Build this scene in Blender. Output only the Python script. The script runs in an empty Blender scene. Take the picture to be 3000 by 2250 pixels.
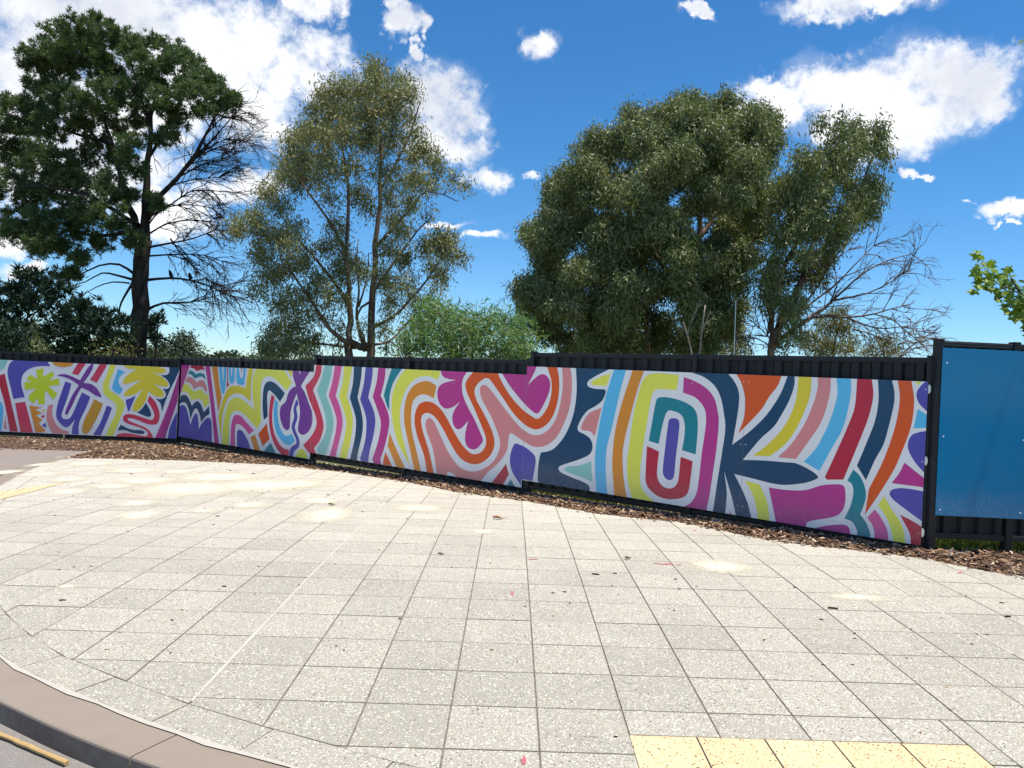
import bpy, bmesh, math, random
import numpy as np
from mathutils import Vector, Matrix, Euler
from mathutils.geometry import tessellate_polygon

S = bpy.context.scene
COL = S.collection
random.seed(7)
RNG = np.random.default_rng(7)

# ------------------------------------------------------------------ camera
FOCAL, ROLL, EYE = 2248.0, 0.0465, 1.65          # focal length in photo pixels (3000 wide), roll, eye height
cam = bpy.data.cameras.new('camera')
cam.sensor_fit = 'HORIZONTAL'; cam.sensor_width = 36.0
cam.lens = 36.0 * FOCAL / 3000.0
cam.clip_start = 0.05; cam.clip_end = 6000
camo = bpy.data.objects.new('camera', cam); COL.objects.link(camo)
camo.matrix_world = Matrix.Translation((0, 0, EYE)) @ Matrix.Rotation(math.pi / 2, 4, 'X') @ Matrix.Rotation(ROLL, 4, 'Z')
S.camera = camo

# ------------------------------------------------------------------ light and exposure
SUN_EL, SUN_AZ = math.radians(75), math.radians(97)      # high midday sun off to the right
SKY_STRENGTH, SUN_STRENGTH = 0.13, 4.5
S.view_settings.view_transform = 'Standard'; S.view_settings.look = 'None'
S.view_settings.exposure = 0.50; S.view_settings.gamma = 1.0; S.view_settings.use_curve_mapping = False
S.render.engine = 'CYCLES'
S.cycles.max_bounces = 6; S.cycles.transparent_max_bounces = 8; S.cycles.use_denoising = True

sun = bpy.data.lights.new('sun', 'SUN'); sun.energy = SUN_STRENGTH; sun.angle = math.radians(0.53); sun.color = (1.0, 0.94, 0.85)
suno = bpy.data.objects.new('sun', sun); COL.objects.link(suno)
sd = Vector((math.sin(SUN_AZ) * math.cos(SUN_EL), math.cos(SUN_AZ) * math.cos(SUN_EL), math.sin(SUN_EL)))
suno.rotation_euler = (-sd).to_track_quat('-Z', 'Y').to_euler()

# ------------------------------------------------------------------ pixel -> place helpers (real points at real depth)
def ray(px, py):
    c, s = math.cos(ROLL), math.sin(ROLL); a, b = px - 1500.0, py - 1125.0
    return (a * c + b * s) / FOCAL, -(-a * s + b * c) / FOCAL        # x/y and z/y slopes
def at(px, py, Y):
    rx, rz = ray(px, py); return Vector((rx * Y, Y, EYE + rz * Y))
def softplus(t, k=0.8): return k * math.log1p(math.exp(max(-30, min(30, t / k)))) if t / k < 30 else t
def g(x, y):                                            # the paved ground: a gentle rise that levels off near the fence
    return 0.035 * y + 0.0165 * x - 0.045 * softplus(y - 6.3)
def ground(px, py, dz=0.0):
    rx, rz = ray(px, py); lo, hi = 0.5, 80.0
    for _ in range(50):
        t = (lo + hi) / 2
        if EYE + rz * t - g(rx * t, t) - dz > 0: lo = t
        else: hi = t
    return Vector((rx * t, t, EYE + rz * t))

# ------------------------------------------------------------------ world: Nishita sky with broken cumulus
W = bpy.data.worlds.new('World'); S.world = W; W.use_nodes = True
nt = W.node_tree; nt.nodes.clear()
def N(tree, typ, **kw):
    n = tree.nodes.new(typ)
    for k, v in kw.items(): setattr(n, k, v)
    return n
class Sh:
    """short hand for wiring nodes"""
    def __init__(s, tree): s.t = tree
    def lk(s, sock, v):
        if isinstance(v, bpy.types.NodeSocket): s.t.links.new(v, sock)
        elif v is not None: sock.default_value = v
    def math(s, op, a, b=None, c=None, clamp=False):
        n = N(s.t, 'ShaderNodeMath', operation=op, use_clamp=clamp)
        s.lk(n.inputs[0], a); s.lk(n.inputs[1], b); s.lk(n.inputs[2], c); return n.outputs[0]
    def vec(s, op, a, b=None):
        n = N(s.t, 'ShaderNodeVectorMath', operation=op)
        s.lk(n.inputs[0], a); s.lk(n.inputs[1], b)
        return n.outputs['Value'] if op in ('DOT_PRODUCT', 'LENGTH') else n.outputs[0]
    def scale(s, a, f):
        n = N(s.t, 'ShaderNodeVectorMath', operation='SCALE'); s.lk(n.inputs[0], a); s.lk(n.inputs['Scale'], f); return n.outputs[0]
    def noise(s, v, scale, detail=4, rough=0.55, out='Fac', dist=0.0):
        n = N(s.t, 'ShaderNodeTexNoise'); s.lk(n.inputs['Vector'], v)
        n.inputs['Scale'].default_value = scale; n.inputs['Detail'].default_value = detail
        n.inputs['Roughness'].default_value = rough; n.inputs['Distortion'].default_value = dist
        return n.outputs[out]
    def voro(s, v, scale, out='Distance', feature='F1', rnd=1.0):
        n = N(s.t, 'ShaderNodeTexVoronoi', feature=feature); s.lk(n.inputs['Vector'], v)
        n.inputs['Scale'].default_value = scale; n.inputs['Randomness'].default_value = rnd
        return n.outputs[out]
    def step(s, v, a, b, lo=0.0, hi=1.0):
        n = N(s.t, 'ShaderNodeMapRange', interpolation_type='SMOOTHSTEP'); s.lk(n.inputs['Value'], v)
        n.inputs['From Min'].default_value = a; n.inputs['From Max'].default_value = b
        n.inputs['To Min'].default_value = lo; n.inputs['To Max'].default_value = hi
        return n.outputs[0]
    def mix(s, f, a, b, blend='MIX'):
        n = N(s.t, 'ShaderNodeMix', data_type='RGBA', blend_type=blend)
        s.lk(n.inputs[0], f)
        for sock, v in ((n.inputs[6], a), (n.inputs[7], b)):
            if isinstance(v, (tuple, list)): v = (*v[:3], 1.0)
            s.lk(sock, v)
        return n.outputs[2]
    def ramp(s, v, stops, interp='LINEAR'):
        n = N(s.t, 'ShaderNodeValToRGB'); s.lk(n.inputs[0], v); e = n.color_ramp.elements
        n.color_ramp.interpolation = interp
        while len(e) < len(stops): e.new(0.5)
        for el, (p, c) in zip(e, stops): el.position = p; el.color = (*c[:3], 1.0)
        return n.outputs[0]

# clouds: photo centre, half sizes and tilt -> directions on the sky
CLOUDS = [(60,110,230,190,0),(330,50,330,120,0),(560,110,300,120,8),(800,190,190,90,12),(900,150,120,60,10),(560,270,260,120,0),
 (720,330,130,100,-20),(800,380,60,50,0),(260,330,230,110,0),(60,430,210,150,0),(640,560,120,45,0),(720,545,80,40,0),
 (500,620,130,50,0),(330,520,180,80,0),(20,660,55,45,0),(65,760,50,25,0),(930,15,90,38,0),(1160,35,30,16,0),(1185,95,50,38,0),(1240,105,20,26,0),
 (1225,178,20,15,0),(1575,122,40,30,0),(1290,310,110,80,10),(1230,260,70,50,0),(1330,420,95,40,10),(1250,390,90,60,0),
 (1425,505,60,26,12),(1555,535,20,8,0),(1320,662,50,12,0),(1435,692,40,12,-10),(1390,700,20,7,0),(2045,45,38,13,15),(2030,40,25,10,0),(2460,10,150,30,0),(2580,25,120,22,0),(2700,18,30,10,0),
 (2260,262,100,32,0),(2420,250,110,70,0),(2560,300,170,110,-18),(2700,240,190,70,-10),(2850,240,110,66,0),(2900,290,75,45,-10),(2620,340,150,90,-25),(2560,400,130,85,-28),(2640,400,130,65,-25),(2740,330,150,75,-20),(2520,450,70,30,-20),(2460,400,110,60,0),
 (2660,510,30,13,10),(2720,520,20,7,0),(2925,612,55,22,0),(2970,600,45,18,0),(2960,652,22,7,0),(2825,592,12,8,0),(2250,330,120,60,0)]
s = Sh(nt)
gen = N(nt, 'ShaderNodeTexCoord').outputs['Generated']
w1 = s.scale(s.vec('SUBTRACT', s.noise(gen, 9.0, 4, 0.6, 'Color'), (0.5, 0.5, 0.5)), 0.075)
w2 = s.scale(s.vec('SUBTRACT', s.noise(gen, 34.0, 6, 0.7, 'Color'), (0.5, 0.5, 0.5)), 0.034)
dirw = s.vec('ADD', gen, s.vec('ADD', w1, w2))
best = None
for cx, cy, ra, rb, rot in CLOUDS:
    rx, rz = ray(cx, cy); c = Vector((rx, 1, rz)); kk = c.length; c.normalize()
    rx, rz = ray(cx + 40, cy); r = (Vector((rx, 1, rz)).normalized() - c); r -= c * r.dot(c); r.normalize()
    u = c.cross(r) * -1.0
    if u.z < 0: u = -u
    t = math.radians(-rot); r2 = r * math.cos(t) + u * math.sin(t); u2 = u * math.cos(t) - r * math.sin(t)
    r2 = r2 * (FOCAL * kk / (ra * 1.3)); u2 = u2 * (FOCAL * kk / (rb * 1.34))
    a = s.vec('DOT_PRODUCT', dirw, tuple(r2)); b = s.vec('DOT_PRODUCT', dirw, tuple(u2))
    # points behind are pushed out by the distance along c
    e = s.math('MULTIPLY_ADD', a, a, s.math('MULTIPLY', b, b))
    e = s.math('SUBTRACT', 1.0, e)
    e = s.math('MINIMUM', e, s.math('MULTIPLY', s.vec('DOT_PRODUCT', gen, tuple(c)), 4.0))
    best = e if best is None else s.math('MAXIMUM', best, e)
# scattered cumulus over the rest of the sky (behind the camera and overhead)
sep = N(nt, 'ShaderNodeSeparateXYZ'); nt.links.new(gen, sep.inputs[0])
front = s.step(sep.outputs[1], 0.25, 0.55)
rest = s.math('SUBTRACT', s.math('MULTIPLY', s.noise(gen, 2.6, 3, 0.5), 3.6), 2.05)
rest = s.math('MULTIPLY', rest, s.step(sep.outputs[2], 0.02, 0.25))
rest = s.math('SUBTRACT', rest, s.math('MULTIPLY', front, 3.0))
best = s.math('MAXIMUM', best, rest)
fb = s.noise(gen, 24.0, 9, 0.66)
dens = s.math('ADD', best, s.math('MULTIPLY', s.math('SUBTRACT', fb, 0.48), 3.2))
mask = s.step(dens, -0.10, 1.10)
veil = s.step(s.math('ADD', best, s.math('MULTIPLY', s.noise(gen, 5.0, 6, 0.6, 'Fac', 0.6), 1.6)), 0.45, 1.7, 0.0, 0.22)   # thin wisps around the clouds
mask = s.math('MAXIMUM', mask, veil)
thick = s.step(best, 0.15, 0.8)
lump = s.noise(s.vec('ADD', gen, (0.0, 0.0, 0.035)), 6.5, 6, 0.6)
shade = s.math('MULTIPLY', s.step(lump, 0.38, 0.62), thick)
shade = s.math('MULTIPLY', shade, 0.8)
cl = s.mix(shade, (6.3, 6.32, 6.4), (3.8, 4.05, 4.6))
sky = N(nt, 'ShaderNodeTexSky', sky_type='NISHITA'); sky.sun_disc = False
sky.sun_elevation = SUN_EL; sky.sun_rotation = SUN_AZ; sky.altitude = 0; sky.air_density = 1.0; sky.dust_density = 0.0; sky.ozone_density = 3.0
hs = N(nt, 'ShaderNodeHueSaturation'); hs.inputs['Saturation'].default_value = 1.22; hs.inputs['Value'].default_value = 1.0
nt.links.new(sky.outputs[0], hs.inputs['Color'])
low = s.step(sep.outputs[2], -0.02, 0.30)                 # the clear air near the skyline is a paler cyan, not yellow
tint = s.mix(low, (0.55, 0.71, 0.90), (0.45, 0.69, 0.79))
skyc = s.mix(mask, s.mix(1.0, hs.outputs[0], tint, 'MULTIPLY'), cl)
bg = N(nt, 'ShaderNodeBackground'); nt.links.new(skyc, bg.inputs[0]); bg.inputs[1].default_value = SKY_STRENGTH
out = N(nt, 'ShaderNodeOutputWorld'); nt.links.new(bg.outputs[0], out.inputs[0])
W.cycles.sampling_method = 'MANUAL'; W.cycles.sample_map_resolution = 512

ART = [
 ('seafoam','A','-3979,1667 -3633,1660 -3642,1634 -3651,1608 -3661,1583 -3673,1557 -3684,1531 -3696,1505 -3712,1480 -3739,1457 -3784,1434 -3842,1411 -3904,1389 -3965,1367'),
 ('indigo','A','-3518,1662 -2793,1669 -2727,1571 -2773,1571 -2820,1570 -2867,1569 -2912,1566 -2958,1560 -3003,1553 -3047,1544 -3088,1531 -3126,1516 -3162,1497 -3196,1477 -3225,1454 -3252,1430 -3275,1404 -3294,1376 -3309,1344 -3319,1307 -3326,1266 -3328,1224 -3328,1184 -3324,1148 -3316,1113 -3306,1079 -3295,1044 -3283,1007 -3269,969 -3254,931 -3240,893 -3477,841 -3493,898 -3510,955 -3527,1012 -3544,1068 -3561,1123 -3578,1179 -3594,1231 -3607,1277 -3616,1313 -3623,1343 -3627,1371 -3630,1400 -3630,1432 -3628,1465 -3624,1496 -3618,1524 -3610,1548 -3601,1569 -3590,1588 -3578,1606 -3564,1622 -3549,1635 -3534,1648'),
 ('orange','A','-2713,1667 -2218,1669 -2231,1655 -2244,1641 -2258,1627 -2277,1613 -2303,1600 -2334,1587 -2367,1575 -2399,1567 -2430,1563 -2462,1562 -2493,1563 -2523,1566 -2552,1572 -2582,1580 -2608,1588 -2631,1597 -2645,1604 -2657,1613 -2666,1621 -2676,1630 -2686,1639 -2695,1648 -2704,1658'),
 ('rose','A','-2147,1671 -1970,1672 -1996,1632 -2023,1591 -2048,1552 -2069,1517 -2087,1486 -2100,1459 -2113,1434 -2126,1408 -2266,1437'),
 ('rose','A','-1687,1671 -1530,1671 -1536,1650 -1542,1630 -1549,1609 -1559,1585 -1592,1522 -1636,1440 -1684,1352 -1730,1267 -1878,1322 -1848,1373 -1816,1425 -1786,1476 -1760,1522 -1739,1563 -1721,1600 -1704,1635'),
 ('yellow','A','-1475,1668 -1339,1669 -1347,1643 -1354,1618 -1362,1591 -1372,1558 -1388,1510 -1408,1452 -1427,1394 -1442,1342 -1454,1301 -1464,1264 -1470,1230 -1471,1200 -1466,1172 -1456,1148 -1442,1126 -1422,1105 -1395,1085 -1362,1067 -1327,1049 -1295,1031 -1265,1012 -1236,993 -1209,972 -1185,947 -1162,919 -1140,887 -1122,853 -1113,818 -1115,781 -1126,743 -1141,704 -1154,666 -1164,631 -1175,599 -1186,564 -1200,522 -1226,446 -1258,353 -1292,252 -1325,155 -1491,158 -1461,237 -1431,317 -1401,394 -1374,461 -1350,515 -1327,560 -1308,601 -1294,642 -1287,685 -1286,728 -1288,768 -1293,801 -1300,823 -1309,840 -1322,854 -1340,869 -1371,892 -1411,917 -1451,943 -1487,969 -1515,992 -1541,1015 -1563,1040 -1580,1071 -1591,1110 -1597,1155 -1599,1202 -1597,1247 -1589,1286 -1575,1322 -1559,1362 -1542,1409 -1526,1467 -1509,1532 -1492,1601'),
 ('sky','A','-1285,1585 -1137,1521 -1165,1497 -1195,1472 -1221,1448 -1242,1423 -1256,1396 -1264,1368 -1269,1341 -1269,1315 -1265,1292 -1256,1269 -1245,1248 -1233,1228 -1219,1210 -1201,1193 -1186,1177 -1177,1160 -1177,1142 -1182,1122 -1191,1104 -1200,1088 -1208,1076 -1217,1065 -1228,1058 -1243,1056 -1265,1061 -1292,1072 -1319,1085 -1342,1099 -1361,1114 -1378,1129 -1391,1147 -1398,1168 -1399,1191 -1394,1216 -1385,1244 -1377,1275 -1369,1307 -1360,1343 -1350,1380 -1339,1418 -1327,1458 -1313,1500 -1299,1543'),
 ('olive','A','-1210,1672 -440,1672 -404,1663 -366,1655 -332,1645 -305,1634 -289,1621 -279,1605 -274,1588 -276,1574 -285,1561 -300,1548 -320,1537 -345,1530 -376,1526 -413,1525 -451,1526 -486,1529 -517,1532 -546,1538 -574,1544 -602,1550 -549,1533 -494,1517 -442,1499 -396,1480 -356,1456 -322,1430 -292,1404 -267,1379 -246,1358 -229,1338 -217,1319 -210,1302 -211,1288 -217,1274 -228,1264 -244,1257 -267,1253 -298,1253 -332,1255 -368,1260 -405,1268 -446,1280 -488,1293 -529,1305 -486,1278 -441,1251 -399,1224 -365,1198 -339,1173 -320,1149 -306,1126 -298,1104 -298,1082 -303,1062 -314,1044 -330,1031 -354,1026 -383,1026 -415,1029 -446,1035 -474,1044 -502,1056 -529,1069 -554,1083 -576,1097 -595,1112 -613,1127 -631,1141 -636,1103 -641,1065 -647,1027 -656,990 -668,953 -683,916 -700,879 -720,845 -743,811 -770,778 -797,749 -821,726 -839,712 -857,702 -874,697 -890,696 -906,700 -923,709 -936,721 -945,737 -948,757 -946,780 -941,806 -932,835 -917,871 -898,911 -875,954 -851,998 -825,1046 -796,1096 -766,1148 -736,1198 -770,1169 -804,1139 -838,1110 -873,1086 -908,1066 -944,1050 -979,1036 -1011,1026 -1042,1020 -1071,1016 -1097,1016 -1117,1018 -1131,1023 -1142,1031 -1147,1042 -1146,1055 -1132,1078 -1110,1106 -1082,1136 -1053,1166 -1022,1195 -988,1224 -952,1252 -917,1278 -883,1302 -848,1323 -814,1344 -779,1364 -824,1354 -869,1343 -913,1332 -954,1321 -993,1307 -1030,1292 -1064,1279 -1094,1270 -1119,1269 -1142,1271 -1160,1277 -1174,1284 -1181,1293 -1183,1303 -1181,1316 -1176,1328 -1162,1356 -1142,1392 -1117,1430 -1085,1465 -1045,1497 -997,1528 -946,1558 -896,1589 -941,1590 -987,1590 -1032,1592 -1073,1599 -1110,1612 -1144,1631 -1177,1652'),
 ('navy','A','-210,1674 29,1673 8,1615 -13,1558 -35,1500 -58,1442 -82,1385 -109,1328 -135,1270 -162,1207 -188,1137 -216,1062 -241,987 -263,920 -280,862 -293,812 -304,763 -316,714 -325,759 -333,806 -344,850 -359,889 -382,920 -411,945 -441,969 -470,993 -441,989 -411,983 -382,980 -355,983 -327,992 -300,1007 -276,1025 -260,1044 -253,1064 -252,1087 -257,1110 -264,1132 -276,1151 -293,1169 -312,1186 -330,1203 -302,1203 -273,1203 -246,1204 -224,1210 -205,1221 -189,1236 -179,1255 -177,1277 -186,1306 -203,1341 -225,1376 -251,1407 -280,1432 -315,1453 -352,1473 -387,1494 -358,1494 -327,1493 -298,1494 -273,1500 -251,1509 -231,1523 -215,1539 -205,1559 -201,1584 -203,1613 -207,1644'),
 ('navy','A','-669,892 -649,864 -629,837 -610,810 -593,780 -577,747 -561,712 -548,678 -543,650 -545,629 -553,613 -566,601 -584,595 -610,596 -641,603 -676,613 -710,625 -743,637 -777,651 -811,666 -845,680 -821,698 -797,714 -774,732 -751,755 -730,785 -709,820 -689,856'),
 ('navy','A','-1177,405 -1146,389 -1115,372 -1083,357 -1050,343 -1017,331 -982,321 -946,312 -907,306 -863,304 -814,306 -767,307 -730,305 -707,298 -687,287 -673,275 -666,264 -668,253 -677,241 -691,232 -709,226 -747,224 -798,225 -853,229 -904,235 -950,247 -996,263 -1040,279 -1083,289 -1125,290 -1165,286 -1205,281 -1245,276'),
 ('indigo','A','-1101,934 -1073,943 -1046,953 -1018,963 -991,974 -965,988 -939,1004 -914,1020 -888,1036 -904,994 -920,953 -936,912 -951,870 -965,828 -979,785 -992,742 -1005,699 -1040,698 -1048,726 -1057,754 -1064,782 -1072,811 -1080,841 -1087,872 -1094,903'),
 ('rose','A','-597,1049 -566,1020 -534,991 -504,961 -476,927 -450,887 -426,843 -405,798 -388,755 -376,713 -368,673 -364,633 -363,596 -367,561 -374,526 -386,495 -402,471 -422,453 -446,441 -474,434 -506,431 -542,432 -582,438 -624,447 -667,458 -711,472 -759,490 -805,507 -846,521 -883,532 -916,540 -946,547 -972,550 -992,551 -1010,549 -1024,545 -1033,539 -1035,530 -1033,517 -1025,505 -1013,495 -981,481 -938,465 -889,449 -842,433 -796,417 -749,403 -703,387 -662,370 -629,351 -600,331 -575,310 -552,287 -531,261 -512,232 -496,205 -486,184 -484,174 -486,165 -490,157 -493,148 -1272,151 -1261,164 -1251,179 -1239,192 -1221,203 -1193,212 -1159,221 -1120,227 -1081,230 -1039,229 -994,225 -948,218 -903,212 -857,206 -810,198 -765,191 -725,187 -689,185 -657,185 -630,188 -610,196 -599,210 -595,229 -596,249 -601,267 -610,281 -622,294 -639,306 -660,317 -689,331 -725,345 -764,359 -804,372 -848,384 -895,395 -941,405 -983,417 -1021,430 -1056,444 -1086,458 -1110,473 -1125,489 -1134,507 -1138,525 -1139,543 -1138,562 -1132,582 -1123,600 -1107,615 -1086,625 -1058,633 -1027,637 -993,638 -957,635 -917,629 -875,620 -833,610 -788,598 -741,583 -695,568 -653,556 -617,547 -583,538 -553,533 -529,536 -509,547 -495,564 -484,586 -479,609 -478,632 -482,657 -490,685 -501,714 -517,747 -538,785 -559,821 -579,852 -595,875 -610,894 -624,911 -639,929'),
 ('magenta','A','-440,151 -233,150 -208,240 -183,330 -157,422 -130,519 -99,622 -66,730 -33,840 1,950 3,1033 6,1117 9,1201 12,1286 14,1374 17,1462 19,1552 22,1641 15,1607 10,1574 3,1539 -7,1498 -47,1353 -102,1159 -163,951 -221,762 -275,601 -330,449 -385,301'),
 ('indigo','A','-171,149 -164,207 -158,265 -151,322 -141,377 -126,429 -108,480 -89,528 -70,575 -52,618 -34,658 -16,697 2,737 6,145'),
 ('purple','A','-1820,1661 -1819,1640 -1822,1609 -1829,1573 -1840,1536 -1858,1497 -1881,1454 -1906,1411 -1930,1373 -1951,1340 -1972,1311 -1992,1283 -2013,1254 -1972,1251 -1931,1248 -1891,1244 -1853,1235 -1818,1220 -1784,1200 -1753,1177 -1725,1152 -1700,1124 -1677,1092 -1657,1060 -1640,1032 -1629,1012 -1621,994 -1614,977 -1606,960 -1638,966 -1669,972 -1701,980 -1735,993 -1774,1014 -1816,1041 -1858,1068 -1899,1091 -1938,1108 -1976,1121 -2014,1133 -2052,1146 -2075,1104 -2097,1062 -2120,1019 -2141,974 -2161,927 -2180,878 -2199,828 -2221,775 -2245,721 -2271,664 -2298,607 -2325,549 -2380,582 -2367,623 -2355,664 -2342,706 -2326,753 -2306,808 -2282,868 -2257,929 -2231,987 -2202,1041 -2171,1093 -2139,1145 -2108,1197 -2146,1222 -2184,1248 -2222,1273 -2263,1295 -2307,1315 -2353,1332 -2400,1346 -2442,1358 -2481,1366 -2516,1370 -2550,1374 -2585,1378 -2560,1389 -2536,1402 -2511,1412 -2481,1418 -2446,1419 -2409,1417 -2367,1410 -2320,1399 -2267,1380 -2208,1356 -2146,1329 -2086,1304 -2070,1333 -2054,1361 -2038,1390 -2021,1422 -2001,1457 -1981,1496 -1959,1534 -1939,1567 -1919,1596 -1899,1622 -1880,1644 -1864,1659 -1851,1667 -1837,1672 -1826,1670'),
 ('indigo','A','-2394,1268 -2265,1225 -2274,1178 -2283,1133 -2292,1086 -2304,1037 -2317,985 -2332,931 -2348,876 -2364,822 -2383,765 -2403,706 -2421,651 -2434,606 -2440,580 -2443,557 -2443,536 -2439,518 -2430,501 -2418,486 -2402,474 -2383,467 -2360,464 -2331,465 -2303,470 -2278,481 -2258,498 -2242,520 -2227,548 -2212,581 -2190,634 -2166,700 -2141,769 -2117,833 -2095,890 -2073,944 -2052,996 -2030,1050 -1849,964 -1870,902 -1891,839 -1913,777 -1935,718 -1960,660 -1986,604 -2011,551 -2031,501 -2045,458 -2056,419 -2063,381 -2068,340 -2069,295 -2066,248 -2062,200 -2059,153 -2206,155 -2206,190 -2207,225 -2206,261 -2202,299 -2193,339 -2180,382 -2167,426 -2153,469 -2183,429 -2214,388 -2243,350 -2270,322 -2292,306 -2313,296 -2334,293 -2358,297 -2384,308 -2413,328 -2442,351 -2467,375 -2490,398 -2511,422 -2529,448 -2543,477 -2552,508 -2558,541 -2559,577 -2558,618 -2554,666 -2546,720 -2536,777 -2524,832 -2511,886 -2496,939 -2480,993 -2463,1047 -2447,1102 -2429,1157 -2412,1213'),
 ('amber','A','-1767,917 -1577,832 -1590,790 -1602,749 -1615,707 -1631,661 -1653,610 -1677,555 -1702,499 -1728,444 -1752,391 -1777,336 -1801,286 -1824,245 -1845,217 -1867,195 -1889,180 -1909,171 -1930,169 -1950,175 -1968,187 -1982,203 -1991,222 -1996,247 -1998,276 -1995,308 -1988,351 -1976,400 -1961,452 -1943,505 -1921,559 -1896,614 -1870,669 -1847,722 -1826,772 -1806,821 -1787,869'),
 ('indigo','A','-1491,795 -1379,753 -1400,689 -1419,627 -1440,562 -1464,492 -1493,414 -1525,329 -1558,243 -1590,157 -1758,156 -1722,223 -1684,290 -1649,355 -1620,414 -1599,464 -1584,508 -1572,549 -1558,594 -1541,643 -1524,693 -1508,744'),
 ('salmon','A','-2741,737 -2624,766 -2631,727 -2639,689 -2645,651 -2647,614 -2643,578 -2636,543 -2626,509 -2614,474 -2598,438 -2580,402 -2559,367 -2536,336 -2512,309 -2486,284 -2458,262 -2426,244 -2390,231 -2350,222 -2309,215 -2269,207 -2280,153 -2616,152 -2636,183 -2656,214 -2676,245 -2693,276 -2708,306 -2721,335 -2733,366 -2743,397 -2752,430 -2760,463 -2765,498 -2767,538 -2764,583 -2757,634 -2749,686'),
 ('orange','A','-3138,724 -2853,684 -3011,641 -2848,569 -2987,519 -2845,431 -2917,345 -2760,202 -2847,159 -2979,153'),
 ('olive','A','-2896,638 -2781,652 -2814,597'),
 ('rose','A','-2898,505 -2802,540 -2807,456'),
 ('indigo','A','-2853,304 -2777,378 -2749,264'),
 ('rose','A','-3441,758 -3227,794 -3202,712 -3176,631 -3151,549 -3126,468 -3102,387 -3077,307 -3053,227 -3028,147 -3297,148'),
 ('crimson','A','-3856,1304 -3691,1374 -3639,1186 -3586,995 -3535,811 -3489,646 -3449,506 -3414,384 -3381,270 -3347,151 -3522,149 -3556,298 -3588,448 -3623,597 -3661,744 -3706,886 -3755,1026 -3806,1165'),
 ('salmon','A','-3641,497 -3583,195 -3654,213'),
 ('sky','A','-3896,662 -3734,776 -3719,735 -3703,696 -3689,654 -3681,601 -3680,508 -3684,394 -3691,271 -3696,153 -3873,150'),
 ('lime','A','-3029,1485 -2870,1524 -2875,1338 -2686,1467 -2635,1384 -2739,1264 -2547,1323 -2502,1187 -2751,1144 -2550,999 -2632,862 -2672,906 -2713,952 -2751,993 -2781,1024 -2790,1032 -2800,1038 -2808,1043 -2817,1048 -2813,757 -2954,759 -2960,883 -3052,763 -3162,847 -3159,871 -3157,894 -3152,919 -3140,945 -3114,977 -3079,1012 -3041,1048 -3005,1084 -3242,1046 -3267,1204 -3100,1221 -3225,1260 -3151,1378 -2988,1288'),
 ('teal','A','-4684,1616 -4189,1636 -4200,1581 -4209,1525 -4222,1472 -4250,1424 -4300,1382 -4364,1345 -4432,1313 -4492,1289 -4540,1275 -4584,1269 -4625,1267 -4668,1263'),
 ('magenta','A','-4661,1122 -4584,1129 -4507,1140 -4431,1142 -4360,1118 -4292,1067 -4226,995 -4166,904 -4115,793 -4076,657 -4048,497 -4023,327 -3997,162 -4315,156 -4340,285 -4364,421 -4391,544 -4426,637 -4471,686 -4526,707 -4586,718 -4643,733'),
 ('yellow','A','-4318,1350 -4262,1358 -4206,1369 -4152,1373 -4106,1360 -4067,1325 -4034,1273 -4008,1213 -3990,1153 -3983,1094 -3985,1032 -3992,968 -3996,905 -4039,918 -4082,928 -4124,942 -4158,968 -4184,1011 -4204,1066 -4221,1124 -4239,1177 -4259,1223 -4278,1266 -4298,1308'),
 ('magenta','L','124,1745 503,1732 466,1661 430,1592 390,1518 342,1430 282,1323 213,1201 140,1073 68,947 70,1007 72,1065 75,1127 79,1202 88,1318 99,1456 112,1603'),
 ('crimson','L','577,1734 1057,1736 1125,1644 1088,1645 1053,1648 1016,1649 977,1648 935,1642 891,1633 846,1622 801,1613 770,1626 741,1640 709,1653 675,1663 636,1670 593,1675 549,1679 505,1683'),
 ('teal','L','510,1624 546,1619 581,1615 616,1609 650,1601 683,1590 714,1577 745,1562 776,1548 812,1557 847,1566 884,1574 924,1578 969,1577 1018,1572 1068,1566 1117,1560 1178,1442 1140,1460 1102,1479 1062,1495 1019,1505 969,1504 912,1496 858,1485 813,1476 787,1471 765,1465 745,1460 725,1455 693,1475 661,1496 629,1516 596,1531 560,1539 522,1544 484,1546 446,1550'),
 ('salmon','L','415,1482 461,1483 506,1485 552,1484 601,1477 654,1460 709,1436 766,1410 822,1385 866,1400 910,1416 954,1430 996,1436 1037,1435 1076,1428 1113,1415 1147,1396 1177,1367 1203,1329 1228,1288 1254,1250 1210,1183 1183,1207 1157,1232 1130,1255 1099,1273 1067,1287 1032,1297 993,1302 949,1301 896,1292 837,1275 775,1256 714,1238 699,1254 685,1270 668,1286 647,1302 620,1319 589,1338 555,1355 519,1366 480,1371 439,1371 396,1369 354,1368'),
 ('yellow','L','274,1319 321,1323 367,1329 414,1332 461,1326 511,1307 563,1278 613,1249 654,1225 681,1212 705,1202 727,1193 750,1183 785,1198 820,1213 856,1226 895,1235 939,1239 987,1240 1034,1236 1074,1227 1107,1211 1134,1189 1159,1165 1185,1142 1308,1162 1350,985 1180,875 1160,904 1142,934 1122,962 1096,987 1066,1008 1032,1027 992,1041 942,1047 878,1043 803,1031 723,1016 645,1002 620,1026 596,1051 571,1075 544,1097 514,1119 483,1140 450,1157 413,1169 372,1172 328,1168 282,1162 236,1157'),
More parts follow.
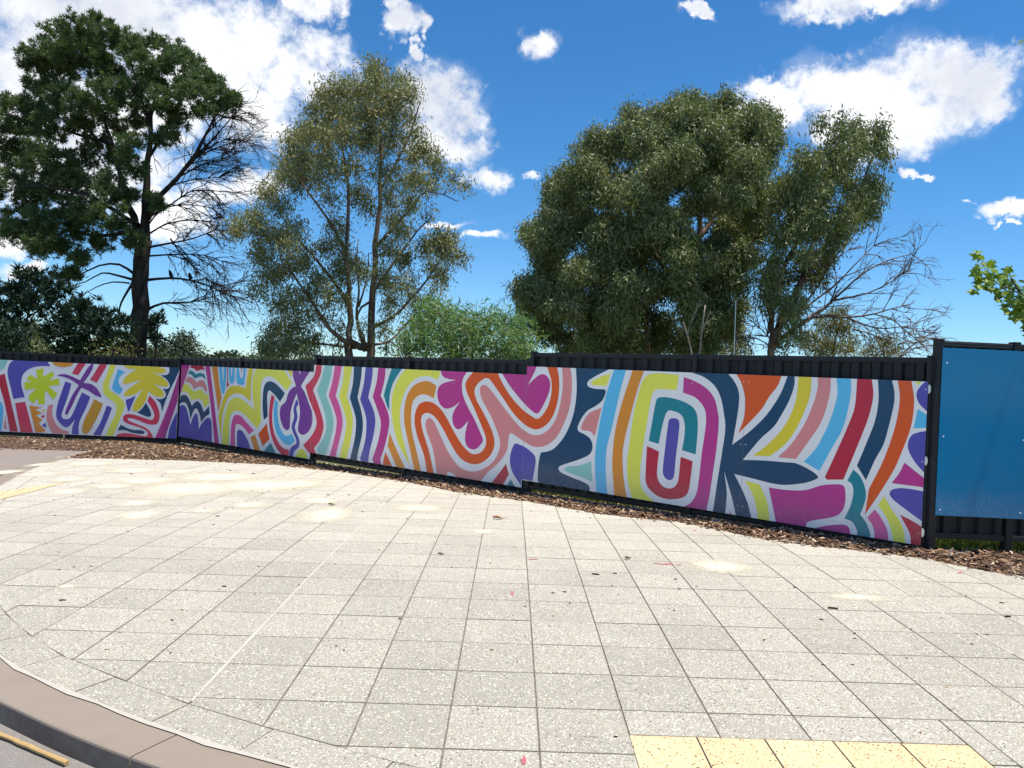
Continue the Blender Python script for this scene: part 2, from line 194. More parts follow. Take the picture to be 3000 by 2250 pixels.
 ('navy','L','186,1081 225,1088 265,1096 303,1102 341,1104 379,1100 416,1093 452,1081 485,1064 529,1029 575,984 623,935 670,888 703,913 735,939 767,962 799,979 829,990 858,996 887,997 917,993 949,983 980,968 1012,948 1043,924 1072,894 1101,859 1130,822 1158,787 1358,925 1386,770 1342,750 1297,729 1253,708 1211,685 1173,660 1137,633 1101,605 1065,577 1051,615 1038,652 1022,689 1002,724 973,760 940,797 904,828 871,846 839,848 808,839 779,822 754,801 725,764 695,715 665,661 635,610 617,656 599,703 579,748 557,790 530,829 500,866 468,898 436,922 408,936 378,944 345,947 309,947 270,941 227,929 183,916 139,903'),
 ('indigo','L','12,727 54,763 95,801 136,835 175,861 209,876 245,886 280,889 315,888 349,881 384,869 416,852 445,830 478,790 512,738 543,684 571,636 593,597 612,561 629,526 646,491 668,536 690,582 713,626 737,662 764,691 794,716 824,735 850,746 874,746 897,737 916,723 929,705 947,652 964,581 982,503 999,429 1017,455 1033,480 1052,506 1078,533 1114,565 1157,600 1202,632 1243,657 1280,673 1318,685 1353,691 1385,688 1415,678 1442,659 1464,635 1479,605 1494,527 1507,423 1518,310 1529,201 30,200'),
 ('magenta','L','1125,1738 1311,1733 1352,1607 1391,1485 1433,1355 1483,1199 1552,981 1632,726 1716,458 1797,199 1628,202 1587,351 1547,502 1505,651 1461,797 1414,943 1363,1089 1313,1228 1267,1355 1228,1463 1193,1558 1159,1646'),
 ('orange','L','1377,1735 1611,1729 1635,1641 1658,1553 1682,1467 1706,1386 1735,1312 1768,1244 1794,1178 1806,1111 1796,1041 1772,970 1741,898 1714,827 1677,930 1641,1033 1604,1137 1564,1247 1520,1364 1473,1486 1425,1611'),
 ('sky','L','1656,1726 1939,1726 1944,1664 1950,1601 1954,1540 1955,1482 1951,1425 1944,1370 1935,1319 1924,1277 1912,1243 1897,1212 1880,1189 1863,1179 1844,1187 1824,1209 1803,1239 1786,1271 1766,1319 1746,1379 1727,1443 1710,1503 1695,1560 1682,1615 1669,1670'),
 ('white','L','1782,1728 1845,1727 1849,1669 1852,1609 1855,1553 1856,1508 1856,1478 1854,1450 1852,1428 1848,1420 1842,1428 1835,1449 1827,1477 1821,1507 1812,1553 1802,1609 1792,1670'),
 ('sky','L','2026,1726 2237,1725 2246,1671 2257,1616 2265,1564 2268,1520 2263,1488 2252,1460 2238,1436 2223,1418 2207,1407 2187,1400 2165,1398 2144,1401 2120,1411 2095,1426 2072,1446 2057,1470 2045,1521 2038,1587 2033,1658'),
 ('white','L','2110,1725 2159,1723 2160,1696 2161,1669 2161,1642 2160,1618 2158,1594 2154,1569 2150,1550 2145,1543 2140,1550 2134,1568 2128,1593 2123,1617 2119,1642 2116,1669 2113,1697'),
 ('sky','L','2316,1725 2649,1724 2644,1683 2641,1642 2636,1600 2632,1560 2626,1520 2619,1481 2613,1442 2606,1403 2588,1400 2571,1395 2552,1392 2529,1391 2493,1391 2448,1392 2404,1397 2370,1409 2349,1429 2335,1455 2327,1486 2321,1522 2316,1567 2316,1618 2316,1672'),
 ('white','L','2396,1726 2553,1725 2554,1680 2556,1634 2557,1591 2554,1558 2547,1541 2535,1527 2520,1517 2506,1513 2491,1519 2476,1532 2461,1549 2449,1569 2435,1601 2422,1641 2409,1684'),
 ('crimson','L','2469,1726 2511,1724 2498,1606'),
 ('crimson','L','1961,1723 1999,1724 2004,1653 2009,1578 2015,1509 2023,1455 2033,1429 2047,1408 2064,1390 2079,1370 1980,1315 1983,1355 1986,1394 1988,1436 1988,1483 1983,1538 1977,1598 1969,1662'),
 ('olive','L','2733,1726 2899,1721 2885,1649 2870,1577 2856,1503 2847,1426 2845,1344 2846,1258 2849,1170 2851,1083 2816,1101 2780,1119 2744,1136 2705,1153 2661,1171 2615,1189 2567,1204 2518,1216 2467,1222 2414,1225 2360,1224 2307,1218 2254,1206 2199,1190 2147,1168 2099,1139 2057,1103 2018,1060 1983,1011 1952,958 1923,900 1898,839 1878,770 1865,690 1860,595 1864,488 1870,376 1874,267 1844,361 1812,459 1782,551 1759,624 1747,660 1736,689 1731,718 1734,755 1750,810 1775,876 1805,944 1837,1010 1870,1074 1905,1140 1943,1201 1981,1250 2015,1282 2053,1307 2094,1327 2136,1343 2180,1355 2226,1362 2274,1365 2321,1367 2368,1368 2417,1366 2463,1362 2506,1357 2543,1350 2576,1341 2607,1332 2639,1323 2650,1346 2662,1368 2673,1391 2682,1420 2694,1482 2707,1560 2720,1645'),
 ('yellow','L','3011,1721 3880,1717 3909,1695 3937,1674 3966,1652 3998,1627 4034,1597 4074,1565 4115,1532 4155,1499 3998,1341 3944,1374 3890,1409 3836,1442 3779,1473 3719,1502 3655,1530 3593,1555 3536,1573 3485,1583 3438,1587 3395,1586 3355,1581 3317,1572 3282,1559 3251,1542 3226,1522 3208,1500 3197,1474 3190,1445 3186,1411 3181,1356 3179,1290 3180,1215 3184,1135 3194,1046 3209,950 3225,850 3241,752 3118,592 3070,619 3021,647 2972,675 2921,703 2869,732 2815,762 2761,790 2708,815 2654,836 2599,855 2546,870 2494,880 2445,886 2397,887 2351,884 2310,877 2272,864 2237,846 2207,824 2183,797 2165,767 2153,733 2146,695 2142,650 2141,559 2145,444 2150,320 2154,201 1908,197 1908,270 1906,343 1906,415 1910,489 1919,564 1931,640 1947,714 1967,784 1991,851 2019,915 2049,974 2082,1023 2116,1057 2153,1085 2193,1107 2235,1124 2278,1136 2324,1143 2371,1145 2419,1143 2469,1137 2519,1127 2573,1113 2632,1093 2712,1063 2803,1024 2897,983 2989,944 2970,1006 2951,1068 2933,1130 2918,1191 2905,1252 2894,1313 2887,1371 2885,1427 2891,1482 2902,1535 2916,1583 2932,1624 2949,1654 2969,1678 2991,1699'),
 ('olive','L','3991,1717 4149,1714 4149,1578'),
 ('hotpink','L','2216,197 2215,259 2214,321 2214,381 2214,439 2214,494 2214,547 2217,596 2223,641 2236,682 2252,719 2271,750 2292,775 2313,791 2337,803 2364,810 2395,813 2430,814 2469,811 2511,804 2554,792 2598,773 2642,748 2690,720 2744,691 2806,659 2874,625 2945,590 3014,556 2852,467 2808,495 2764,523 2720,550 2677,573 2634,593 2592,610 2552,623 2516,633 2486,638 2457,640 2432,638 2411,633 2393,624 2378,612 2368,597 2362,579 2359,539 2359,488 2362,432 2366,379 2372,332 2379,285 2388,239 2395,193'),
 ('indigo','L','2462,190 2453,270 2442,353 2435,428 2436,485 2447,504 2468,520 2496,530 2524,534 2554,531 2588,521 2624,507 2658,487 2699,459 2742,424 2785,385 2824,346 2858,307 2887,267 2916,226 2944,186'),
 ('orange','L','3053,483 3256,186 3065,183 2907,416'),
 ('vermilion','L','3430,724 3440,687 3450,650 3461,613 3474,577 3490,542 3508,508 3526,474 3545,440 3328,285 3163,498'),
 ('teal','L','3579,375 3772,180 3365,188'),
 ('navy','L','3325,771 3310,828 3294,883 3280,941 3269,1001 3262,1070 3257,1143 3256,1215 3258,1276 3265,1323 3275,1364 3288,1399 3307,1429 3330,1452 3357,1470 3388,1482 3423,1490 3461,1494 3502,1493 3546,1487 3591,1477 3639,1461 3688,1440 3738,1416 3786,1392 3830,1368 3873,1343 3914,1318 3956,1292 3819,1132 3778,1160 3738,1187 3697,1214 3658,1239 3618,1262 3578,1283 3541,1301 3509,1314 3489,1320 3470,1325 3452,1325 3437,1318 3423,1301 3411,1276 3401,1247 3397,1213 3400,1169 3408,1115 3418,1060 3426,1010 3431,966 3436,926 3440,887 3444,847'),
 ('rose','L','3538,1254 3641,1211 3627,1145 3612,1078 3599,1012 3591,951 3588,897 3588,847 3593,799 3603,749 3618,696 3637,642 3661,589 3691,539 3730,491 3775,443 3823,401 3869,366 3912,341 3955,322 3997,309 4035,301 4069,297 4100,299 4130,302 4160,305 4159,180 3954,176 3897,212 3839,248 3783,286 3732,327 3686,373 3644,421 3606,474 3573,530 3545,592 3522,659 3504,727 3492,796 3485,866 3485,937 3488,1006 3493,1068 3502,1121 3513,1166 3526,1210'),
 ('sky','L','3656,1178 3762,1116 3757,1078 3752,1041 3749,1003 3751,961 3758,913 3768,862 3783,811 3802,762 3826,716 3855,671 3887,630 3920,597 3953,572 3988,552 4024,540 4062,535 4102,540 4144,554 4186,572 4228,587 4326,471 4303,453 4280,435 4256,418 4231,404 4206,392 4181,382 4154,375 4121,374 4079,378 4032,387 3983,402 3934,425 3882,458 3828,500 3776,547 3733,596 3702,649 3677,706 3659,764 3645,819 3634,872 3629,924 3628,974 3628,1021 3632,1064 3639,1102 3648,1140'),
 ('purple','L','4157,1708 4677,1708 4641,1671 4605,1635 4570,1599 4537,1564 4507,1531 4480,1499 4454,1468 4427,1437 4459,1412 4492,1388 4524,1363 4555,1331 4586,1292 4617,1247 4647,1200 4677,1156 4706,1118 4736,1083 4763,1047 4784,1008 4798,965 4808,919 4811,873 4808,831 4798,790 4781,751 4759,716 4735,684 4707,658 4675,636 4643,618 4612,604 4583,596 4556,592 4529,592 4504,596 4478,603 4452,614 4429,629 4412,647 4403,668 4400,692 4401,720 4404,751 4410,787 4420,827 4430,869 4435,910 4437,949 4435,988 4431,1027 4423,1065 4410,1105 4391,1146 4372,1185 4356,1218 4344,1245 4334,1267 4325,1287 4316,1308 4290,1264 4264,1219 4240,1175 4218,1133 4200,1094 4185,1059 4172,1023 4162,985 4157,942 4155,897 4154,853 4153,813 4154,778 4157,746 4157,718 4152,694 4139,673 4122,654 4100,641 4077,635 4050,637 4019,646 3988,660 3959,680 3930,708 3902,744 3876,783 3855,820 3841,854 3832,888 3827,921 3826,952 3828,981 3833,1009 3843,1036 3859,1061 3887,1083 3923,1103 3961,1123 3990,1148 4009,1179 4022,1215 4033,1251 4048,1283 4065,1309 4084,1332 4105,1353 4132,1373 4165,1391 4203,1407 4244,1422 4283,1438 4260,1473 4235,1509 4213,1545 4194,1579 4181,1612 4172,1644 4165,1676'),
 ('white','L','4357,1710 4399,1708 4379,1631'),
 ('indigo','L','4316,1216 4335,1192 4355,1168 4372,1144 4379,1122 4371,1103 4353,1087 4334,1069 4325,1047 4332,1011 4349,968 4365,923 4372,879 4360,838 4338,796 4316,755 4307,718 4313,686 4329,658 4350,632 4371,605 4393,577 4418,550 4441,523 4457,495 4465,465 4469,435 4466,405 4455,377 4431,354 4396,332 4359,311 4330,288 4311,261 4299,233 4289,204 4278,175 4182,175 4178,196 4174,217 4172,238 4175,260 4184,285 4196,310 4213,336 4235,358 4265,376 4303,391 4339,405 4363,421 4373,439 4374,458 4368,477 4357,499 4338,525 4311,552 4283,581 4259,610 4241,637 4225,664 4213,692 4210,724 4220,762 4240,804 4260,847 4271,886 4268,921 4256,954 4244,985 4239,1016 4243,1044 4252,1071 4264,1097 4275,1123 4285,1147 4295,1170 4306,1193'),
 ('yellow','L','4523,353 4548,349 4574,345 4600,340 4623,327 4654,298 4688,259 4723,216 4757,176 4345,171 4369,205 4393,239 4417,271 4439,298 4460,316 4481,329 4502,341'),
 ('rose','L','4848,1827 4997,1825 4995,1784 4997,1745 4993,1703 4976,1654 4941,1594 4893,1527 4838,1456 4787,1386 4829,1326 4871,1266 4913,1206 4953,1145 4993,1082 5033,1017 5068,955 5096,901 5114,860 5126,826 5130,792 5128,751 5116,699 5096,640 5071,581 5041,530 5007,489 4968,455 4926,423 4885,390 4955,301 4765,289 4572,413 4634,460 4696,507 4755,553 4805,600 4847,647 4884,695 4911,742 4928,788 4931,831 4925,872 4908,915 4883,963 4845,1020 4794,1082 4741,1146 4694,1209 4656,1269 4622,1329 4590,1388 4557,1448 4620,1492 4685,1534 4744,1578 4790,1623 4816,1672 4830,1723 4837,1775'),
 ('seafoam','L','5094,1829 5297,1827 5288,1767 5280,1707 5270,1647 5255,1584 5233,1519 5207,1452 5178,1383 5151,1315 5194,1258 5238,1200 5280,1143 5315,1087 5342,1030 5365,973 5382,919 5393,870 5399,832 5400,801 5395,770 5386,732 5368,674 5343,605 5317,535 5293,475 5275,429 5258,390 5243,354 5226,316 5021,305 4979,398 5030,458 5084,519 5132,577 5168,632 5190,681 5202,725 5206,769 5204,816 5199,863 5187,911 5168,962 5139,1021 5091,1100 5030,1191 4962,1287 4897,1382 4924,1429 4952,1475 4979,1524 5005,1576 5028,1635 5050,1699 5072,1764'),
 ('hotpink','L','5366,1827 5545,1825 5539,1783 5534,1743 5527,1699 5516,1648 5497,1575 5473,1491 5446,1401 5420,1314 5455,1268 5491,1222 5525,1176 5555,1128 5581,1076 5605,1021 5624,967 5636,914 5640,866 5637,820 5629,774 5618,722 5601,661 5580,594 5557,528 5538,469 5525,421 5515,379 5506,340 5496,300 5329,298 5351,355 5372,412 5393,469 5412,527 5431,587 5448,648 5463,708 5472,766 5478,817 5481,864 5476,914 5457,971 5415,1046 5357,1132 5292,1223 5230,1312 5252,1373 5273,1434 5294,1495 5313,1558 5328,1624 5341,1691 5354,1759'),
 ('yellow','L','5606,1822 5821,1823 5811,1769 5801,1716 5791,1661 5779,1601 5765,1534 5749,1462 5732,1387 5715,1314 5743,1271 5771,1230 5799,1187 5824,1143 5847,1096 5870,1048 5889,998 5902,945 5905,887 5903,824 5896,761 5888,702 5878,647 5867,596 5853,546 5839,495 5824,445 5808,396 5791,347 5775,297 5589,293 5613,365 5639,439 5663,510 5683,577 5700,638 5714,695 5724,749 5731,798 5736,841 5738,878 5734,916 5719,960 5682,1036 5629,1126 5569,1223 5512,1318 5533,1372 5555,1425 5575,1481 5590,1540 5598,1607 5602,1678 5603,1750'),
 ('navy','L','5865,1821 6066,1819 6066,1776 6067,1734 6066,1690 6061,1637 6048,1566 6030,1484 6010,1397 5991,1313 6019,1261 6048,1209 6076,1157 6099,1105 6120,1053 6138,1001 6151,948 6160,896 6162,843 6158,790 6150,736 6140,682 6126,623 6107,562 6089,502 6074,449 6065,406 6059,368 6055,334 6050,297 5871,293 5894,373 5919,453 5941,531 5959,600 5971,658 5979,708 5984,755 5986,803 5986,851 5985,897 5978,946 5961,1003 5929,1069 5887,1143 5840,1221 5795,1297 5812,1360 5830,1422 5846,1485 5858,1550 5863,1616 5865,1684 5865,1753'),
 ('indigo','L','6161,1818 6340,1816 6338,1769 6338,1723 6335,1675 6328,1619 6315,1552 6297,1478 6277,1401 6258,1326 6293,1281 6329,1237 6363,1192 6392,1148 6415,1105 6435,1062 6450,1018 6459,969 6459,914 6454,854 6444,792 6431,731 6415,670 6395,607 6375,546 6358,489 6348,437 6340,389 6334,342 6328,295 6158,295 6128,334 6152,397 6178,460 6201,522 6219,582 6232,637 6242,690 6247,742 6249,796 6248,853 6245,912 6236,971 6218,1032 6187,1094 6147,1158 6102,1222 6059,1287 6078,1347 6097,1407 6115,1468 6130,1532 6141,1601 6148,1673 6154,1746'),
 ('magenta','L','6474,1814 6645,1814 6644,1769 6644,1726 6642,1680 6635,1628 6621,1568 6601,1502 6580,1433 6559,1366 6591,1329 6623,1294 6654,1257 6683,1216 6714,1170 6745,1121 6771,1069 6788,1016 6794,964 6791,910 6782,855 6771,796 6756,731 6735,661 6713,592 6692,532 6674,484 6656,445 6638,408 6620,370 6647,288 6469,289 6428,351 6455,412 6482,473 6508,534 6531,595 6551,660 6569,726 6583,790 6592,848 6596,893 6595,932 6588,970 6570,1015 6533,1085 6481,1169 6423,1257 6368,1344 6387,1400 6407,1456 6426,1512 6442,1570 6453,1630 6461,1691 6467,1753'),
 ('teal','L','6793,1813 7035,1811 7006,1782 6977,1752 6948,1722 6919,1689 6891,1652 6863,1614 6837,1573 6816,1532 6799,1488 6786,1444 6777,1398 6771,1350 6770,1299 6773,1246 6778,1192 6782,1138 6765,1160 6747,1181 6730,1204 6712,1231 6693,1263 6673,1300 6653,1338 6633,1376 6648,1426 6663,1475 6679,1526 6697,1579 6719,1635 6743,1694 6768,1754'),
 ('teal','L','6686,1812 6708,1813 6699,1775'),
 ('orange','L','6815,800 6843,756 6869,714 6899,670 6937,618 6993,545 7061,460 7134,372 7203,286 7007,284 6779,595'),
 ('vermilion','L','6734,494 6902,293 6690,292 6691,364'),
 ('yellow','L','7108,1808 7841,1803 7855,1740 7806,1656 7775,1667 7745,1679 7714,1690 7682,1699 7648,1705 7613,1709 7578,1711 7541,1711 7502,1707 7462,1700 7422,1691 7382,1677 7342,1660 7302,1639 7262,1614 7225,1585 7189,1549 7156,1507 7125,1462 7098,1416 7075,1367 7057,1315 7042,1262 7032,1210 7025,1159 7023,1109 7026,1059 7032,1007 7044,953 7061,899 7081,843 7104,784 7132,718 7164,648 7196,579 7224,517 7246,466 7265,421 7282,380 7300,337 7235,407 7168,480 7104,551 7050,615 7010,669 6980,716 6956,761 6933,809 6910,860 6889,912 6870,966 6855,1021 6843,1077 6834,1135 6828,1194 6826,1250 6826,1303 6830,1355 6837,1406 6850,1456 6868,1505 6892,1553 6920,1600 6951,1645 6986,1688 7026,1728 7068,1768'),
 ('orange','L','7794,1571 7750,1384 7715,1395 7680,1407 7646,1418 7613,1426 7581,1431 7549,1434 7519,1434 7488,1430 7457,1423 7424,1411 7393,1396 7366,1378 7343,1357 7322,1334 7305,1307 7292,1274 7283,1233 7278,1186 7276,1136 7277,1085 7280,1035 7286,984 7296,930 7310,875 7328,819 7352,763 7378,703 7407,634 7440,553 7477,464 7514,372 7551,282 7410,277 7375,365 7339,455 7304,542 7272,622 7243,691 7217,753 7193,810 7173,865 7156,915 7143,961 7133,1005 7126,1051 7122,1098 7121,1146 7123,1194 7128,1240 7136,1287 7146,1333 7161,1377 7181,1419 7208,1460 7242,1498 7279,1534 7318,1563 7360,1585 7405,1603 7451,1615 7493,1625 7530,1632 7564,1635 7598,1634 7634,1630 7673,1619 7713,1604 7754,1587'),
 ('salmon','L','7887,271 7872,328 7858,387 7844,444 7828,498 7813,546 7798,590 7781,633 7759,679 7729,731 7693,786 7657,839 7630,884 7616,915 7607,942 7602,967 7600,990 7602,1012 7608,1034 7617,1052 7628,1066 7641,1076 7658,1082 7676,1085 7694,1084 7713,1079 7734,1071 7754,1059 7773,1042 7804,1006 7839,959 7878,907 7918,852 7961,795 8006,733 8053,672 8100,617 8149,568 8199,523 8248,484 8293,452 8331,430 8368,415 8403,405 8439,396 8473,390 8507,387 8542,387 8579,390 8619,395 8661,402 8704,413 8749,430 8798,453 8850,481 8901,512 8944,545 8978,579 9007,616 9031,654 9050,692 9065,730 9074,768 9078,806 9077,844 9069,879 9056,913 9038,948 9016,988 8990,1034 8959,1085 8925,1138 8887,1192 8842,1250 8790,1312 8741,1372 8704,1422 8686,1455 8674,1484 8667,1511 8663,1535 8661,1554 8662,1572 8667,1587 8676,1599 8688,1609 8705,1616 8723,1620 8743,1620 8763,1616 8784,1607 8806,1595 8829,1579 8866,1550 8909,1512 8956,1469 9005,1424 9059,1376 9116,1325 9173,1273 9229,1226 9281,1182 9331,1139 9381,1100 9428,1068 9475,1042 9520,1023 9563,1007 9603,996 9637,990 9667,988 9696,990 9724,994 9754,1000 9784,1010 9813,1022 9842,1039 9871,1059 9900,1083 9928,1110 9954,1141 9976,1176 9997,1213 10015,1254 10032,1299 10046,1349 10059,1403 10069,1459 10077,1512 10083,1560 10087,1605 10089,1651 10088,1699 10084,1749 10077,1802 10069,1855 10062,1908 10193,1907 10203,1866 10213,1824 10222,1782 10228,1738 10232,1691 10234,1642 10234,1592 10232,1542 10228,1492 10222,1442 10213,1393 10201,1344 10186,1295 10169,1247 10148,1199 10127,1153 10103,1108 10078,1062 10051,1020 10021,982 9989,949 9954,921 9917,896 9881,876 9844,861 9806,849 9769,842 9734,837 9703,835 9674,835 9645,839 9612,847 9571,860 9526,878 9480,898 9437,917 9396,934 9356,952 9320,968 9291,978 9278,982 9265,983 9253,981 9244,975 9237,963 9231,947 9227,927 9224,905 9222,878 9222,847 9221,814 9215,782 9205,750 9190,717 9172,684 9151,652 9124,621 9094,589 9061,558 9027,528 8993,500 8958,472 8921,444 8885,413 8849,378 8814,341 8778,302 8742,264 8304,271 8280,284 8256,298 8233,310 8211,320 8190,326 8171,331 8153,334 8137,334 8122,332 8109,327 8099,321 8092,313 8091,303 8095,291 8100,277 8105,265'),
 ('vermilion','L','7676,281 7658,343 7641,404 7621,467 7596,529 7561,594 7519,661 7476,727 7441,788 7415,843 7393,894 7376,942 7364,987 7358,1029 7358,1067 7361,1103 7368,1138 7378,1173 7390,1207 7407,1238 7429,1265 7457,1286 7490,1304 7526,1317 7562,1326 7599,1331 7638,1331 7677,1328 7717,1321 7756,1310 7796,1295 7835,1277 7873,1255 7908,1231 7942,1204 7975,1173 8011,1137 8049,1095 8088,1048 8129,999 8170,951 8213,903 8258,855 8302,809 8344,769 8384,736 8422,708 8458,685 8492,666 8520,652 8545,642 8571,636 8599,635 8632,639 8668,647 8703,660 8733,675 8759,695 8781,719 8799,745 8812,771 8820,798 8822,826 8820,855 8814,885 8803,913 8788,941 8769,971 8747,1006 8707,1069 8656,1148 8603,1229 8557,1300 8517,1355 8480,1403 8448,1446 8422,1486 8403,1523 8389,1556 8381,1585 8379,1614 8383,1639 8394,1662 8409,1684 8426,1706 8446,1728 8469,1751 8493,1773 8517,1796 8974,1798 8993,1768 9010,1740 9030,1710 9056,1675 9088,1634 9126,1588 9168,1541 9212,1496 9260,1453 9311,1410 9363,1369 9412,1335 9459,1305 9506,1280 9550,1259 9588,1242 9619,1228 9647,1216 9672,1208 9697,1207 9720,1212 9742,1223 9763,1239 9784,1260 9809,1290 9835,1327 9860,1367 9879,1408 9893,1449 9903,1492 9910,1535 9914,1575 9915,1611 9914,1644 9911,1675 9906,1704 9900,1730 9892,1752 9882,1774 9871,1798 9860,1823 9847,1849 9834,1876 9821,1903 9983,1902 9993,1868 10004,1835 10014,1801 10022,1767 10028,1730 10032,1693 10035,1655 10035,1615 10034,1572 10030,1528 10025,1483 10017,1438 10006,1395 9993,1352 9978,1310 9961,1271 9940,1236 9917,1203 9892,1173 9865,1147 9834,1124 9801,1103 9766,1087 9735,1075 9707,1068 9682,1065 9657,1066 9629,1070 9597,1077 9564,1087 9527,1101 9487,1121 9443,1146 9394,1177 9343,1213 9291,1254 9235,1305 9177,1364 9120,1424 9068,1477 9022,1523 8980,1564 8943,1601 8910,1633 8885,1656 8863,1677 8843,1693 8822,1705 8801,1713 8781,1717 8760,1715 8737,1709 8706,1694 8669,1671 8634,1646 8606,1622 8586,1600 8572,1579 8563,1556 8559,1530 8562,1502 8570,1472 8583,1439 8602,1404 8628,1368 8660,1329 8696,1289 8732,1246 8769,1199 8808,1149 8846,1100 8879,1053 8906,1011 8930,971 8949,933 8963,897 8973,864 8977,833 8976,803 8971,772 8962,740 8947,706 8928,672 8904,641 8874,611 8837,581 8798,554 8759,532 8722,517 8683,506 8645,499 8607,495 8571,494 8537,496 8502,501 8467,509 8431,519 8395,533 8358,550 8321,572 8284,600 8247,633 8209,671 8167,715 8120,769 8068,831 8016,894 7968,949 7924,994 7884,1034 7845,1069 7808,1098 7771,1121 7736,1139 7702,1151 7670,1159 7638,1162 7607,1160 7579,1153 7555,1143 7535,1129 7519,1111 7508,1090 7501,1065 7501,1036 7507,1004 7517,969 7530,931 7548,888 7571,841 7596,794 7620,748 7642,708 7663,670 7685,630 7708,580 7736,513 7766,434 7798,351 7828,271'),
 ('magenta','L','7866,1795 8399,1795 8380,1773 8361,1751 8343,1728 8329,1703 8319,1676 8312,1647 8309,1617 8309,1585 8313,1552 8319,1517 8330,1481 8345,1444 8367,1404 8393,1363 8423,1322 8453,1281 8483,1243 8515,1207 8549,1169 8585,1122 8629,1060 8679,988 8725,919 8756,867 8761,854 8762,842 8758,830 8750,816 8734,795 8712,770 8687,745 8662,726 8637,714 8611,705 8585,701 8560,700 8533,704 8507,712 8482,725 8461,740 8445,760 8433,785 8425,812 8419,840 8417,870 8419,903 8423,937 8429,970 8436,1003 8446,1036 8457,1069 8468,1102 8437,1072 8406,1040 8376,1012 8348,990 8322,976 8297,967 8273,964 8251,966 8229,975 8208,990 8189,1009 8174,1030 8163,1053 8154,1079 8150,1106 8149,1133 8153,1159 8161,1185 8172,1212 8188,1240 8208,1269 8234,1300 8262,1330 8288,1360 8254,1338 8219,1316 8184,1294 8149,1277 8112,1264 8075,1253 8038,1246 8004,1245 7972,1252 7941,1265 7913,1282 7888,1303 7867,1328 7848,1357 7834,1389 7824,1420 7819,1451 7819,1483 7824,1513 7835,1540 7852,1563 7874,1583 7904,1601 7943,1618 7995,1632 8057,1645 8123,1657 8187,1669 8147,1672 8107,1673 8067,1676 8031,1680 7998,1687 7968,1694 7941,1704 7917,1717 7900,1733 7888,1753 7877,1774'),
 ('magenta','L','9053,1791 9471,1790 9472,1899 9647,1900 9640,1880 9634,1860 9627,1839 9615,1814 9594,1777 9568,1733 9539,1686 9511,1640 9542,1667 9574,1695 9605,1721 9635,1743 9662,1762 9688,1778 9713,1790 9737,1797 9762,1798 9786,1793 9808,1785 9828,1773 9846,1757 9863,1738 9876,1716 9885,1692 9889,1665 9888,1636 9884,1605 9877,1573 9866,1541 9852,1508 9836,1474 9818,1440 9799,1404 9777,1366 9755,1331 9736,1305 9725,1293 9714,1283 9701,1277 9685,1276 9667,1278 9646,1285 9624,1296 9599,1309 9566,1330 9527,1355 9484,1386 9438,1421 9387,1462 9331,1509 9274,1559 9222,1607 9176,1653 9135,1699 9094,1745'),
 ('indigo','L','9332,841 9341,849 9352,852 9364,853 9378,851 9407,846 9444,838 9483,828 9521,815 9559,798 9599,778 9635,757 9664,738 9682,722 9694,707 9701,690 9706,670 9708,645 9706,616 9702,584 9698,550 9692,510 9684,467 9675,423 9667,379 9620,382 9570,386 9525,387 9493,383 9478,368 9477,348 9481,324 9482,303 9459,322 9436,341 9413,361 9391,383 9368,406 9345,430 9323,456 9305,483 9291,514 9279,547 9271,581 9266,614 9265,646 9268,678 9274,709 9282,738 9292,768 9305,797 9319,822'),
 ('crimson','L','9201,565 9258,423 9158,261 8952,270 8990,313 9029,356 9065,398 9099,436 9127,471 9153,503 9177,534'),
 ('teal','L','9294,360 9390,259 9231,260'),
 ('navy','L','10281,1898 10796,1893 10746,1871 10695,1848 10646,1826 10603,1806 10567,1787 10536,1770 10511,1754 10490,1740 10479,1729 10470,1718 10465,1708 10464,1697 10466,1686 10472,1675 10481,1665 10495,1656 10518,1650 10548,1644 10581,1640 10612,1637 10643,1636 10676,1637 10705,1638 10727,1635 10738,1629 10744,1621 10746,1610 10745,1597 10740,1577 10730,1551 10717,1524 10702,1499 10682,1479 10659,1460 10634,1443 10607,1426 10580,1410 10550,1396 10521,1381 10495,1364 10472,1344 10452,1323 10433,1300 10415,1275 10397,1247 10379,1215 10364,1185 10354,1159 10350,1140 10351,1123 10356,1109 10366,1096 10384,1086 10409,1078 10436,1070 10461,1061 10485,1051 10508,1040 10529,1028 10548,1013 10563,994 10576,972 10585,949 10589,926 10589,901 10584,875 10574,850 10558,826 10534,806 10504,787 10468,769 10428,751 10381,731 10327,711 10273,692 10227,674 10189,661 10156,648 10128,637 10107,626 10095,618 10086,608 10082,598 10082,588 10087,577 10097,565 10110,553 10129,543 10164,532 10210,521 10259,509 10306,499 10351,489 10398,481 10441,472 10478,463 10506,454 10530,446 10549,436 10564,424 10573,409 10576,391 10577,372 10579,354 9779,366 9772,377 9764,388 9758,399 9754,414 9752,453 9752,504 9754,558 9756,605 9760,644 9765,681 9770,713 9776,738 9778,748 9781,756 9786,763 9796,769 9820,777 9852,784 9886,792 9918,802 9945,813 9970,825 9996,841 10022,862 10054,893 10089,931 10124,973 10155,1016 10182,1061 10207,1109 10229,1158 10248,1208 10264,1256 10278,1305 10289,1356 10297,1409 10304,1466 10308,1526 10310,1588 10309,1649 10305,1711 10298,1773 10289,1836'),
 ('yellow','L','10801,1836 10756,1683 10704,1683 10649,1683 10598,1683 10560,1684 10548,1685 10538,1687 10530,1691 10526,1696 10527,1704 10531,1714 10538,1725 10549,1735 10568,1747 10593,1760 10622,1773 10653,1787 10687,1799 10725,1811 10763,1824'),
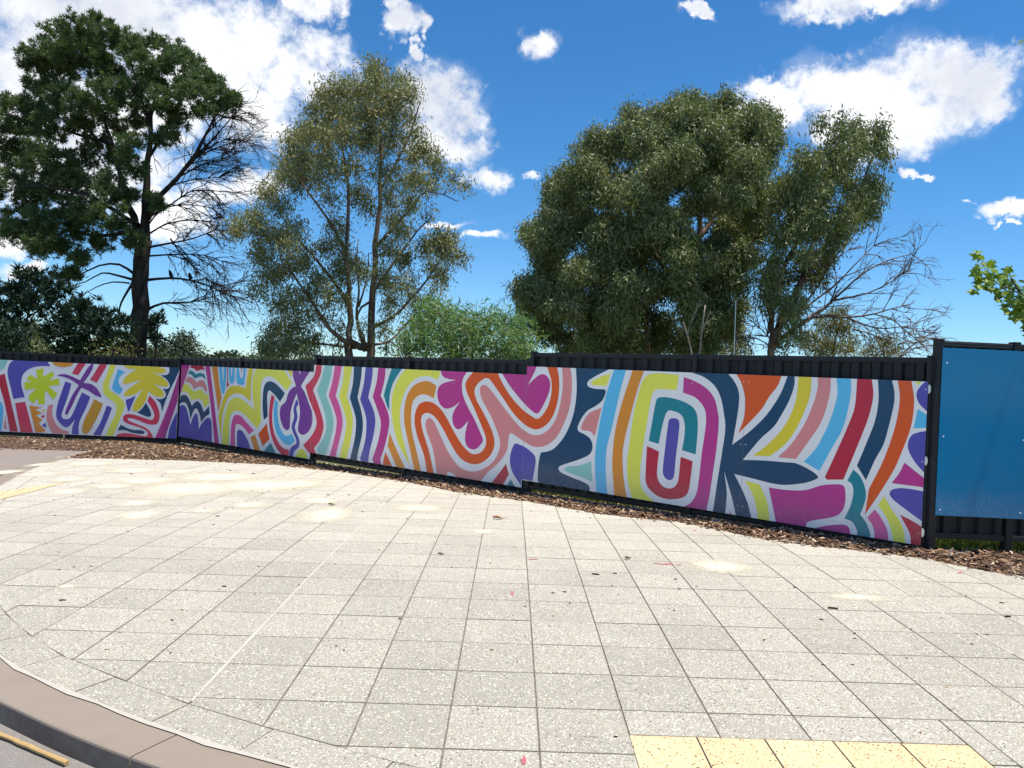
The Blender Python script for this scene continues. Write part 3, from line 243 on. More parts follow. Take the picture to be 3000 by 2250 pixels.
 ('salmon','L','10695,1410 10615,1046 10598,1061 10582,1077 10564,1092 10543,1103 10514,1108 10480,1108 10448,1109 10425,1112 10413,1118 10407,1126 10405,1136 10406,1148 10412,1169 10422,1196 10436,1223 10451,1249 10466,1273 10482,1295 10503,1317 10529,1338 10565,1357 10607,1375 10652,1392'),
 ('seafoam','L','10580,734 10614,475 10571,487 10528,499 10484,511 10441,521 10396,530 10349,538 10305,544 10268,551 10243,558 10220,565 10202,572 10189,578 10182,582 10178,587 10176,592 10179,598 10186,606 10197,616 10211,625 10229,632 10263,639 10306,646 10353,653 10399,664 10444,679 10489,697 10535,716'),
 ('sky','L','10854,1892 11021,1889 11000,1809 10979,1730 10958,1649 10938,1565 10919,1474 10900,1377 10881,1282 10863,1195 10845,1117 10826,1046 10810,979 10798,917 10792,860 10791,810 10792,761 10794,712 10796,660 10801,607 10807,557 10813,509 10819,466 10826,426 10834,388 10841,349 10679,349 10669,418 10659,488 10650,558 10644,627 10638,693 10634,756 10633,824 10636,903 10646,1000 10661,1111 10678,1222 10695,1320 10711,1399 10726,1467 10742,1531 10761,1598 10782,1671 10806,1744 10830,1818'),
 ('orange','L','11114,1887 11270,1884 11252,1834 11234,1786 11215,1733 11196,1670 11174,1591 11151,1501 11128,1407 11107,1319 11087,1235 11068,1153 11051,1075 11039,1006 11031,949 11028,901 11027,856 11030,803 11035,740 11043,670 11053,601 11064,538 11075,485 11088,438 11101,394 11113,348 10938,348 10929,409 10920,470 10912,530 10904,587 10898,638 10891,683 10887,731 10885,789 10887,864 10890,951 10896,1041 10906,1130 10920,1214 10938,1297 10958,1382 10982,1473 11011,1572 11045,1676 11080,1783'),
 ('yellow','L','11728,1844 11704,1667 11649,1669 11591,1672 11537,1673 11493,1673 11468,1670 11447,1665 11429,1658 11414,1646 11402,1630 11394,1610 11387,1587 11381,1559 11372,1507 11363,1442 11353,1370 11343,1294 11333,1215 11321,1128 11310,1042 11301,962 11293,888 11286,818 11280,753 11278,696 11278,648 11280,607 11286,572 11293,539 11302,510 11313,486 11328,464 11351,441 11384,415 11425,389 11469,363 11512,337 11187,343 11169,392 11150,441 11132,492 11118,545 11107,602 11100,662 11095,723 11093,783 11095,838 11101,891 11108,947 11116,1012 11124,1091 11132,1180 11142,1269 11152,1348 11163,1414 11175,1473 11188,1526 11200,1577 11213,1627 11225,1674 11237,1716 11252,1752 11267,1778 11283,1799 11301,1815 11323,1829 11347,1840 11373,1848 11404,1853 11440,1856 11500,1856 11574,1852 11653,1848'),
 ('magenta','L','11790,1822 11824,1812 11857,1803 11890,1793 11924,1780 11960,1765 11998,1748 12035,1728 12068,1707 12098,1684 12125,1659 12149,1631 12170,1602 12186,1569 12199,1534 12209,1498 12218,1464 12226,1433 12233,1405 12238,1374 12240,1337 12240,1272 12236,1192 12231,1107 12226,1029 12220,961 12212,897 12205,834 12198,771 12191,704 12184,636 12177,570 12169,511 12162,459 12153,414 12145,371 12137,326 11847,335 11874,351 11902,366 11928,383 11951,404 11971,431 11989,461 12003,494 12015,530 12023,567 12028,606 12031,650 12035,701 12040,765 12045,839 12050,915 12055,988 12063,1058 12071,1128 12079,1193 12084,1249 12087,1292 12088,1328 12087,1361 12084,1391 12080,1420 12074,1445 12065,1469 12051,1493 12032,1519 12007,1545 11979,1570 11948,1592 11912,1608 11872,1620 11829,1631 11788,1643'),
 ('teal','L','11375,1054 11382,1104 11389,1154 11397,1205 11405,1259 11414,1323 11424,1394 11434,1460 11443,1510 11447,1527 11451,1542 11458,1554 11469,1563 11486,1571 11505,1576 11529,1580 11556,1580 11591,1579 11632,1575 11674,1569 11714,1562 11752,1553 11790,1543 11825,1531 11856,1518 11882,1505 11905,1492 11925,1477 11941,1460 11955,1442 11965,1423 11973,1401 11980,1374 11985,1341 11989,1304 11991,1261 11992,1212 11991,1154 11988,1088 11984,1018 11981,951 11809,984 11816,1030 11823,1076 11829,1121 11832,1162 11834,1197 11834,1230 11831,1260 11826,1288 11819,1316 11809,1343 11797,1367 11779,1387 11754,1402 11722,1414 11690,1422 11664,1427 11647,1430 11632,1430 11619,1428 11607,1422 11597,1411 11589,1398 11581,1381 11574,1361 11566,1332 11556,1297 11547,1258 11539,1217 11530,1173 11523,1126 11515,1077 11508,1030'),
 ('indigo','L','11627,1313 11632,1322 11637,1329 11644,1334 11654,1338 11670,1341 11690,1342 11709,1342 11725,1339 11737,1333 11746,1326 11753,1316 11758,1303 11761,1284 11762,1262 11762,1236 11760,1207 11756,1137 11749,1046 11741,952 11735,873 11732,813 11730,760 11728,715 11724,680 11719,663 11711,649 11702,639 11691,631 11678,626 11663,625 11648,626 11634,631 11621,638 11608,649 11597,662 11588,677 11582,693 11579,711 11577,730 11577,754 11579,801 11583,859 11589,924 11594,988 11599,1056 11605,1129 11611,1196 11616,1248 11618,1268 11620,1286 11623,1301'),
 ('crimson','L','11355,993 11517,942 11513,884 11508,824 11505,767 11503,720 11504,689 11506,663 11511,639 11519,618 11530,597 11545,577 11562,560 11581,547 11601,538 11623,531 11646,528 11668,528 11689,531 11709,538 11728,547 11744,561 11757,577 11768,597 11776,620 11782,648 11787,701 11791,767 11794,838 11797,907 11948,872 11943,812 11938,749 11933,690 11928,640 11924,600 11921,566 11916,537 11907,511 11895,489 11881,472 11863,458 11841,445 11815,434 11784,424 11750,416 11717,410 11682,406 11645,405 11608,406 11573,410 11541,418 11510,430 11481,444 11454,460 11428,478 11404,497 11384,520 11368,548 11358,580 11354,615 11353,656 11352,704 11352,767 11352,840 11354,917'),
 ('navy','L','11833,1889 12309,1886 12330,1865 12350,1845 12371,1824 12389,1802 12406,1778 12422,1754 12436,1729 12446,1703 12454,1678 12459,1652 12462,1624 12462,1591 12462,1551 12459,1508 12454,1459 12448,1401 12440,1333 12429,1256 12418,1175 12407,1096 12449,1131 12491,1165 12532,1199 12573,1235 12615,1274 12657,1316 12696,1357 12731,1395 12759,1428 12782,1459 12803,1489 12825,1523 12848,1561 12872,1600 12895,1642 12916,1686 12934,1732 12950,1780 12966,1829 12982,1878 13051,1878 13052,1850 13054,1823 13054,1795 13051,1764 13043,1727 13032,1686 13018,1644 13004,1605 12989,1570 12973,1536 12956,1503 12938,1469 12920,1434 12902,1398 12882,1363 12859,1330 12831,1299 12800,1269 12769,1240 12740,1211 12715,1182 12691,1153 12668,1124 12644,1092 12618,1057 12591,1020 12563,983 12535,945 12593,949 12651,954 12708,958 12764,961 12823,963 12882,964 12938,965 12986,965 13021,967 13050,968 13077,969 13106,966 13136,958 13168,948 13198,936 13225,925 13250,913 13272,902 13292,891 13308,880 13319,872 13327,864 13333,856 13336,848 13334,841 13328,834 13320,828 13311,822 13292,812 13269,799 13241,787 13209,775 13167,763 13118,751 13067,740 13021,732 12983,728 12950,726 12916,727 12875,729 12823,734 12765,742 12705,750 12647,758 12595,764 12545,770 12496,776 12445,783 12465,752 12484,722 12503,690 12523,656 12545,618 12568,578 12589,535 12609,493 12625,449 12639,405 12653,360 12666,315 12491,320 12475,375 12459,430 12443,485 12424,543 12402,605 12378,669 12353,735 12329,800 12340,745 12351,689 12361,635 12369,587 12372,547 12372,512 12370,480 12369,448 12368,416 12366,384 12364,354 12362,323 12217,322 12227,415 12237,508 12246,599 12256,688 12266,773 12276,856 12286,935 12294,1010 12303,1081 12311,1147 12317,1209 12319,1266 12317,1316 12311,1359 12302,1400 12293,1442 12283,1488 12272,1534 12259,1578 12244,1618 12227,1654 12208,1686 12187,1716 12163,1743 12134,1768 12101,1792 12067,1812 12034,1829 12004,1842 11974,1851 11946,1858 11920,1865 11896,1872 11875,1878 11854,1883'),
 ('vermilion','L','12412,1881 12919,1880 12909,1849 12899,1818 12889,1787 12875,1757 12858,1728 12837,1701 12815,1673 12794,1644 12777,1613 12761,1582 12745,1550 12725,1517 12702,1486 12676,1455 12648,1422 12617,1387 12583,1350 12546,1309 12508,1268 12470,1227 12485,1272 12501,1316 12516,1361 12526,1406 12532,1453 12535,1501 12534,1548 12530,1594 12522,1640 12511,1685 12497,1728 12483,1767 12467,1800 12449,1828 12430,1854'),
 ('olive','L','13093,1875 13223,1874 13224,1828 13224,1781 13224,1734 13219,1687 13210,1640 13197,1593 13182,1545 13164,1494 13143,1439 13119,1381 13093,1324 13067,1273 13043,1232 13019,1196 12994,1164 12966,1132 12934,1101 12900,1072 12865,1044 12830,1014 12645,1002 12679,1029 12713,1056 12747,1085 12782,1116 12818,1152 12855,1191 12890,1232 12923,1274 12952,1316 12978,1360 13002,1404 13023,1450 13042,1497 13057,1544 13070,1593 13080,1645 13086,1700 13089,1758 13091,1817'),
 ('salmon','L','13286,1878 13416,1877 13417,1832 13418,1787 13418,1741 13412,1688 13401,1626 13386,1557 13368,1486 13346,1422 13320,1364 13290,1310 13258,1258 13227,1207 13196,1156 13165,1107 13135,1059 13103,1010 12915,1011 12946,1043 12976,1074 13007,1107 13038,1146 13070,1192 13102,1244 13134,1298 13162,1350 13185,1400 13206,1449 13224,1498 13240,1547 13256,1598 13270,1648 13281,1697 13289,1741 13292,1779 13291,1813 13288,1845'),
 ('sky','L','13467,1876 13609,1873 13611,1828 13615,1785 13616,1738 13613,1683 13605,1613 13592,1533 13577,1451 13558,1378 13537,1317 13511,1262 13484,1209 13457,1153 13430,1094 13402,1034 13374,973 13345,912 13185,991 13215,1027 13245,1061 13274,1097 13302,1140 13330,1191 13357,1250 13383,1310 13406,1367 13425,1422 13441,1476 13455,1528 13466,1575 13475,1615 13482,1651 13486,1685 13488,1720 13485,1759 13480,1798 13473,1837'),
 ('crimson','L','13668,1875 13802,1872 13808,1831 13816,1791 13822,1750 13824,1707 13821,1660 13815,1611 13806,1561 13795,1508 13781,1453 13764,1396 13745,1337 13726,1277 13705,1214 13683,1149 13662,1085 13642,1027 13625,978 13611,935 13596,894 13582,852 13423,833 13403,857 13431,930 13460,1004 13488,1076 13513,1144 13537,1208 13560,1268 13580,1325 13599,1381 13617,1432 13633,1480 13648,1529 13658,1585 13664,1651 13666,1725 13667,1800'),
 ('navy','L','13858,1869 13984,1866 13993,1826 14004,1787 14012,1746 14016,1701 14015,1653 14009,1602 14001,1549 13991,1492 13980,1430 13967,1362 13953,1296 13938,1238 13921,1193 13903,1155 13885,1119 13867,1078 13848,1029 13830,977 13811,923 13793,870 13704,1005 13720,1051 13736,1096 13752,1143 13769,1195 13790,1257 13812,1324 13834,1392 13850,1455 13861,1512 13868,1565 13872,1616 13874,1667 13873,1718 13868,1769 13863,1819'),
 ('vermilion','L','14035,1865 14154,1865 14163,1817 14173,1770 14182,1721 14187,1668 14187,1611 14185,1549 14179,1486 14170,1422 14155,1355 14135,1285 14114,1217 14094,1155 14078,1104 14063,1060 14046,1017 14026,969 14000,913 13969,852 13938,791 13908,733 13880,680 13852,630 13825,581 13798,531 13823,785 13854,860 13886,934 13916,1009 13944,1086 13970,1167 13994,1251 14015,1334 14032,1412 14045,1484 14054,1553 14060,1617 14062,1676 14059,1728 14052,1775 14043,1820'),
 ('yellow','L','14192,1865 14257,1864 14209,1816'),
 ('indigo','L','14263,1841 14276,1853 14289,1862 14303,1869 14316,1877 14317,1560 14297,1578 14277,1596 14257,1613 14241,1630 14229,1647 14220,1664 14213,1680 14208,1697 14205,1713 14204,1730 14206,1747 14211,1765 14221,1784 14234,1805 14249,1825'),
 ('sky','L','14221,1593 14310,1532 14312,1421 14193,1407'),
 ('indigo','L','14315,1394 14313,987 14289,1012 14265,1036 14242,1061 14221,1086 14203,1112 14186,1138 14172,1165 14161,1189 14154,1211 14151,1232 14150,1251 14152,1270 14155,1289 14162,1309 14170,1326 14180,1341 14191,1352 14203,1359 14218,1366 14234,1372 14252,1378 14273,1384 14294,1389'),
 ('magenta','L','14129,1076 14313,940 14310,862 14024,869 14041,896 14058,923 14075,950 14089,976 14101,1002 14110,1027 14119,1052'),
 ('indigo','L','14314,823 14314,536 14276,559 14238,583 14201,607 14166,630 14133,651 14101,672 14073,692 14050,710 14036,723 14025,736 14017,748 14012,760 14011,772 14013,783 14018,794 14027,803 14040,812 14056,819 14076,825 14095,830 14115,833 14135,834 14157,834 14182,834 14212,832 14246,829 14280,826'),
 ('crimson','L','14110,578 14134,569 14158,560 14183,551 14207,540 14233,528 14258,515 14284,501 14310,488 14309,299 14217,297 14215,326 14213,354 14210,384 14200,417 14183,454 14160,494 14134,536'),
 ('yellow','L','13962,736 13981,705 14001,675 14020,644 14041,612 14065,579 14091,546 14116,512 14135,475 14148,434 14157,390 14163,344 14170,300 14070,299 14062,333 14054,367 14045,401 14036,432 14027,460 14018,485 14007,510 13994,536 13976,562 13956,589 13935,616 13914,643'),
 ('hotpink','L','13885,597 13899,581 13913,566 13928,549 13942,528 13959,503 13976,473 13993,443 14005,413 14012,385 14016,357 14018,330 14020,302 13896,302 13895,322 13894,342 13893,362 13890,381 13886,399 13882,415 13875,431 13868,447 13858,463 13846,478 13834,493 13822,508'),
 ('teal','L','13672,963 13690,947 13708,933 13726,916 13742,896 13758,869 13773,838 13785,805 13794,775 13798,746 13799,719 13797,691 13793,662 13786,630 13776,597 13765,563 13754,529 13770,511 13786,492 13801,473 13815,453 13827,431 13837,406 13846,382 13852,361 13854,344 13853,330 13852,316 13850,302 13735,304 13735,320 13736,336 13736,353 13732,370 13723,390 13711,411 13697,432 13681,447 13665,457 13646,461 13627,464 13608,468 13622,501 13637,535 13650,568 13661,601 13669,635 13676,670 13680,703 13682,732 13681,758 13678,780 13672,800 13665,816 13656,827 13644,834 13632,840 13620,846'),
 ('magenta','L','12834,683 12883,681 12932,679 12981,678 13029,680 13079,683 13128,687 13176,694 13221,703 13259,717 13294,734 13328,751 13362,765 13398,776 13435,785 13471,791 13501,796 13527,799 13550,800 13569,798 13584,792 13595,780 13601,764 13605,745 13608,723 13610,697 13611,667 13610,636 13606,608 13601,583 13593,559 13582,536 13569,517 13554,500 13536,486 13514,474 13488,462 13454,449 13412,436 13370,424 13335,413 13308,404 13285,396 13265,387 13250,375 13242,360 13239,343 13238,324 13236,306 12933,312'),
 ('magenta','L','13339,333 13362,342 13385,352 13409,361 13436,370 13470,379 13507,389 13543,397 13574,403 13598,405 13618,405 13636,402 13650,393 13660,376 13666,353 13671,328 13677,304 13583,304 13481,303 13389,304 13326,306 13322,309 13326,316 13333,325'),
 ('yellow','L','12568,726 12733,700 12749,673 12765,646 12780,619 12794,591 12807,563 12818,536 12828,507 12837,475 12844,439 12850,399 12854,359 12859,319 12729,318 12726,349 12724,380 12720,412 12713,445 12702,482 12689,521 12673,561 12655,598 12635,632 12613,664 12591,695'),
 ('salmon','L','12418,385 12441,323 12412,324'),
]

# ------------------------------------------------------------------ object helpers
def tag(o, label=None, cat=None, group=None, kind=None):
    if label: o['label'] = label
    if cat: o['category'] = cat
    if group: o['group'] = group
    if kind: o['kind'] = kind
    return o
def link(name, me, mat=None, parent=None, loc=None):
    o = bpy.data.objects.new(name, me); COL.objects.link(o)
    if mat is not None and me is not None and hasattr(me, 'materials') and not me.materials:
        for m in (mat if isinstance(mat, (list, tuple)) else [mat]): me.materials.append(m)
    if parent is not None:
        o.parent = parent
    if loc is not None: o.location = loc
    return o
def empty(name, loc=(0, 0, 0), rz=0.0):
    o = bpy.data.objects.new(name, None); COL.objects.link(o); o.location = loc; o.rotation_euler = (0, 0, rz)
    o.empty_display_size = 0.2; return o
def mesh_np(name, V, F, smooth=False):
    """V (n,3), F (m,k) all faces with k corners"""
    me = bpy.data.meshes.new(name); V = np.asarray(V, np.float32); F = np.asarray(F, np.int32)
    m, k = F.shape
    me.vertices.add(len(V)); me.vertices.foreach_set('co', V.ravel())
    me.loops.add(m * k); me.loops.foreach_set('vertex_index', F.ravel())
    me.polygons.add(m); me.polygons.foreach_set('loop_start', np.arange(0, m * k, k, dtype=np.int32))
    if smooth: me.polygons.foreach_set('use_smooth', np.ones(m, bool))
    me.update(calc_edges=True); return me
def mesh_py(name, V, F, smooth=False):
    me = bpy.data.meshes.new(name); me.from_pydata([tuple(v) for v in V], [], F); me.update()
    if smooth:
        for p in me.polygons: p.use_smooth = True
    return me
class MB:
    """collects boxes and tubes into one mesh"""
    def __init__(s): s.V = []; s.F = []
    def box(s, x0, x1, y0, y1, z0, z1):
        b = len(s.V)
        s.V += [(x0,y0,z0),(x1,y0,z0),(x1,y1,z0),(x0,y1,z0),(x0,y0,z1),(x1,y0,z1),(x1,y1,z1),(x0,y1,z1)]
        s.F += [tuple(b + i for i in f) for f in ((0,3,2,1),(4,5,6,7),(0,1,5,4),(1,2,6,5),(2,3,7,6),(3,0,4,7))]
        return s
    def tube(s, pts, rad, n=6, cap=True):
        pts = [Vector(p) for p in pts]; b = len(s.V); prev = None
        for i, p in enumerate(pts):
            d = (pts[min(i + 1, len(pts) - 1)] - pts[max(i - 1, 0)])
            if d.length < 1e-9: d = Vector((0, 0, 1))
            d.normalize()
            a = Vector((1, 0, 0)) if prev is None else prev
            if abs(a.dot(d)) > 0.95: a = Vector((0, 1, 0))
            a = (a - d * a.dot(d)).normalized(); prev = a; c = d.cross(a)
            r = rad[i] if hasattr(rad, '__len__') else rad
            for k in range(n):
                t = 2 * math.pi * k / n
                s.V.append(tuple(p + (a * math.cos(t) + c * math.sin(t)) * r))
        for i in range(len(pts) - 1):
            for k in range(n):
                k2 = (k + 1) % n
                s.F.append((b + i * n + k, b + i * n + k2, b + (i + 1) * n + k2, b + (i + 1) * n + k))
        if cap:
            s.F.append(tuple(b + k for k in range(n))[::-1]); s.F.append(tuple(b + (len(pts) - 1) * n + k for k in range(n)))
        return s
    def build(s, name, mat, parent=None, smooth=False):
        return link(name, mesh_py(name, s.V, s.F, smooth), mat, parent)
def bevel(o, w=0.004, seg=1):
    m = o.modifiers.new('bevel', 'BEVEL'); m.width = w; m.segments = seg; m.limit_method = 'ANGLE'; return o

# ------------------------------------------------------------------ materials
def new_mat(name):
    m = bpy.data.materials.new(name); m.use_nodes = True; t = m.node_tree; t.nodes.clear()
    o = N(t, 'ShaderNodeOutputMaterial'); b = N(t, 'ShaderNodeBsdfPrincipled'); t.links.new(b.outputs[0], o.inputs[0])
    return m, Sh(t), b, o
def lk(sh, b, name, v):
    if isinstance(v, (tuple, list)) and len(v) == 3: v = (*v, 1.0)
    sh.lk(b.inputs[name], v)
def bump(sh, b, h, strength=0.3, dist=0.01):
    n = N(sh.t, 'ShaderNodeBump'); n.inputs['Strength'].default_value = strength; n.inputs['Distance'].default_value = dist
    sh.lk(n.inputs['Height'], h); sh.t.links.new(n.outputs[0], b.inputs['Normal'])
def pos(sh): return N(sh.t, 'ShaderNodeNewGeometry').outputs['Position']
def island(sh): return N(sh.t, 'ShaderNodeNewGeometry').outputs['Random Per Island']
def objrand(sh): return N(sh.t, 'ShaderNodeObjectInfo').outputs['Random']
def srgb(r, gg, b):
    f = lambda c: (c / 255 / 12.92) if c / 255 <= 0.04045 else ((c / 255 + 0.055) / 1.055) ** 2.4
    return (f(r), f(gg), f(b))

def N_sepy(sh, p):
    q = N(sh.t, 'ShaderNodeSeparateXYZ'); sh.lk(q.inputs[0], p); return q.outputs[1]
def mat_paver(name, base, warm=0.0, yellow=False):
    m, sh, b, o = new_mat(name); p = pos(sh); rnd = objrand(sh)
    p2 = sh.vec('ADD', p, sh.scale(sh.vec('ADD', (0, 0, 0), N(sh.t, 'ShaderNodeCombineXYZ').outputs[0]), 1.0))
    fine = sh.noise(p, 260, 3, 0.6)
    mid = sh.noise(p, 9, 4, 0.6)
    big = sh.noise(p, 0.8, 3, 0.5)
    tone = sh.math('ADD', sh.math('MULTIPLY', sh.math('SUBTRACT', rnd, 0.5), 0.14), sh.math('MULTIPLY', sh.math('SUBTRACT', mid, 0.5), 0.22))
    tone = sh.math('ADD', tone, sh.math('MULTIPLY', sh.math('SUBTRACT', fine, 0.5), 0.5))
    tone = sh.math('ADD', tone, sh.math('MULTIPLY', sh.math('SUBTRACT', big, 0.5), 0.18))
    k = sh.math('ADD', 1.0, tone)
    col = sh.mix(1.0, base, N(sh.t, 'ShaderNodeCombineXYZ').outputs[0], 'MIX')
    cx = N(sh.t, 'ShaderNodeCombineXYZ'); [sh.t.links.new(k, cx.inputs[i]) for i in range(3)]
    dust = sh.step(sh.math('ADD', N_sepy(sh, p), sh.math('MULTIPLY', big, 3.0)), 5.5, 11.0)      # dry sand film, thicker near the mulch
    col = sh.mix(1.0, sh.mix(sh.math('MULTIPLY', dust, 0.0 if yellow else 0.75), base, (0.495, 0.458, 0.378)), cx.outputs[0], 'MULTIPLY')
    if not yellow:
        blot = sh.step(sh.noise(p, 1.7, 5, 0.62, 'Fac', 0.4), 0.56, 0.72, 0.0, 0.13)
        spot = sh.math('LESS_THAN', sh.voro(p, 1.15), 0.017)
        col = sh.mix(sh.math('MAXIMUM', blot, sh.math('MULTIPLY', spot, 0.55)), col, (0.12, 0.105, 0.085))
    # exposed aggregate: pale shell, ochre and dark stones of two sizes
    dn = sh.math('ADD', 0.16, sh.math('MULTIPLY', rnd, 0.16))
    for sc, cut in ((95, 0.30), (150, 0.30)):
        vd = sh.voro(p, sc); vc = N(sh.t, 'ShaderNodeTexVoronoi'); sh.lk(vc.inputs['Vector'], p); vc.inputs['Scale'].default_value = sc
        sp = N(sh.t, 'ShaderNodeSeparateColor'); sh.t.links.new(vc.outputs['Color'], sp.inputs[0])
        hole = sh.math('LESS_THAN', vd, sh.math('MULTIPLY_ADD', sp.outputs[2], 0.3, cut - 0.05))
        if yellow:
            pal = sh.ramp(sp.outputs[0], [(0.0, (0.10, 0.06, 0.03)), (0.3, (0.26, 0.15, 0.07)), (0.55, (0.55, 0.36, 0.18)), (0.8, (0.8, 0.62, 0.38))], 'CONSTANT')
            show = sh.math('LESS_THAN', sp.outputs[1], 0.22)
        else:
            pal = sh.ramp(sp.outputs[0], [(0.0, (0.12, 0.11, 0.10)), (0.22, (0.66, 0.62, 0.53)), (0.80, (0.58, 0.50, 0.37)), (0.93, (0.45, 0.26, 0.14)), (0.96, (0.62, 0.59, 0.52))], 'CONSTANT')
            show = sh.math('LESS_THAN', sp.outputs[1], sh.math('ADD', dn, 0.07))
        col = sh.mix(sh.math('MULTIPLY', hole, show), col, pal)
    lk(sh, b, 'Base Color', col); b.inputs['Roughness'].default_value = 0.85; b.inputs['Specular IOR Level'].default_value = 0.25
    bump(sh, b, sh.math('ADD', fine, sh.voro(p, 95)), 0.25, 0.002)
    return m
def mat_simple(name, c, rough=0.6, spec=0.5, metal=0.0, nscale=None, namp=0.2, bmp=0.0, bdist=0.003):
    m, sh, b, o = new_mat(name); col = c
    if nscale:
        nn = sh.noise(pos(sh), nscale, 5, 0.6)
        col = sh.mix(nn, tuple(x * (1 - namp) for x in c), tuple(min(1, x * (1 + namp)) for x in c))
        if bmp: bump(sh, b, nn, bmp, bdist)
    lk(sh, b, 'Base Color', col); b.inputs['Roughness'].default_value = rough
    b.inputs['Specular IOR Level'].default_value = spec; b.inputs['Metallic'].default_value = metal
    return m
def mat_leaf(name, stops, rough=0.5, spec=0.35, trans=0.25, nscale=0.6):
    m, sh, b, o = new_mat(name)
    r = sh.math('ADD', sh.math('MULTIPLY', island(sh), 0.65), sh.math('MULTIPLY', sh.noise(pos(sh), nscale, 2, 0.5), 0.35))
    col = sh.ramp(r, stops)
    lk(sh, b, 'Base Color', col); b.inputs['Roughness'].default_value = rough; b.inputs['Specular IOR Level'].default_value = spec
    tr = N(sh.t, 'ShaderNodeBsdfTranslucent'); sh.t.links.new(sh.mix(1.0, col, (1.0, 1.0, 0.45), 'MULTIPLY'), tr.inputs[0])
    ms = N(sh.t, 'ShaderNodeMixShader'); ms.inputs[0].default_value = trans
    sh.t.links.new(b.outputs[0], ms.inputs[1]); sh.t.links.new(tr.outputs[0], ms.inputs[2]); sh.t.links.new(ms.outputs[0], o.inputs[0])
    return m
def mat_bark(name, c0, c1, scale=6.0):
    m, sh, b, o = new_mat(name); p = pos(sh)
    st = N(sh.t, 'ShaderNodeMapping'); sh.lk(st.inputs['Vector'], p); st.inputs['Scale'].default_value = (1, 1, 0.25)
    n = sh.noise(st.outputs[0], scale, 6, 0.65)
    lk(sh, b, 'Base Color', sh.mix(sh.step(n, 0.35, 0.68), c0, c1)); b.inputs['Roughness'].default_value = 0.9; b.inputs['Specular IOR Level'].default_value = 0.15
    bump(sh, b, n, 0.8, 0.03); return m

M = {}
M['paver'] = mat_paver('exposed aggregate paver', (0.352, 0.329, 0.266))
M['tactile'] = mat_paver('yellow aggregate paver', (0.72, 0.53, 0.30), yellow=True)
def mat_bed():
    m, sh, b, o = new_mat('joint sand'); p = pos(sh)
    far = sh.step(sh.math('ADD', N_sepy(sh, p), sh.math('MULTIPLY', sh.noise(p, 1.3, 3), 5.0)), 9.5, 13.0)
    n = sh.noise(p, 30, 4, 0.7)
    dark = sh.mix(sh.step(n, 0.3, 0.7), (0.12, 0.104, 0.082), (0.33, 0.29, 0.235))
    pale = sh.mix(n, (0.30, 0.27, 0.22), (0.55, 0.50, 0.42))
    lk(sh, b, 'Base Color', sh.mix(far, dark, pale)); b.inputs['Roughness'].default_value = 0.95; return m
M['bed'] = mat_bed()
M['joint_dirt'] = mat_simple('dirt on paver sides', (0.20, 0.176, 0.14), 0.95, 0.1, nscale=18, namp=0.75)
M['fence'] = mat_simple('dark powder coated steel', (0.012, 0.0135, 0.017), 0.45, 0.3, nscale=3, namp=0.12)
M['fence_rail'] = mat_simple('charcoal powder coated steel', (0.017, 0.0185, 0.022), 0.4, 0.32, nscale=3, namp=0.12)
M['alu'] = mat_simple('brushed aluminium', (0.72, 0.72, 0.74), 0.35, 0.5, metal=0.9)
M['screw'] = mat_simple('white screw head', (0.80, 0.80, 0.80), 0.35, 0.5)
M['kerb'] = mat_simple('brown grey kerb coating', (0.275, 0.225, 0.176), 0.7, 0.3, nscale=5, namp=0.14, bmp=0.15, bdist=0.004)
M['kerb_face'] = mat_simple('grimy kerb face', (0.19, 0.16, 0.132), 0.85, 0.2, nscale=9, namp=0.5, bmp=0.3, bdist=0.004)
M['mortar'] = mat_simple('pale mortar', (0.46, 0.425, 0.36), 0.9, 0.2, nscale=30, namp=0.15)
M['stick'] = mat_simple('dry straw coloured wood', (0.52, 0.34, 0.14), 0.7, 0.3, nscale=40, namp=0.35)
M['redpaint'] = mat_simple('faded red marking paint', (0.46, 0.13, 0.15), 0.9, 0.2, nscale=60, namp=0.5)
M['blue'] = None
def mat_road():
    m, sh, b, o = new_mat('worn concrete gutter'); p = pos(sh)
    n = sh.step(sh.noise(p, 22, 7, 0.75), 0.3, 0.7); v = sh.voro(p, 90)
    c = sh.mix(n, (0.17, 0.15, 0.125), (0.37, 0.335, 0.28)); c = sh.mix(sh.step(v, 0.15, 0.5), c, (0.22, 0.20, 0.18))
    lk(sh, b, 'Base Color', c); b.inputs['Roughness'].default_value = 0.9; bump(sh, b, n, 0.5, 0.004); return m
M['road'] = mat_road()
def mat_mulch():
    m, sh, b, o = new_mat('bark mulch'); p = pos(sh)
    n = sh.noise(p, 35, 5, 0.7)
    lk(sh, b, 'Base Color', sh.ramp(n, [(0.3, (0.04, 0.022, 0.014)), (0.55, (0.13, 0.075, 0.045)), (0.75, (0.26, 0.16, 0.095))])); b.inputs['Roughness'].default_value = 0.95
    bump(sh, b, n, 1.0, 0.03); return m
M['mulch'] = mat_mulch()
def mat_chip():
    m, sh, b, o = new_mat('bark chip'); r = island(sh)
    c = sh.ramp(r, [(0.0, (0.07, 0.035, 0.022)), (0.25, (0.16, 0.085, 0.05)), (0.5, (0.28, 0.16, 0.09)), (0.72, (0.44, 0.27, 0.15)), (0.88, (0.60, 0.43, 0.27)), (1.0, (0.74, 0.62, 0.47))])
    c = sh.mix(sh.noise(pos(sh), 60, 3), c, sh.mix(0.5, c, (0.05, 0.03, 0.02)))
    lk(sh, b, 'Base Color', c); b.inputs['Roughness'].default_value = 0.85; b.inputs['Specular IOR Level'].default_value = 0.2; return m
M['chip'] = mat_chip()
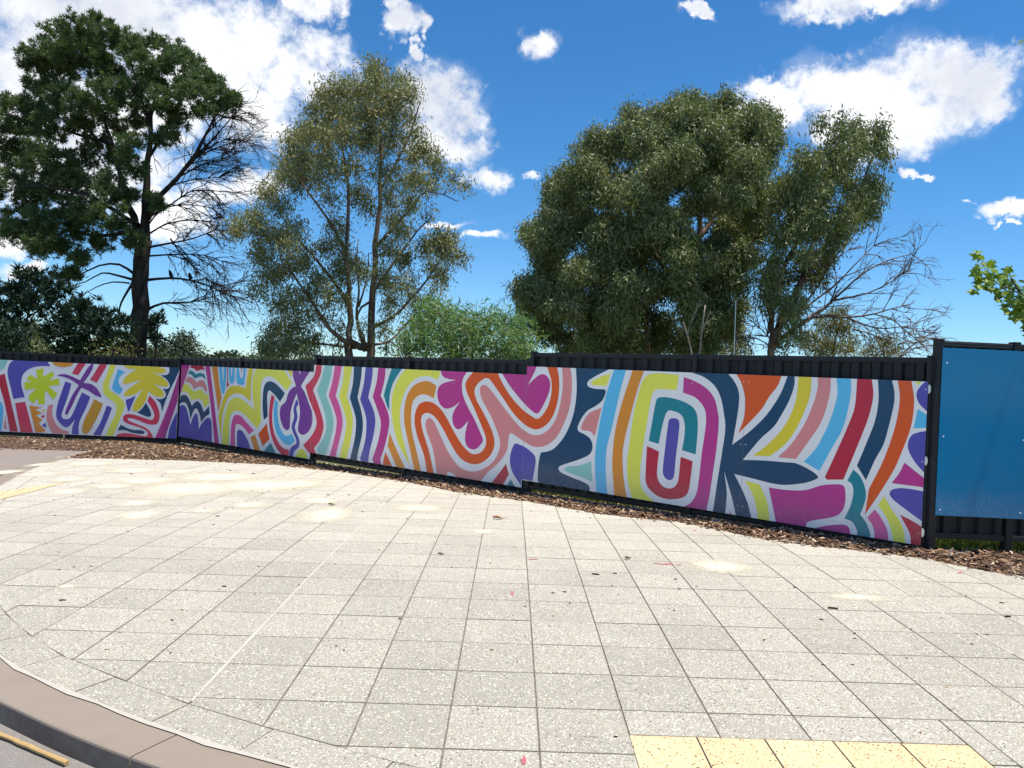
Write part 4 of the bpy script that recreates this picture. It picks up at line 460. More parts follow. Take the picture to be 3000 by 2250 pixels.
def mat_grass():
    m, sh, b, o = new_mat('lawn'); p = pos(sh); n = sh.noise(p, 1.2, 5, 0.6); f = sh.noise(p, 40, 3)
    c = sh.mix(n, (0.055, 0.085, 0.02), (0.21, 0.19, 0.075)); c = sh.mix(f, c, sh.mix(0.5, c, (0.03, 0.05, 0.01)))
    lk(sh, b, 'Base Color', c); b.inputs['Roughness'].default_value = 0.9; return m
M['lawn'] = mat_grass()
def mat_sand():
    m, sh, b, o = new_mat('spilled sand'); p = pos(sh)
    at_ = N(sh.t, 'ShaderNodeAttribute'); at_.attribute_name = 'edge'
    n = sh.noise(p, 7, 3, 0.6); n2 = sh.noise(p, 55, 4, 0.7)
    a = sh.math('ADD', at_.outputs['Fac'], sh.math('MULTIPLY', sh.math('SUBTRACT', n, 0.5), 0.6))
    a = sh.math('ADD', a, sh.math('MULTIPLY', sh.math('SUBTRACT', n2, 0.5), 1.3))
    al = sh.step(a, 0.03, 0.75)
    lk(sh, b, 'Base Color', sh.mix(n2, (0.60, 0.53, 0.39), (0.80, 0.73, 0.57))); b.inputs['Roughness'].default_value = 0.95
    sh.lk(b.inputs['Alpha'], sh.math('MULTIPLY', al, 0.9)); return m
M['sand'] = mat_sand()

# ------------------------------------------------------------------ pavement, kerb, road
KERB = [(-7.75,15.6),(-7.72,14.9),(-7.55,13.4),(-7.15,11.7),(-6.24,9.44),(-5.3,7.55),(-4.4,6.05),(-3.4,4.78),(-2.6,4.02),(-2.01,3.64),(-1.52,3.37),(-1.05,3.15),(-0.81,3.05),(-0.3,2.84),(0.3,2.66),(1.2,2.48),(2.5,2.38),(4,2.35),(9,2.35)]
MULCH = [(-7.9,13.2)] + [tuple(ground(*p)[:2]) for p in ((199,1341),(353,1344),(542,1349),(814,1362),(995,1382),(1194,1412),(1339,1441),(1542,1468),(1769,1507),(2000,1531),(2249,1582),(2452,1605),(2678,1632),(2918,1677),(3000,1688))] + [(5.2, 5.75), (8.0, 5.2)]
def resample(P, d):
    P = [Vector((*p[:2], 0)) for p in P]; Q = []
    for i in range(len(P) - 1):
        a, b, c, e = P[max(i - 1, 0)], P[i], P[i + 1], P[min(i + 2, len(P) - 1)]
        n = max(1, int((c - b).length / d))
        for k in range(n):
            t = k / n
            q = 0.5 * ((2 * b) + (c - a) * t + (2 * a - 5 * b + 4 * c - e) * t * t + (3 * b - a - 3 * c + e) * t ** 3)
            Q.append((q.x, q.y))
    Q.append((P[-1].x, P[-1].y)); return Q
KC = resample(KERB, 0.15)
def offset(P, d):
    R = []
    for i in range(len(P)):
        a, b = Vector(P[max(i - 1, 0)]), Vector(P[min(i + 1, len(P) - 1)]); t = (b - a).normalized()
        R.append((P[i][0] - t.y * d, P[i][1] + t.x * d))
    return R
HEAD = offset(KC, 0.21)                     # inner edge of the cut header course beside the kerb
def nearest(P, x, y):
    best = None
    for i in range(len(P) - 1):
        ax, ay = P[i]; bx, by = P[i + 1]; dx, dy = bx - ax, by - ay; L = dx * dx + dy * dy
        t = max(0, min(1, ((x - ax) * dx + (y - ay) * dy) / L)); qx, qy = ax + dx * t, ay + dy * t
        d = math.hypot(x - qx, y - qy)
        if best is None or d < best[0]:
            l = math.sqrt(L); best = (d, qx, qy, -dy / l, dx / l)   # left normal
    return best
def clip(poly, qx, qy, nx, ny):
    R = []
    for i in range(len(poly)):
        a, b = poly[i], poly[(i + 1) % len(poly)]
        da = (a[0] - qx) * nx + (a[1] - qy) * ny; db = (b[0] - qx) * nx + (b[1] - qy) * ny
        if da >= 0: R.append(a)
        if (da >= 0) != (db >= 0):
            t = da / (da - db); R.append((a[0] + (b[0] - a[0]) * t, a[1] + (b[1] - a[1]) * t))
    return R
def area(P): return 0.5 * abs(sum(P[i][0] * P[(i + 1) % len(P)][1] - P[(i + 1) % len(P)][0] * P[i][1] for i in range(len(P))))
def inset(P, d):
    n = len(P); R = []
    for i in range(n):
        a, b, c = Vector(P[i - 1]), Vector(P[i]), Vector(P[(i + 1) % n])
        e1, e2 = (b - a), (c - b)
        if e1.length < 1e-6 or e2.length < 1e-6: R.append(tuple(b)); continue
        e1.normalize(); e2.normalize(); n1, n2 = Vector((-e1.y, e1.x)), Vector((-e2.y, e2.x)); k = max(0.35, 1 + n1.dot(n2))
        R.append(tuple(b + (n1 + n2) * (d / k)))
    return R
def tile_geo(P, th=0.045, gap=0.0020, ch=0.0026):
    A = inset(P, gap); B = inset(P, gap + ch); n = len(P)
    V = [(x, y, -th) for x, y in A] + [(x, y, -ch * 0.8) for x, y in A] + [(x, y, 0) for x, y in B]
    F = [tuple(range(2 * n, 3 * n))]
    for i in range(n):
        j = (i + 1) % n
        F += [(i, j, n + j, n + i), (n + i, n + j, 2 * n + j, 2 * n + i)]
    return V, F
def tile_mats(me, top):
    me.materials.append(top); me.materials.append(M['joint_dirt'])
    for p in me.polygons:
        if len(p.vertices) == 4 and p.normal.z < 0.9: p.material_index = 1
def slope(x, y):
    e = 0.05; return (g(x, y + e) - g(x, y - e)) / (2 * e), (g(x + e, y) - g(x - e, y)) / (2 * e)
pavement = None
def strip_sheet(name, rows, mat, parent=None, uvz=None):
    n = len(rows[0]); V = [p for r in rows for p in r]
    F = [(i * n + k, i * n + k + 1, (i + 1) * n + k + 1, (i + 1) * n + k) for i in range(len(rows) - 1) for k in range(n - 1)]
    return link(name, mesh_py(name, V, F, True), mat, parent)
rows = []
for y in np.arange(2.2, 16.6, 0.3): rows.append([(x, y, g(x, y) - 0.0085) for x in np.arange(-9.0, 9.3, 0.3)])
# trim the sand bed to the paved side of the kerb
rows2 = []
for a in range(40):
    t = a / 39.0; r = []
    for (kx, ky), f in zip(KC, range(len(KC))):
        fx = -7.8 + (8.6 - -7.8) * f / (len(KC) - 1); m = nearest(MULCH, fx, 12 if fx < -3 else 9)
        r.append((kx + (m[1] - kx) * t, ky + (m[2] - ky) * t))
    rows2.append([(x, y, g(x, y) - 0.0050) for x, y in r])
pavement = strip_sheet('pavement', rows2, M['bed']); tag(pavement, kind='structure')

PX0, PY0, PS = 0.187, 3.22, 0.403
TX0, TX1, TY1 = 0.585, 2.085, 3.385            # yellow tactile strip at the lower right
cands = []
for i in range(-22, 16):
    for j in range(-3, 32):
        x0, y0 = PX0 + i * PS, PY0 + j * PS; cx, cy = x0 + PS / 2, y0 + PS / 2
        P = [(x0, y0), (x0 + PS, y0), (x0 + PS, y0 + PS), (x0, y0 + PS)]
        d = nearest(HEAD, cx, cy); sgn = (cx - d[1]) * d[3] + (cy - d[2]) * d[4]
        if sgn < -0.29: continue
        if d[0] < 0.32: P = clip(P, d[1], d[2], d[3], d[4])
        m = nearest(MULCH, cx, cy); sm = -((cx - m[1]) * m[3] + (cy - m[2]) * m[4])
        if sm < -0.29: continue
        if m[0] < 0.32: P = clip(P, m[1], m[2], -m[3], -m[4])
        if x0 < TX1 - 0.01 and x0 + PS > TX0 + 0.01 and y0 < TY1 and len(P) > 2:
            if x0 + PS > TX1 + 0.02 and y0 < TY1:       # right neighbour keeps its side part
                Q = clip(P, TX1, 0, 1, 0)
                if len(Q) > 2 and area(Q) > 0.003: cands.append((Q, cx, cy))
                P = clip(clip(P, TX1, 0, -1, 0), 0, TY1, 0, 1)
            else: P = clip(P, 0, TY1, 0, 1)
        if len(P) > 2 and area(P) > 0.004: cands.append((P, cx, cy))
# cut pieces of the header course that follows the kerb
s_acc = 0.0; last = 0
for k in range(1, len(KC)):
    s_acc += math.dist(KC[k], KC[k - 1])
    if s_acc >= 0.42 or k == len(KC) - 1:
        a, b = last, k; P = [KC[q] for q in range(a, b + 1)] + [HEAD[q] for q in range(b, a - 1, -1)]
        P = [KC[a], KC[b], HEAD[b], HEAD[a]]
        cx, cy = sum(p[0] for p in P) / 4, sum(p[1] for p in P) / 4
        if cy < 13.0: cands.append((P, cx, cy))
        s_acc = 0.0; last = k
def seen_size(c):
    P, cx, cy = c
    vis = abs(cx / cy) < 0.70 and cy > 2.7
    return (area(P) / (cy ** 3)) * (1.0 if vis else 0.02)
cands.sort(key=seen_size, reverse=True)
FULL = {}
restV, restF = [], []
for n_, (P, cx, cy) in enumerate(cands):
    L = [(x - cx, y - cy) for x, y in P]; sy, sx = slope(cx, cy)
    full = len(P) == 4 and abs(area(P) - PS * PS) < 1e-4
    rot = Euler((math.atan(sy) + random.gauss(0, 0.0012), -math.atan(sx) + random.gauss(0, 0.0012), 0)); dz = random.gauss(0, 0.0005)
    if n_ < 296:
        if full and 'm' in FULL: me = FULL['m']
        else:
            V, F = tile_geo(L); me = mesh_py('paver', V, F)
            tile_mats(me, M['paver'])
            if full: FULL['m'] = me
        o = link('paver', me, None, pavement, (cx, cy, g(cx, cy) + dz)); o.rotation_euler = rot
    else:
        V, F = tile_geo(L, 0.03); b = len(restV); R = rot.to_matrix()
        for v in V: restV.append(tuple(R @ Vector(v) + Vector((cx, cy, g(cx, cy) + dz))))
        restF += [tuple(b + q for q in f) for f in F]
rest_me = mesh_py('paver', restV, restF); tile_mats(rest_me, M['paver']); tag(link('paver', rest_me, None, pavement), kind='stuff')
def lay_tile(P, name, mat, dz=0.0):
    cx, cy = sum(p[0] for p in P) / len(P), sum(p[1] for p in P) / len(P); sy, sx = slope(cx, cy)
    V, F = tile_geo([(x - cx, y - cy) for x, y in P]); tm = mesh_py(name, V, F); tile_mats(tm, mat); o = link(name, tm, None, pavement, (cx, cy, g(cx, cy) + dz))
    o.rotation_euler = (math.atan(sy), -math.atan(sx), 0); return o
for j in range(2):
    for i in range(5):
        x0, y1 = TX0 + 0.3 * i, TY1 - 0.3 * j
        lay_tile([(x0, y1 - 0.3), (x0 + 0.3, y1 - 0.3), (x0 + 0.3, y1), (x0, y1)], 'tactile_paver', M['tactile'], 0.001)
# yellow tactile strip at the far left, cut along the kerb
a0, a1, b0, b1 = ground(-130, 1462), ground(200, 1412), ground(-130, 1497), ground(95, 1441)
for i in range(7):
    t0, t1 = i / 7, (i + 1) / 7
    q = [a0.lerp(a1, t0), b0.lerp(b1, t0), b0.lerp(b1, t1), a0.lerp(a1, t1)]
    lay_tile([(p.x, p.y) for p in q], 'tactile_paver', M['tactile'], 0.006)

# kerb of separate cast lengths with a coated top, mortar line behind it
kerb = empty('kerb'); tag(kerb, kind='structure')
KW, KH = 0.230, 0.092
prof = [(0.0, -0.2), (0.0, 0.0), (KW - 0.012, 0.0), (KW - 0.003, -0.004), (KW, -0.012), (KW + 0.004, -0.05), (KW + 0.010, -KH - 0.05)]
joint = ground(486, 2137); jk = min(range(len(KC)), key=lambda k: math.dist(KC[k], (joint.x, joint.y)))
cuts = sorted(set([0, len(KC) - 1] + [k for k in range(jk, len(KC), 17)] + [k for k in range(jk, 0, -17)]))
for a, b in zip(cuts, cuts[1:]):
    V, F = [], []; n = len(prof)
    for q in range(a, b + 1):
        p0, p1 = Vector(KC[max(q - 1, 0)]), Vector(KC[min(q + 1, len(KC) - 1)]); t = (p1 - p0).normalized(); nx, ny = t.y, -t.x
        base = Vector(KC[q])
        if q == a: base = base + t * 0.004
        if q == b: base = base - t * 0.004
        for d, z in prof:
            x, y = base.x + nx * (d + 0.010), base.y + ny * (d + 0.010); V.append((x, y, g(KC[q][0], KC[q][1]) - 0.004 + z))
    for q in range(b - a):
        for k in range(n - 1): F.append((q * n + k, q * n + k + 1, (q + 1) * n + k + 1, (q + 1) * n + k))
    F.append(tuple(range(n))); F.append(tuple(range((b - a) * n, (b - a + 1) * n))[::-1])
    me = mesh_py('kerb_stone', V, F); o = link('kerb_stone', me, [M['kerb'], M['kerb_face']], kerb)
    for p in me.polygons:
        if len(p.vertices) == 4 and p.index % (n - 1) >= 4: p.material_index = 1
    bm = bmesh.new(); bm.from_mesh(me); bmesh.ops.recalc_face_normals(bm, faces=bm.faces); bm.to_mesh(me); bm.free()
o1, o2 = offset(KC, 0.006), offset(KC, -0.02)
V = [];
for k, ((x, y), (u, v)) in enumerate(zip(o1, o2)):
    j = 0.006 * math.sin(k * 2.3) + 0.004 * math.sin(k * 5.1)
    V += [(x, y, g(x, y) + 0.0012), (u + j, v + j, g(x, y) + 0.0006)]
link('mortar_line', mesh_py('mortar_line', V, [(2 * k, 2 * k + 1, 2 * k + 3, 2 * k + 2) for k in range(len(KC) - 1)]), M['mortar'], kerb)
# road and gutter
r1 = offset(KC, -0.20); rr = []
for d in (0.0, 0.25, 0.5, 1.2, 3.0, 8.0, 14.0):
    rr.append([(x, y, g(*KC[k]) - KH - 0.004 - min(d, 0.5) * 0.02) for k, (x, y) in enumerate(offset(KC, -0.20 - d))] if d < 3 else
              [(KC[k][0] * (1 - 0.3) - d * 0.8 if KC[k][0] < -1 else KC[k][0], KC[k][1] - d, -0.16) for k in range(len(KC))])
road = strip_sheet('road', rr, M['road']); tag(road, kind='structure')
far = [k for k in range(len(KC)) if 6.2 < KC[k][1] < 14.95]
oc = offset(KC, -0.262)
apron = strip_sheet('driveway', [[(oc[k][0] - d, oc[k][1] + 0.05 * d, g(*oc[k]) - 0.012 - 0.004 * d) for k in far] for d in (0, 0.4, 1, 3, 8)], mat_simple('brown grey concrete', (0.26, 0.215, 0.185), .85, .25, nscale=4, namp=.16))
tag(apron, kind='structure')
tag(link('ground', mesh_py('ground', [(-4000, -4000, -1.2), (4000, -4000, -1.2), (4000, 4000, -1.2), (-4000, 4000, -1.2)], [(0, 1, 2, 3)]), M['lawn']), kind='structure')
# pale sealant in one joint across the paving, another at the right
def line_strip(name, P, w, mat, dz=0.0022):
    V = []
    for i, p in enumerate(P):
        a, b = Vector(P[max(i - 1, 0)][:2]), Vector(P[min(i + 1, len(P) - 1)][:2]); t = (b - a).normalized(); j = random.gauss(0, w * 0.08)
        for sg in (-1, 1):
            x, y = p[0] - t.y * (w / 2 + j) * sg, p[1] + t.x * (w / 2 + j) * sg; V.append((x, y, g(x, y) + dz))
    return link(name, mesh_py(name, V, [(2 * k, 2 * k + 2, 2 * k + 3, 2 * k + 1) for k in range(len(P) - 1)]), mat, pavement)
M['sealant'] = mat_simple('pale joint filler', (0.55, 0.50, 0.42), 0.9, 0.2, nscale=20, namp=0.12)
xj = PX0 - 4 * PS
line_strip('sealed_joint', [(xj, y) for y in np.arange(3.58, 9.2, 0.12)], 0.013, M['sealant'])
line_strip('sealed_joint', [(PX0 + 7 * PS, y) for y in np.arange(4.5, 7.2, 0.12)], 0.012, M['sealant'])
for (cx, cy, w, h) in ((1535,2230,8,15),(1500,1738,4,8),(1562,1639,18,1.2),(1925,1651,14,1.2),(1955,1653,22,1.8),(2036,1554.5,6,1.6),(2812,1679,9,3),(1990,1655,10,1.2)):
    q = [ground(cx + w * math.cos(t) * random.uniform(0.7, 1.1), cy + h * math.sin(t) * random.uniform(0.7, 1.1)) for t in np.linspace(0, 6.28, 12)[:-1]]
    link('paint_mark', mesh_py('paint_mark', [(p.x, p.y, g(p.x, p.y) + 0.0024) for p in q], [tuple(range(len(q)))[::-1]]), M['redpaint'], pavement)

# spilled sand lying in patches on the paving
def sand_patch(cx, cy, rx, ry):
    V, E, F = [], [], []; nr, na = 7, 28
    c = ground(cx, cy)
    ex, ey = ground(cx + rx, cy) - c, ground(cx, cy - ry) - c
    ax, ay = Vector((ex.x, ex.y)).length * 1.5, Vector((ey.x, ey.y)).length * 1.5
    V.append((0, 0, 0)); E.append(1.0)
    for r in range(1, nr + 1):
        for a in range(na):
            t = 2 * math.pi * a / na; x, y = ax * r / nr * math.cos(t), ay * r / nr * math.sin(t); V.append((x, y, 0)); E.append(1 - r / nr)
    V = [(x, y, g(c.x + x, c.y + y) - c.z + 0.0028 + 0.006 * e * e) for (x, y, _), e in zip(V, E)]
    F = [(0, 1 + a, 1 + (a + 1) % na) for a in range(na)]
    for r in range(nr - 1):
        for a in range(na):
            a2 = (a + 1) % na; b = 1 + r * na; F.append((b + a, b + na + a, b + na + a2, b + a2))
    me = mesh_py('sand', V, F, True); at_ = me.attributes.new('edge', 'FLOAT', 'POINT'); at_.data.foreach_set('value', E)
    o = link('sand', me, M['sand'], None, c); tag(o, kind='stuff'); return o
for q in ((116,1362,26,5),(262,1359,70,6),(15,1384,40,7),(118,1390,55,6),(199,1405,48,6),(199,1441,52,8),(390,1379,80,7),(402,1475,52,9),(407,1509,62,13),(597,1497,34,6),
          (732,1479,55,10),(560,1432,150,20),(430,1408,90,10),(768,1422,140,18),(520,1383,45,5),(960,1508,70,22),(940,1468,60,8),(640,1398,120,12),(860,1418,90,12),
          (1226,1489,75,10),(1416,1559,32,6),(2108,1661,82,17),(195,1719,22,4),(2510,1750,80,9),(330,1425,60,7)):
    sand_patch(*q)

# ------------------------------------------------------------------ mulch bed, lawn
J0 = Vector((-7.0706, 16.366)); J3 = Vector((3.9237, 7.2518)); DL = Vector((0.76986, -0.63821)); NL = Vector((-0.63821, -0.76986))
EX = 3.952; EY = 7.15
FENCE = [(-14.4, 16.35), (-9.448, 16.34), tuple(J0), tuple(J0 + DL * 4.76), tuple(J0 + DL * 9.52), (EX, EY), (9.0, 7.12)]
def fence_base(x):
    Z = [(-14.4, 0.03), (-7.07, 0.05), (-3.43, 0.10), (0.22, 0.185), (3.92, 0.262), (4.7, 0.30), (9.0, 0.33)]
    for (a, za), (b, zb) in zip(Z, Z[1:]):
        if x <= b: return za + (zb - za) * max(0, (x - a) / (b - a))
    return Z[-1][1]
FR = resample([f for f in FENCE], 0.25) if False else None
def poly_param(P, n):
    L = [0]
    for a, b in zip(P, P[1:]): L.append(L[-1] + math.dist(a, b))
    out = []
    for k in range(n):
        t = L[-1] * k / (n - 1)
        for i in range(len(P) - 1):
            if t <= L[i + 1] + 1e-9:
                f = (t - L[i]) / max(1e-9, L[i + 1] - L[i]); out.append((P[i][0] + (P[i + 1][0] - P[i][0]) * f, P[i][1] + (P[i + 1][1] - P[i][1]) * f)); break
    return out
# bed strip: matching stations on the paving edge and on the fence line
edgeP = [(-14.4, 14.2), (-9.6, 14.2), (-7.72, 14.75), (-7.6, 13.25)] + MULCH[1:]
stF = [(-14.4, 16.45), (-9.6, 16.45), (-8.2, 16.45), (-7.7, 16.45), (-7.2, 16.45)]
def f_at(u): p = J0 + DL * u - NL * 0.12; return (p.x, p.y)
nm = len(MULCH) - 1
stF = stF[:4] + [f_at(max(0, (MULCH[k][0] - J0.x) / DL.x - 0.3)) if MULCH[k][0] < 3.6 else (max(MULCH[k][0], EX) + 0.1, EY + 0.12) for k in range(1, nm + 1)]
rows = []
for a in range(7):
    t = a / 6.0; r = []
    for e, f in zip(edgeP, stF):
        x, y = e[0] + (f[0] - e[0]) * t, e[1] + (f[1] - e[1]) * t
        zb = (g(*e) - 0.012) * (1 - t) + (fence_base(f[0]) - 0.008) * t + 0.030 * math.sin(math.pi * min(1, t * 1.1)) * (1 if a else 0)
        r.append((x, y, zb))
    rows.append(r)
mulch = strip_sheet('mulch_bed', rows, M['mulch']); tag(mulch, kind='structure')
def bed_point(i, fr, t):
    a, b = [r[i] for r in rows], [r[i + 1] for r in rows]; k = min(5, int(t * 6)); q = t * 6 - k
    p = [Vector(a[k]).lerp(Vector(a[k + 1]), q), Vector(b[k]).lerp(Vector(b[k + 1]), q)]; return p[0].lerp(p[1], fr)
def chips(n, name, size=1.0):
    V, F = [], []; W8 = []
    for i in range(len(edgeP) - 1):
        W8.append(math.dist(edgeP[i], edgeP[i + 1]) * 0.5 * (math.dist(edgeP[i], stF[i]) + math.dist(edgeP[i + 1], stF[i + 1])) * (0.35 if i < 2 else 1.0) * (1.9 if i > 8 else 1.0))
    idx = random.choices(range(len(W8)), W8, k=n)
    for i in idx:
        p = bed_point(i, random.random(), random.random() ** 0.95 * 0.97 - 0.02 if random.random() < 0.9 else 0.0)
        L = random.choice((0.03, 0.045, 0.06, 0.085, 0.12)) * random.uniform(0.7, 1.2) * size; w = L * random.uniform(0.14, 0.42) + 0.006; h = random.uniform(0.003, 0.009)
        R = Euler((random.gauss(0, 0.45), random.gauss(0, 0.35), random.uniform(0, 6.3))).to_matrix(); b = len(V)
        bend = random.gauss(0, 0.12) * L; p = p + Vector((0, 0, random.uniform(0.0, 0.022)))
        for sx, sc in ((-1, random.uniform(0.4, 1)), (0, 1), (1, random.uniform(0.3, 1))):
            for sy, sz in ((-1, -1), (1, -1), (1, 1), (-1, 1)):
                V.append(tuple(p + R @ Vector((sx * L / 2, sy * w / 2 * sc + (bend if sx == 0 else 0), sz * h / 2))))
        for q in (0, 4):
            for k in range(4): F.append((b + q + k, b + q + (k + 1) % 4, b + q + 4 + (k + 1) % 4, b + q + 4 + k))
        F += [(b + 3, b + 2, b + 1, b), (b + 8, b + 9, b + 10, b + 11)]
    o = link(name, mesh_py(name, V, F), M['chip']); tag(o, kind='stuff'); return o
chips(21000, 'bark_mulch', 0.68)

# lawn behind the fence, falling away a little and out to the trees
back = []
base_line = poly_param([(-60, 17)] + [(x, y + 0.02) for x, y in FENCE] + [(60, 7.2)], 90)
lr = []
for d in (0.0, 0.4, 1.0, 2.5, 6.0, 14.0, 30.0, 80.0, 300.0, 1500.0):
    r = []
    for x, y in base_line:
        k = 1 + d / 60.0; zz = fence_base(max(-14, min(9, x))) - 0.012
        fall = zz - 0.035 * min(d, 14) - (0.2 if d > 20 else 0) + (0.0 if d < 200 else -0.3)
        r.append((x * k, y + d, max(fall, -1.1)))
    lr.append(r)
lawn = strip_sheet('lawn', lr, M['lawn']); tag(lawn, kind='structure')
def blades(n, x0, x1, d0, d1, hh):
    V, F = [], []
    M_ = []
    for k in range(n):
        x = random.uniform(x0, x1)
        if x < EX: u = (x - J0.x) / DL.x; y = (J0 + DL * u).y
        else: y = EY
        y += random.uniform(d0, d1); z = fence_base(x) - 0.02 - 0.035 * max(0, y - EY - 9); h = random.uniform(0.5, 1.0) * hh
        t = random.uniform(0, 6.28); w = 0.006; lx, ly = random.gauss(0, 0.5) * h, random.gauss(0, 0.5) * h; b = len(V)
        V += [(x - w * math.cos(t), y - w * math.sin(t), z), (x + w * math.cos(t), y + w * math.sin(t), z), (x + lx * 0.4 + w * 0.6 * math.cos(t), y + ly * 0.4, z + h * 0.6), (x + lx, y + ly, z + h)]
        F += [(b, b + 1, b + 2), (b, b + 2, b + 3)]
    return V, F
M['grass'] = mat_leaf('grass blade', [(0.1, (0.06, 0.10, 0.02)), (0.5, (0.10, 0.15, 0.03)), (0.9, (0.30, 0.27, 0.10))], 0.6, 0.2, 0.3)
V, F = blades(9000, -0.5, 4.2, 0.10, 1.3, 0.11); V2, F2 = blades(5000, 4.0, 6.4, 0.06, 1.0, 0.14)
F += [tuple(i + len(V) for i in f) for f in F2]; V += V2
tag(link('grass', mesh_py('grass', V, F), M['grass']), kind='stuff')

# ------------------------------------------------------------------ fences
def sheet_mesh(w, z0, z1):
    """trapezoid ribbed steel sheet, ribs standing towards -y"""
    V, F = [], []; x = 0.0; P = []
    pitch = w / 4
    for k in range(4):
        a = k * pitch; P += [(a, 0.016), (a + pitch * 0.40, 0.016), (a + pitch * 0.52, -0.018), (a + pitch * 0.88, -0.018)]
    P.append((w, 0.016))
    for px, py in P: V += [(px, py, z0), (px, py, z1)]
    F = [(2 * k, 2 * k + 2, 2 * k + 3, 2 * k + 1) for k in range(len(P) - 1)]
    return mesh_py('infill_sheet', V, F)
def fence(label, p, ang, bays, z_top, z_bot, z_gnd0, z_gnd1, end_posts=(True, True), cap_up=0.006):
    """a run of ribbed steel fence starting at p; local x along the run, -y towards the paving"""
    r = empty('fence', (p[0], p[1], 0), ang); tag(r, label, 'fence', 'fence runs behind the paving')
    x = 0.0; total = sum(bays); xs = [0.0]
    for bw in bays: xs.append(xs[-1] + bw)
    for i, px in enumerate(xs):
        if (i == 0 and not end_posts[0]) or (i == len(xs) - 1 and not end_posts[1]): continue
        zg = z_gnd0 + (z_gnd1 - z_gnd0) * px / total; sh_ = 0.031 if i == 0 else (-0.031 if i == len(xs) - 1 else 0)
        q = MB(); c = px + sh_
        q.box(c - 0.030, c + 0.030, -0.045, 0.045, zg - 0.15, z_top + cap_up)
        q.box(c - 0.012, c + 0.012, -0.0475, -0.045, zg - 0.1, z_top + cap_up - 0.004)
        po = q.build('post', M['fence_rail'], r); bevel(po, 0.004)
        cp = MB(); cp.box(c - 0.034, c + 0.034, -0.049, 0.049, z_top + cap_up + 0.0005, z_top + cap_up + 0.013); bevel(cp.build('post_cap', M['fence_rail'], po), 0.004)
    for i, bw in enumerate(bays):
        a = xs[i] + (0.062 if i == 0 else 0.031); b = xs[i + 1] - (0.062 if i == len(bays) - 1 else 0.031)
        for nm_, zz in (('top_rail', z_top - 0.052), ('bottom_rail', z_bot)):
            q = MB(); q.box(a, b, -0.031, 0.031, zz, zz + 0.052); q.box(a, b, -0.0335, -0.031, zz + 0.010, zz + 0.016); q.box(a, b, -0.0335, -0.031, zz + 0.034, zz + 0.040)
            bevel(q.build(nm_, M['fence_rail'], r), 0.003)
        n = max(1, round((b - a) / 0.78)); w = (b - a) / n; me = sheet_mesh(w, z_bot + 0.02, z_top - 0.02)
        me.materials.append(M['fence'])
        for k in range(n): link('infill_sheet', me, None, r, (a + k * w, 0, 0))
    return r
AF = math.atan2(DL.y, DL.x)
fence('plain charcoal steel fence run at the far left of the bed', (-14.21, 16.35), 0, [2.38, 2.38], 1.846, 0.055, 0.02, 0.02, (True, False))
fence('charcoal steel fence run under the leftmost mural with palm and asterisk shapes', (-9.448 + 0.0, 16.345), 0, [2.378], 1.846, 0.055, 0.02, 0.04, (True, True))
fence('charcoal steel fence run carrying the mural with purple fork and magenta arch', J0, AF, [2.38, 2.38], 1.894, 0.095, 0.04, 0.09)
q = J0 + DL * 4.76
fence('charcoal steel fence run carrying the zigzag stripes and long orange squiggle', q, AF, [2.38, 2.38], 1.984, 0.187, 0.09, 0.17)
q = J0 + DL * 9.52
fence('charcoal steel fence run carrying the mural of ringed oval and rainbow bands', q, AF, [2.38, 2.435], 2.082, 0.265, 0.17, 0.25)
fence('tallest charcoal steel fence run behind the plain blue board', (EX - 0.028, EY), 0, [0.74, 2.38, 2.38], 2.237, 0.405, 0.27, 0.32)

# ------------------------------------------------------------------ printed boards
PRINT = {'white': (0.80, 0.775, 0.72), 'seafoam': (0.23, 0.50, 0.45), 'indigo': (0.075, 0.07, 0.33), 'orange': (0.62, 0.23, 0.03), 'amber': (0.52, 0.26, 0.03), 'rose': (0.54, 0.04, 0.085),
 'crimson': (0.42, 0.022, 0.05), 'yellow': (0.66, 0.66, 0.085), 'sky': (0.09, 0.42, 0.68), 'olive': (0.64, 0.52, 0.04), 'navy': (0.008, 0.052, 0.115), 'magenta': (0.43, 0.038, 0.22),
 'purple': (0.16, 0.04, 0.25), 'salmon': (0.60, 0.22, 0.22), 'lime': (0.50, 0.58, 0.03), 'teal': (0.01, 0.19, 0.24), 'hotpink': (0.60, 0.09, 0.27), 'vermilion': (0.60, 0.085, 0.018)}
def mat_print(name, c, rough=0.17):
    m, sh, b, o = new_mat(name); p = pos(sh); n = sh.noise(p, 2.2, 4, 0.6)
    oz = N(sh.t, 'ShaderNodeSeparateXYZ'); sh.t.links.new(N(sh.t, 'ShaderNodeTexCoord').outputs['Object'], oz.inputs[0])
    splash = sh.math('MULTIPLY', sh.step(sh.math('SUBTRACT', oz.outputs[2], sh.math('MULTIPLY', sh.noise(p, 6, 5, 0.65), 0.42)), -0.16, 0.14, 1.0, 0.0), sh.step(sh.noise(p, 45, 3, 0.6), 0.35, 0.7, 0.02, 0.20))   # rain splashed dust near the foot
    base = sh.mix(sh.step(n, 0.35, 0.75), c, tuple(x * 0.93 + 0.012 for x in c))
    lk(sh, b, 'Base Color', sh.mix(splash, base, (0.42, 0.36, 0.28))); b.inputs['Roughness'].default_value = rough
    sh.lk(b.inputs['Roughness'], sh.math('MULTIPLY_ADD', n, 0.14, rough - 0.06)); b.inputs['Specular IOR Level'].default_value = 0.27
    return m
PM = {k: mat_print('print ' + k, tuple(min(0.88, x * 1.34) for x in v)) for k, v in PRINT.items()}
M['board'] = mat_print('board edge', (0.55, 0.56, 0.58))
M['blue'] = mat_print('plain blue board', (0.002, 0.195, 0.40), 0.10)
PORDER = list(PRINT)
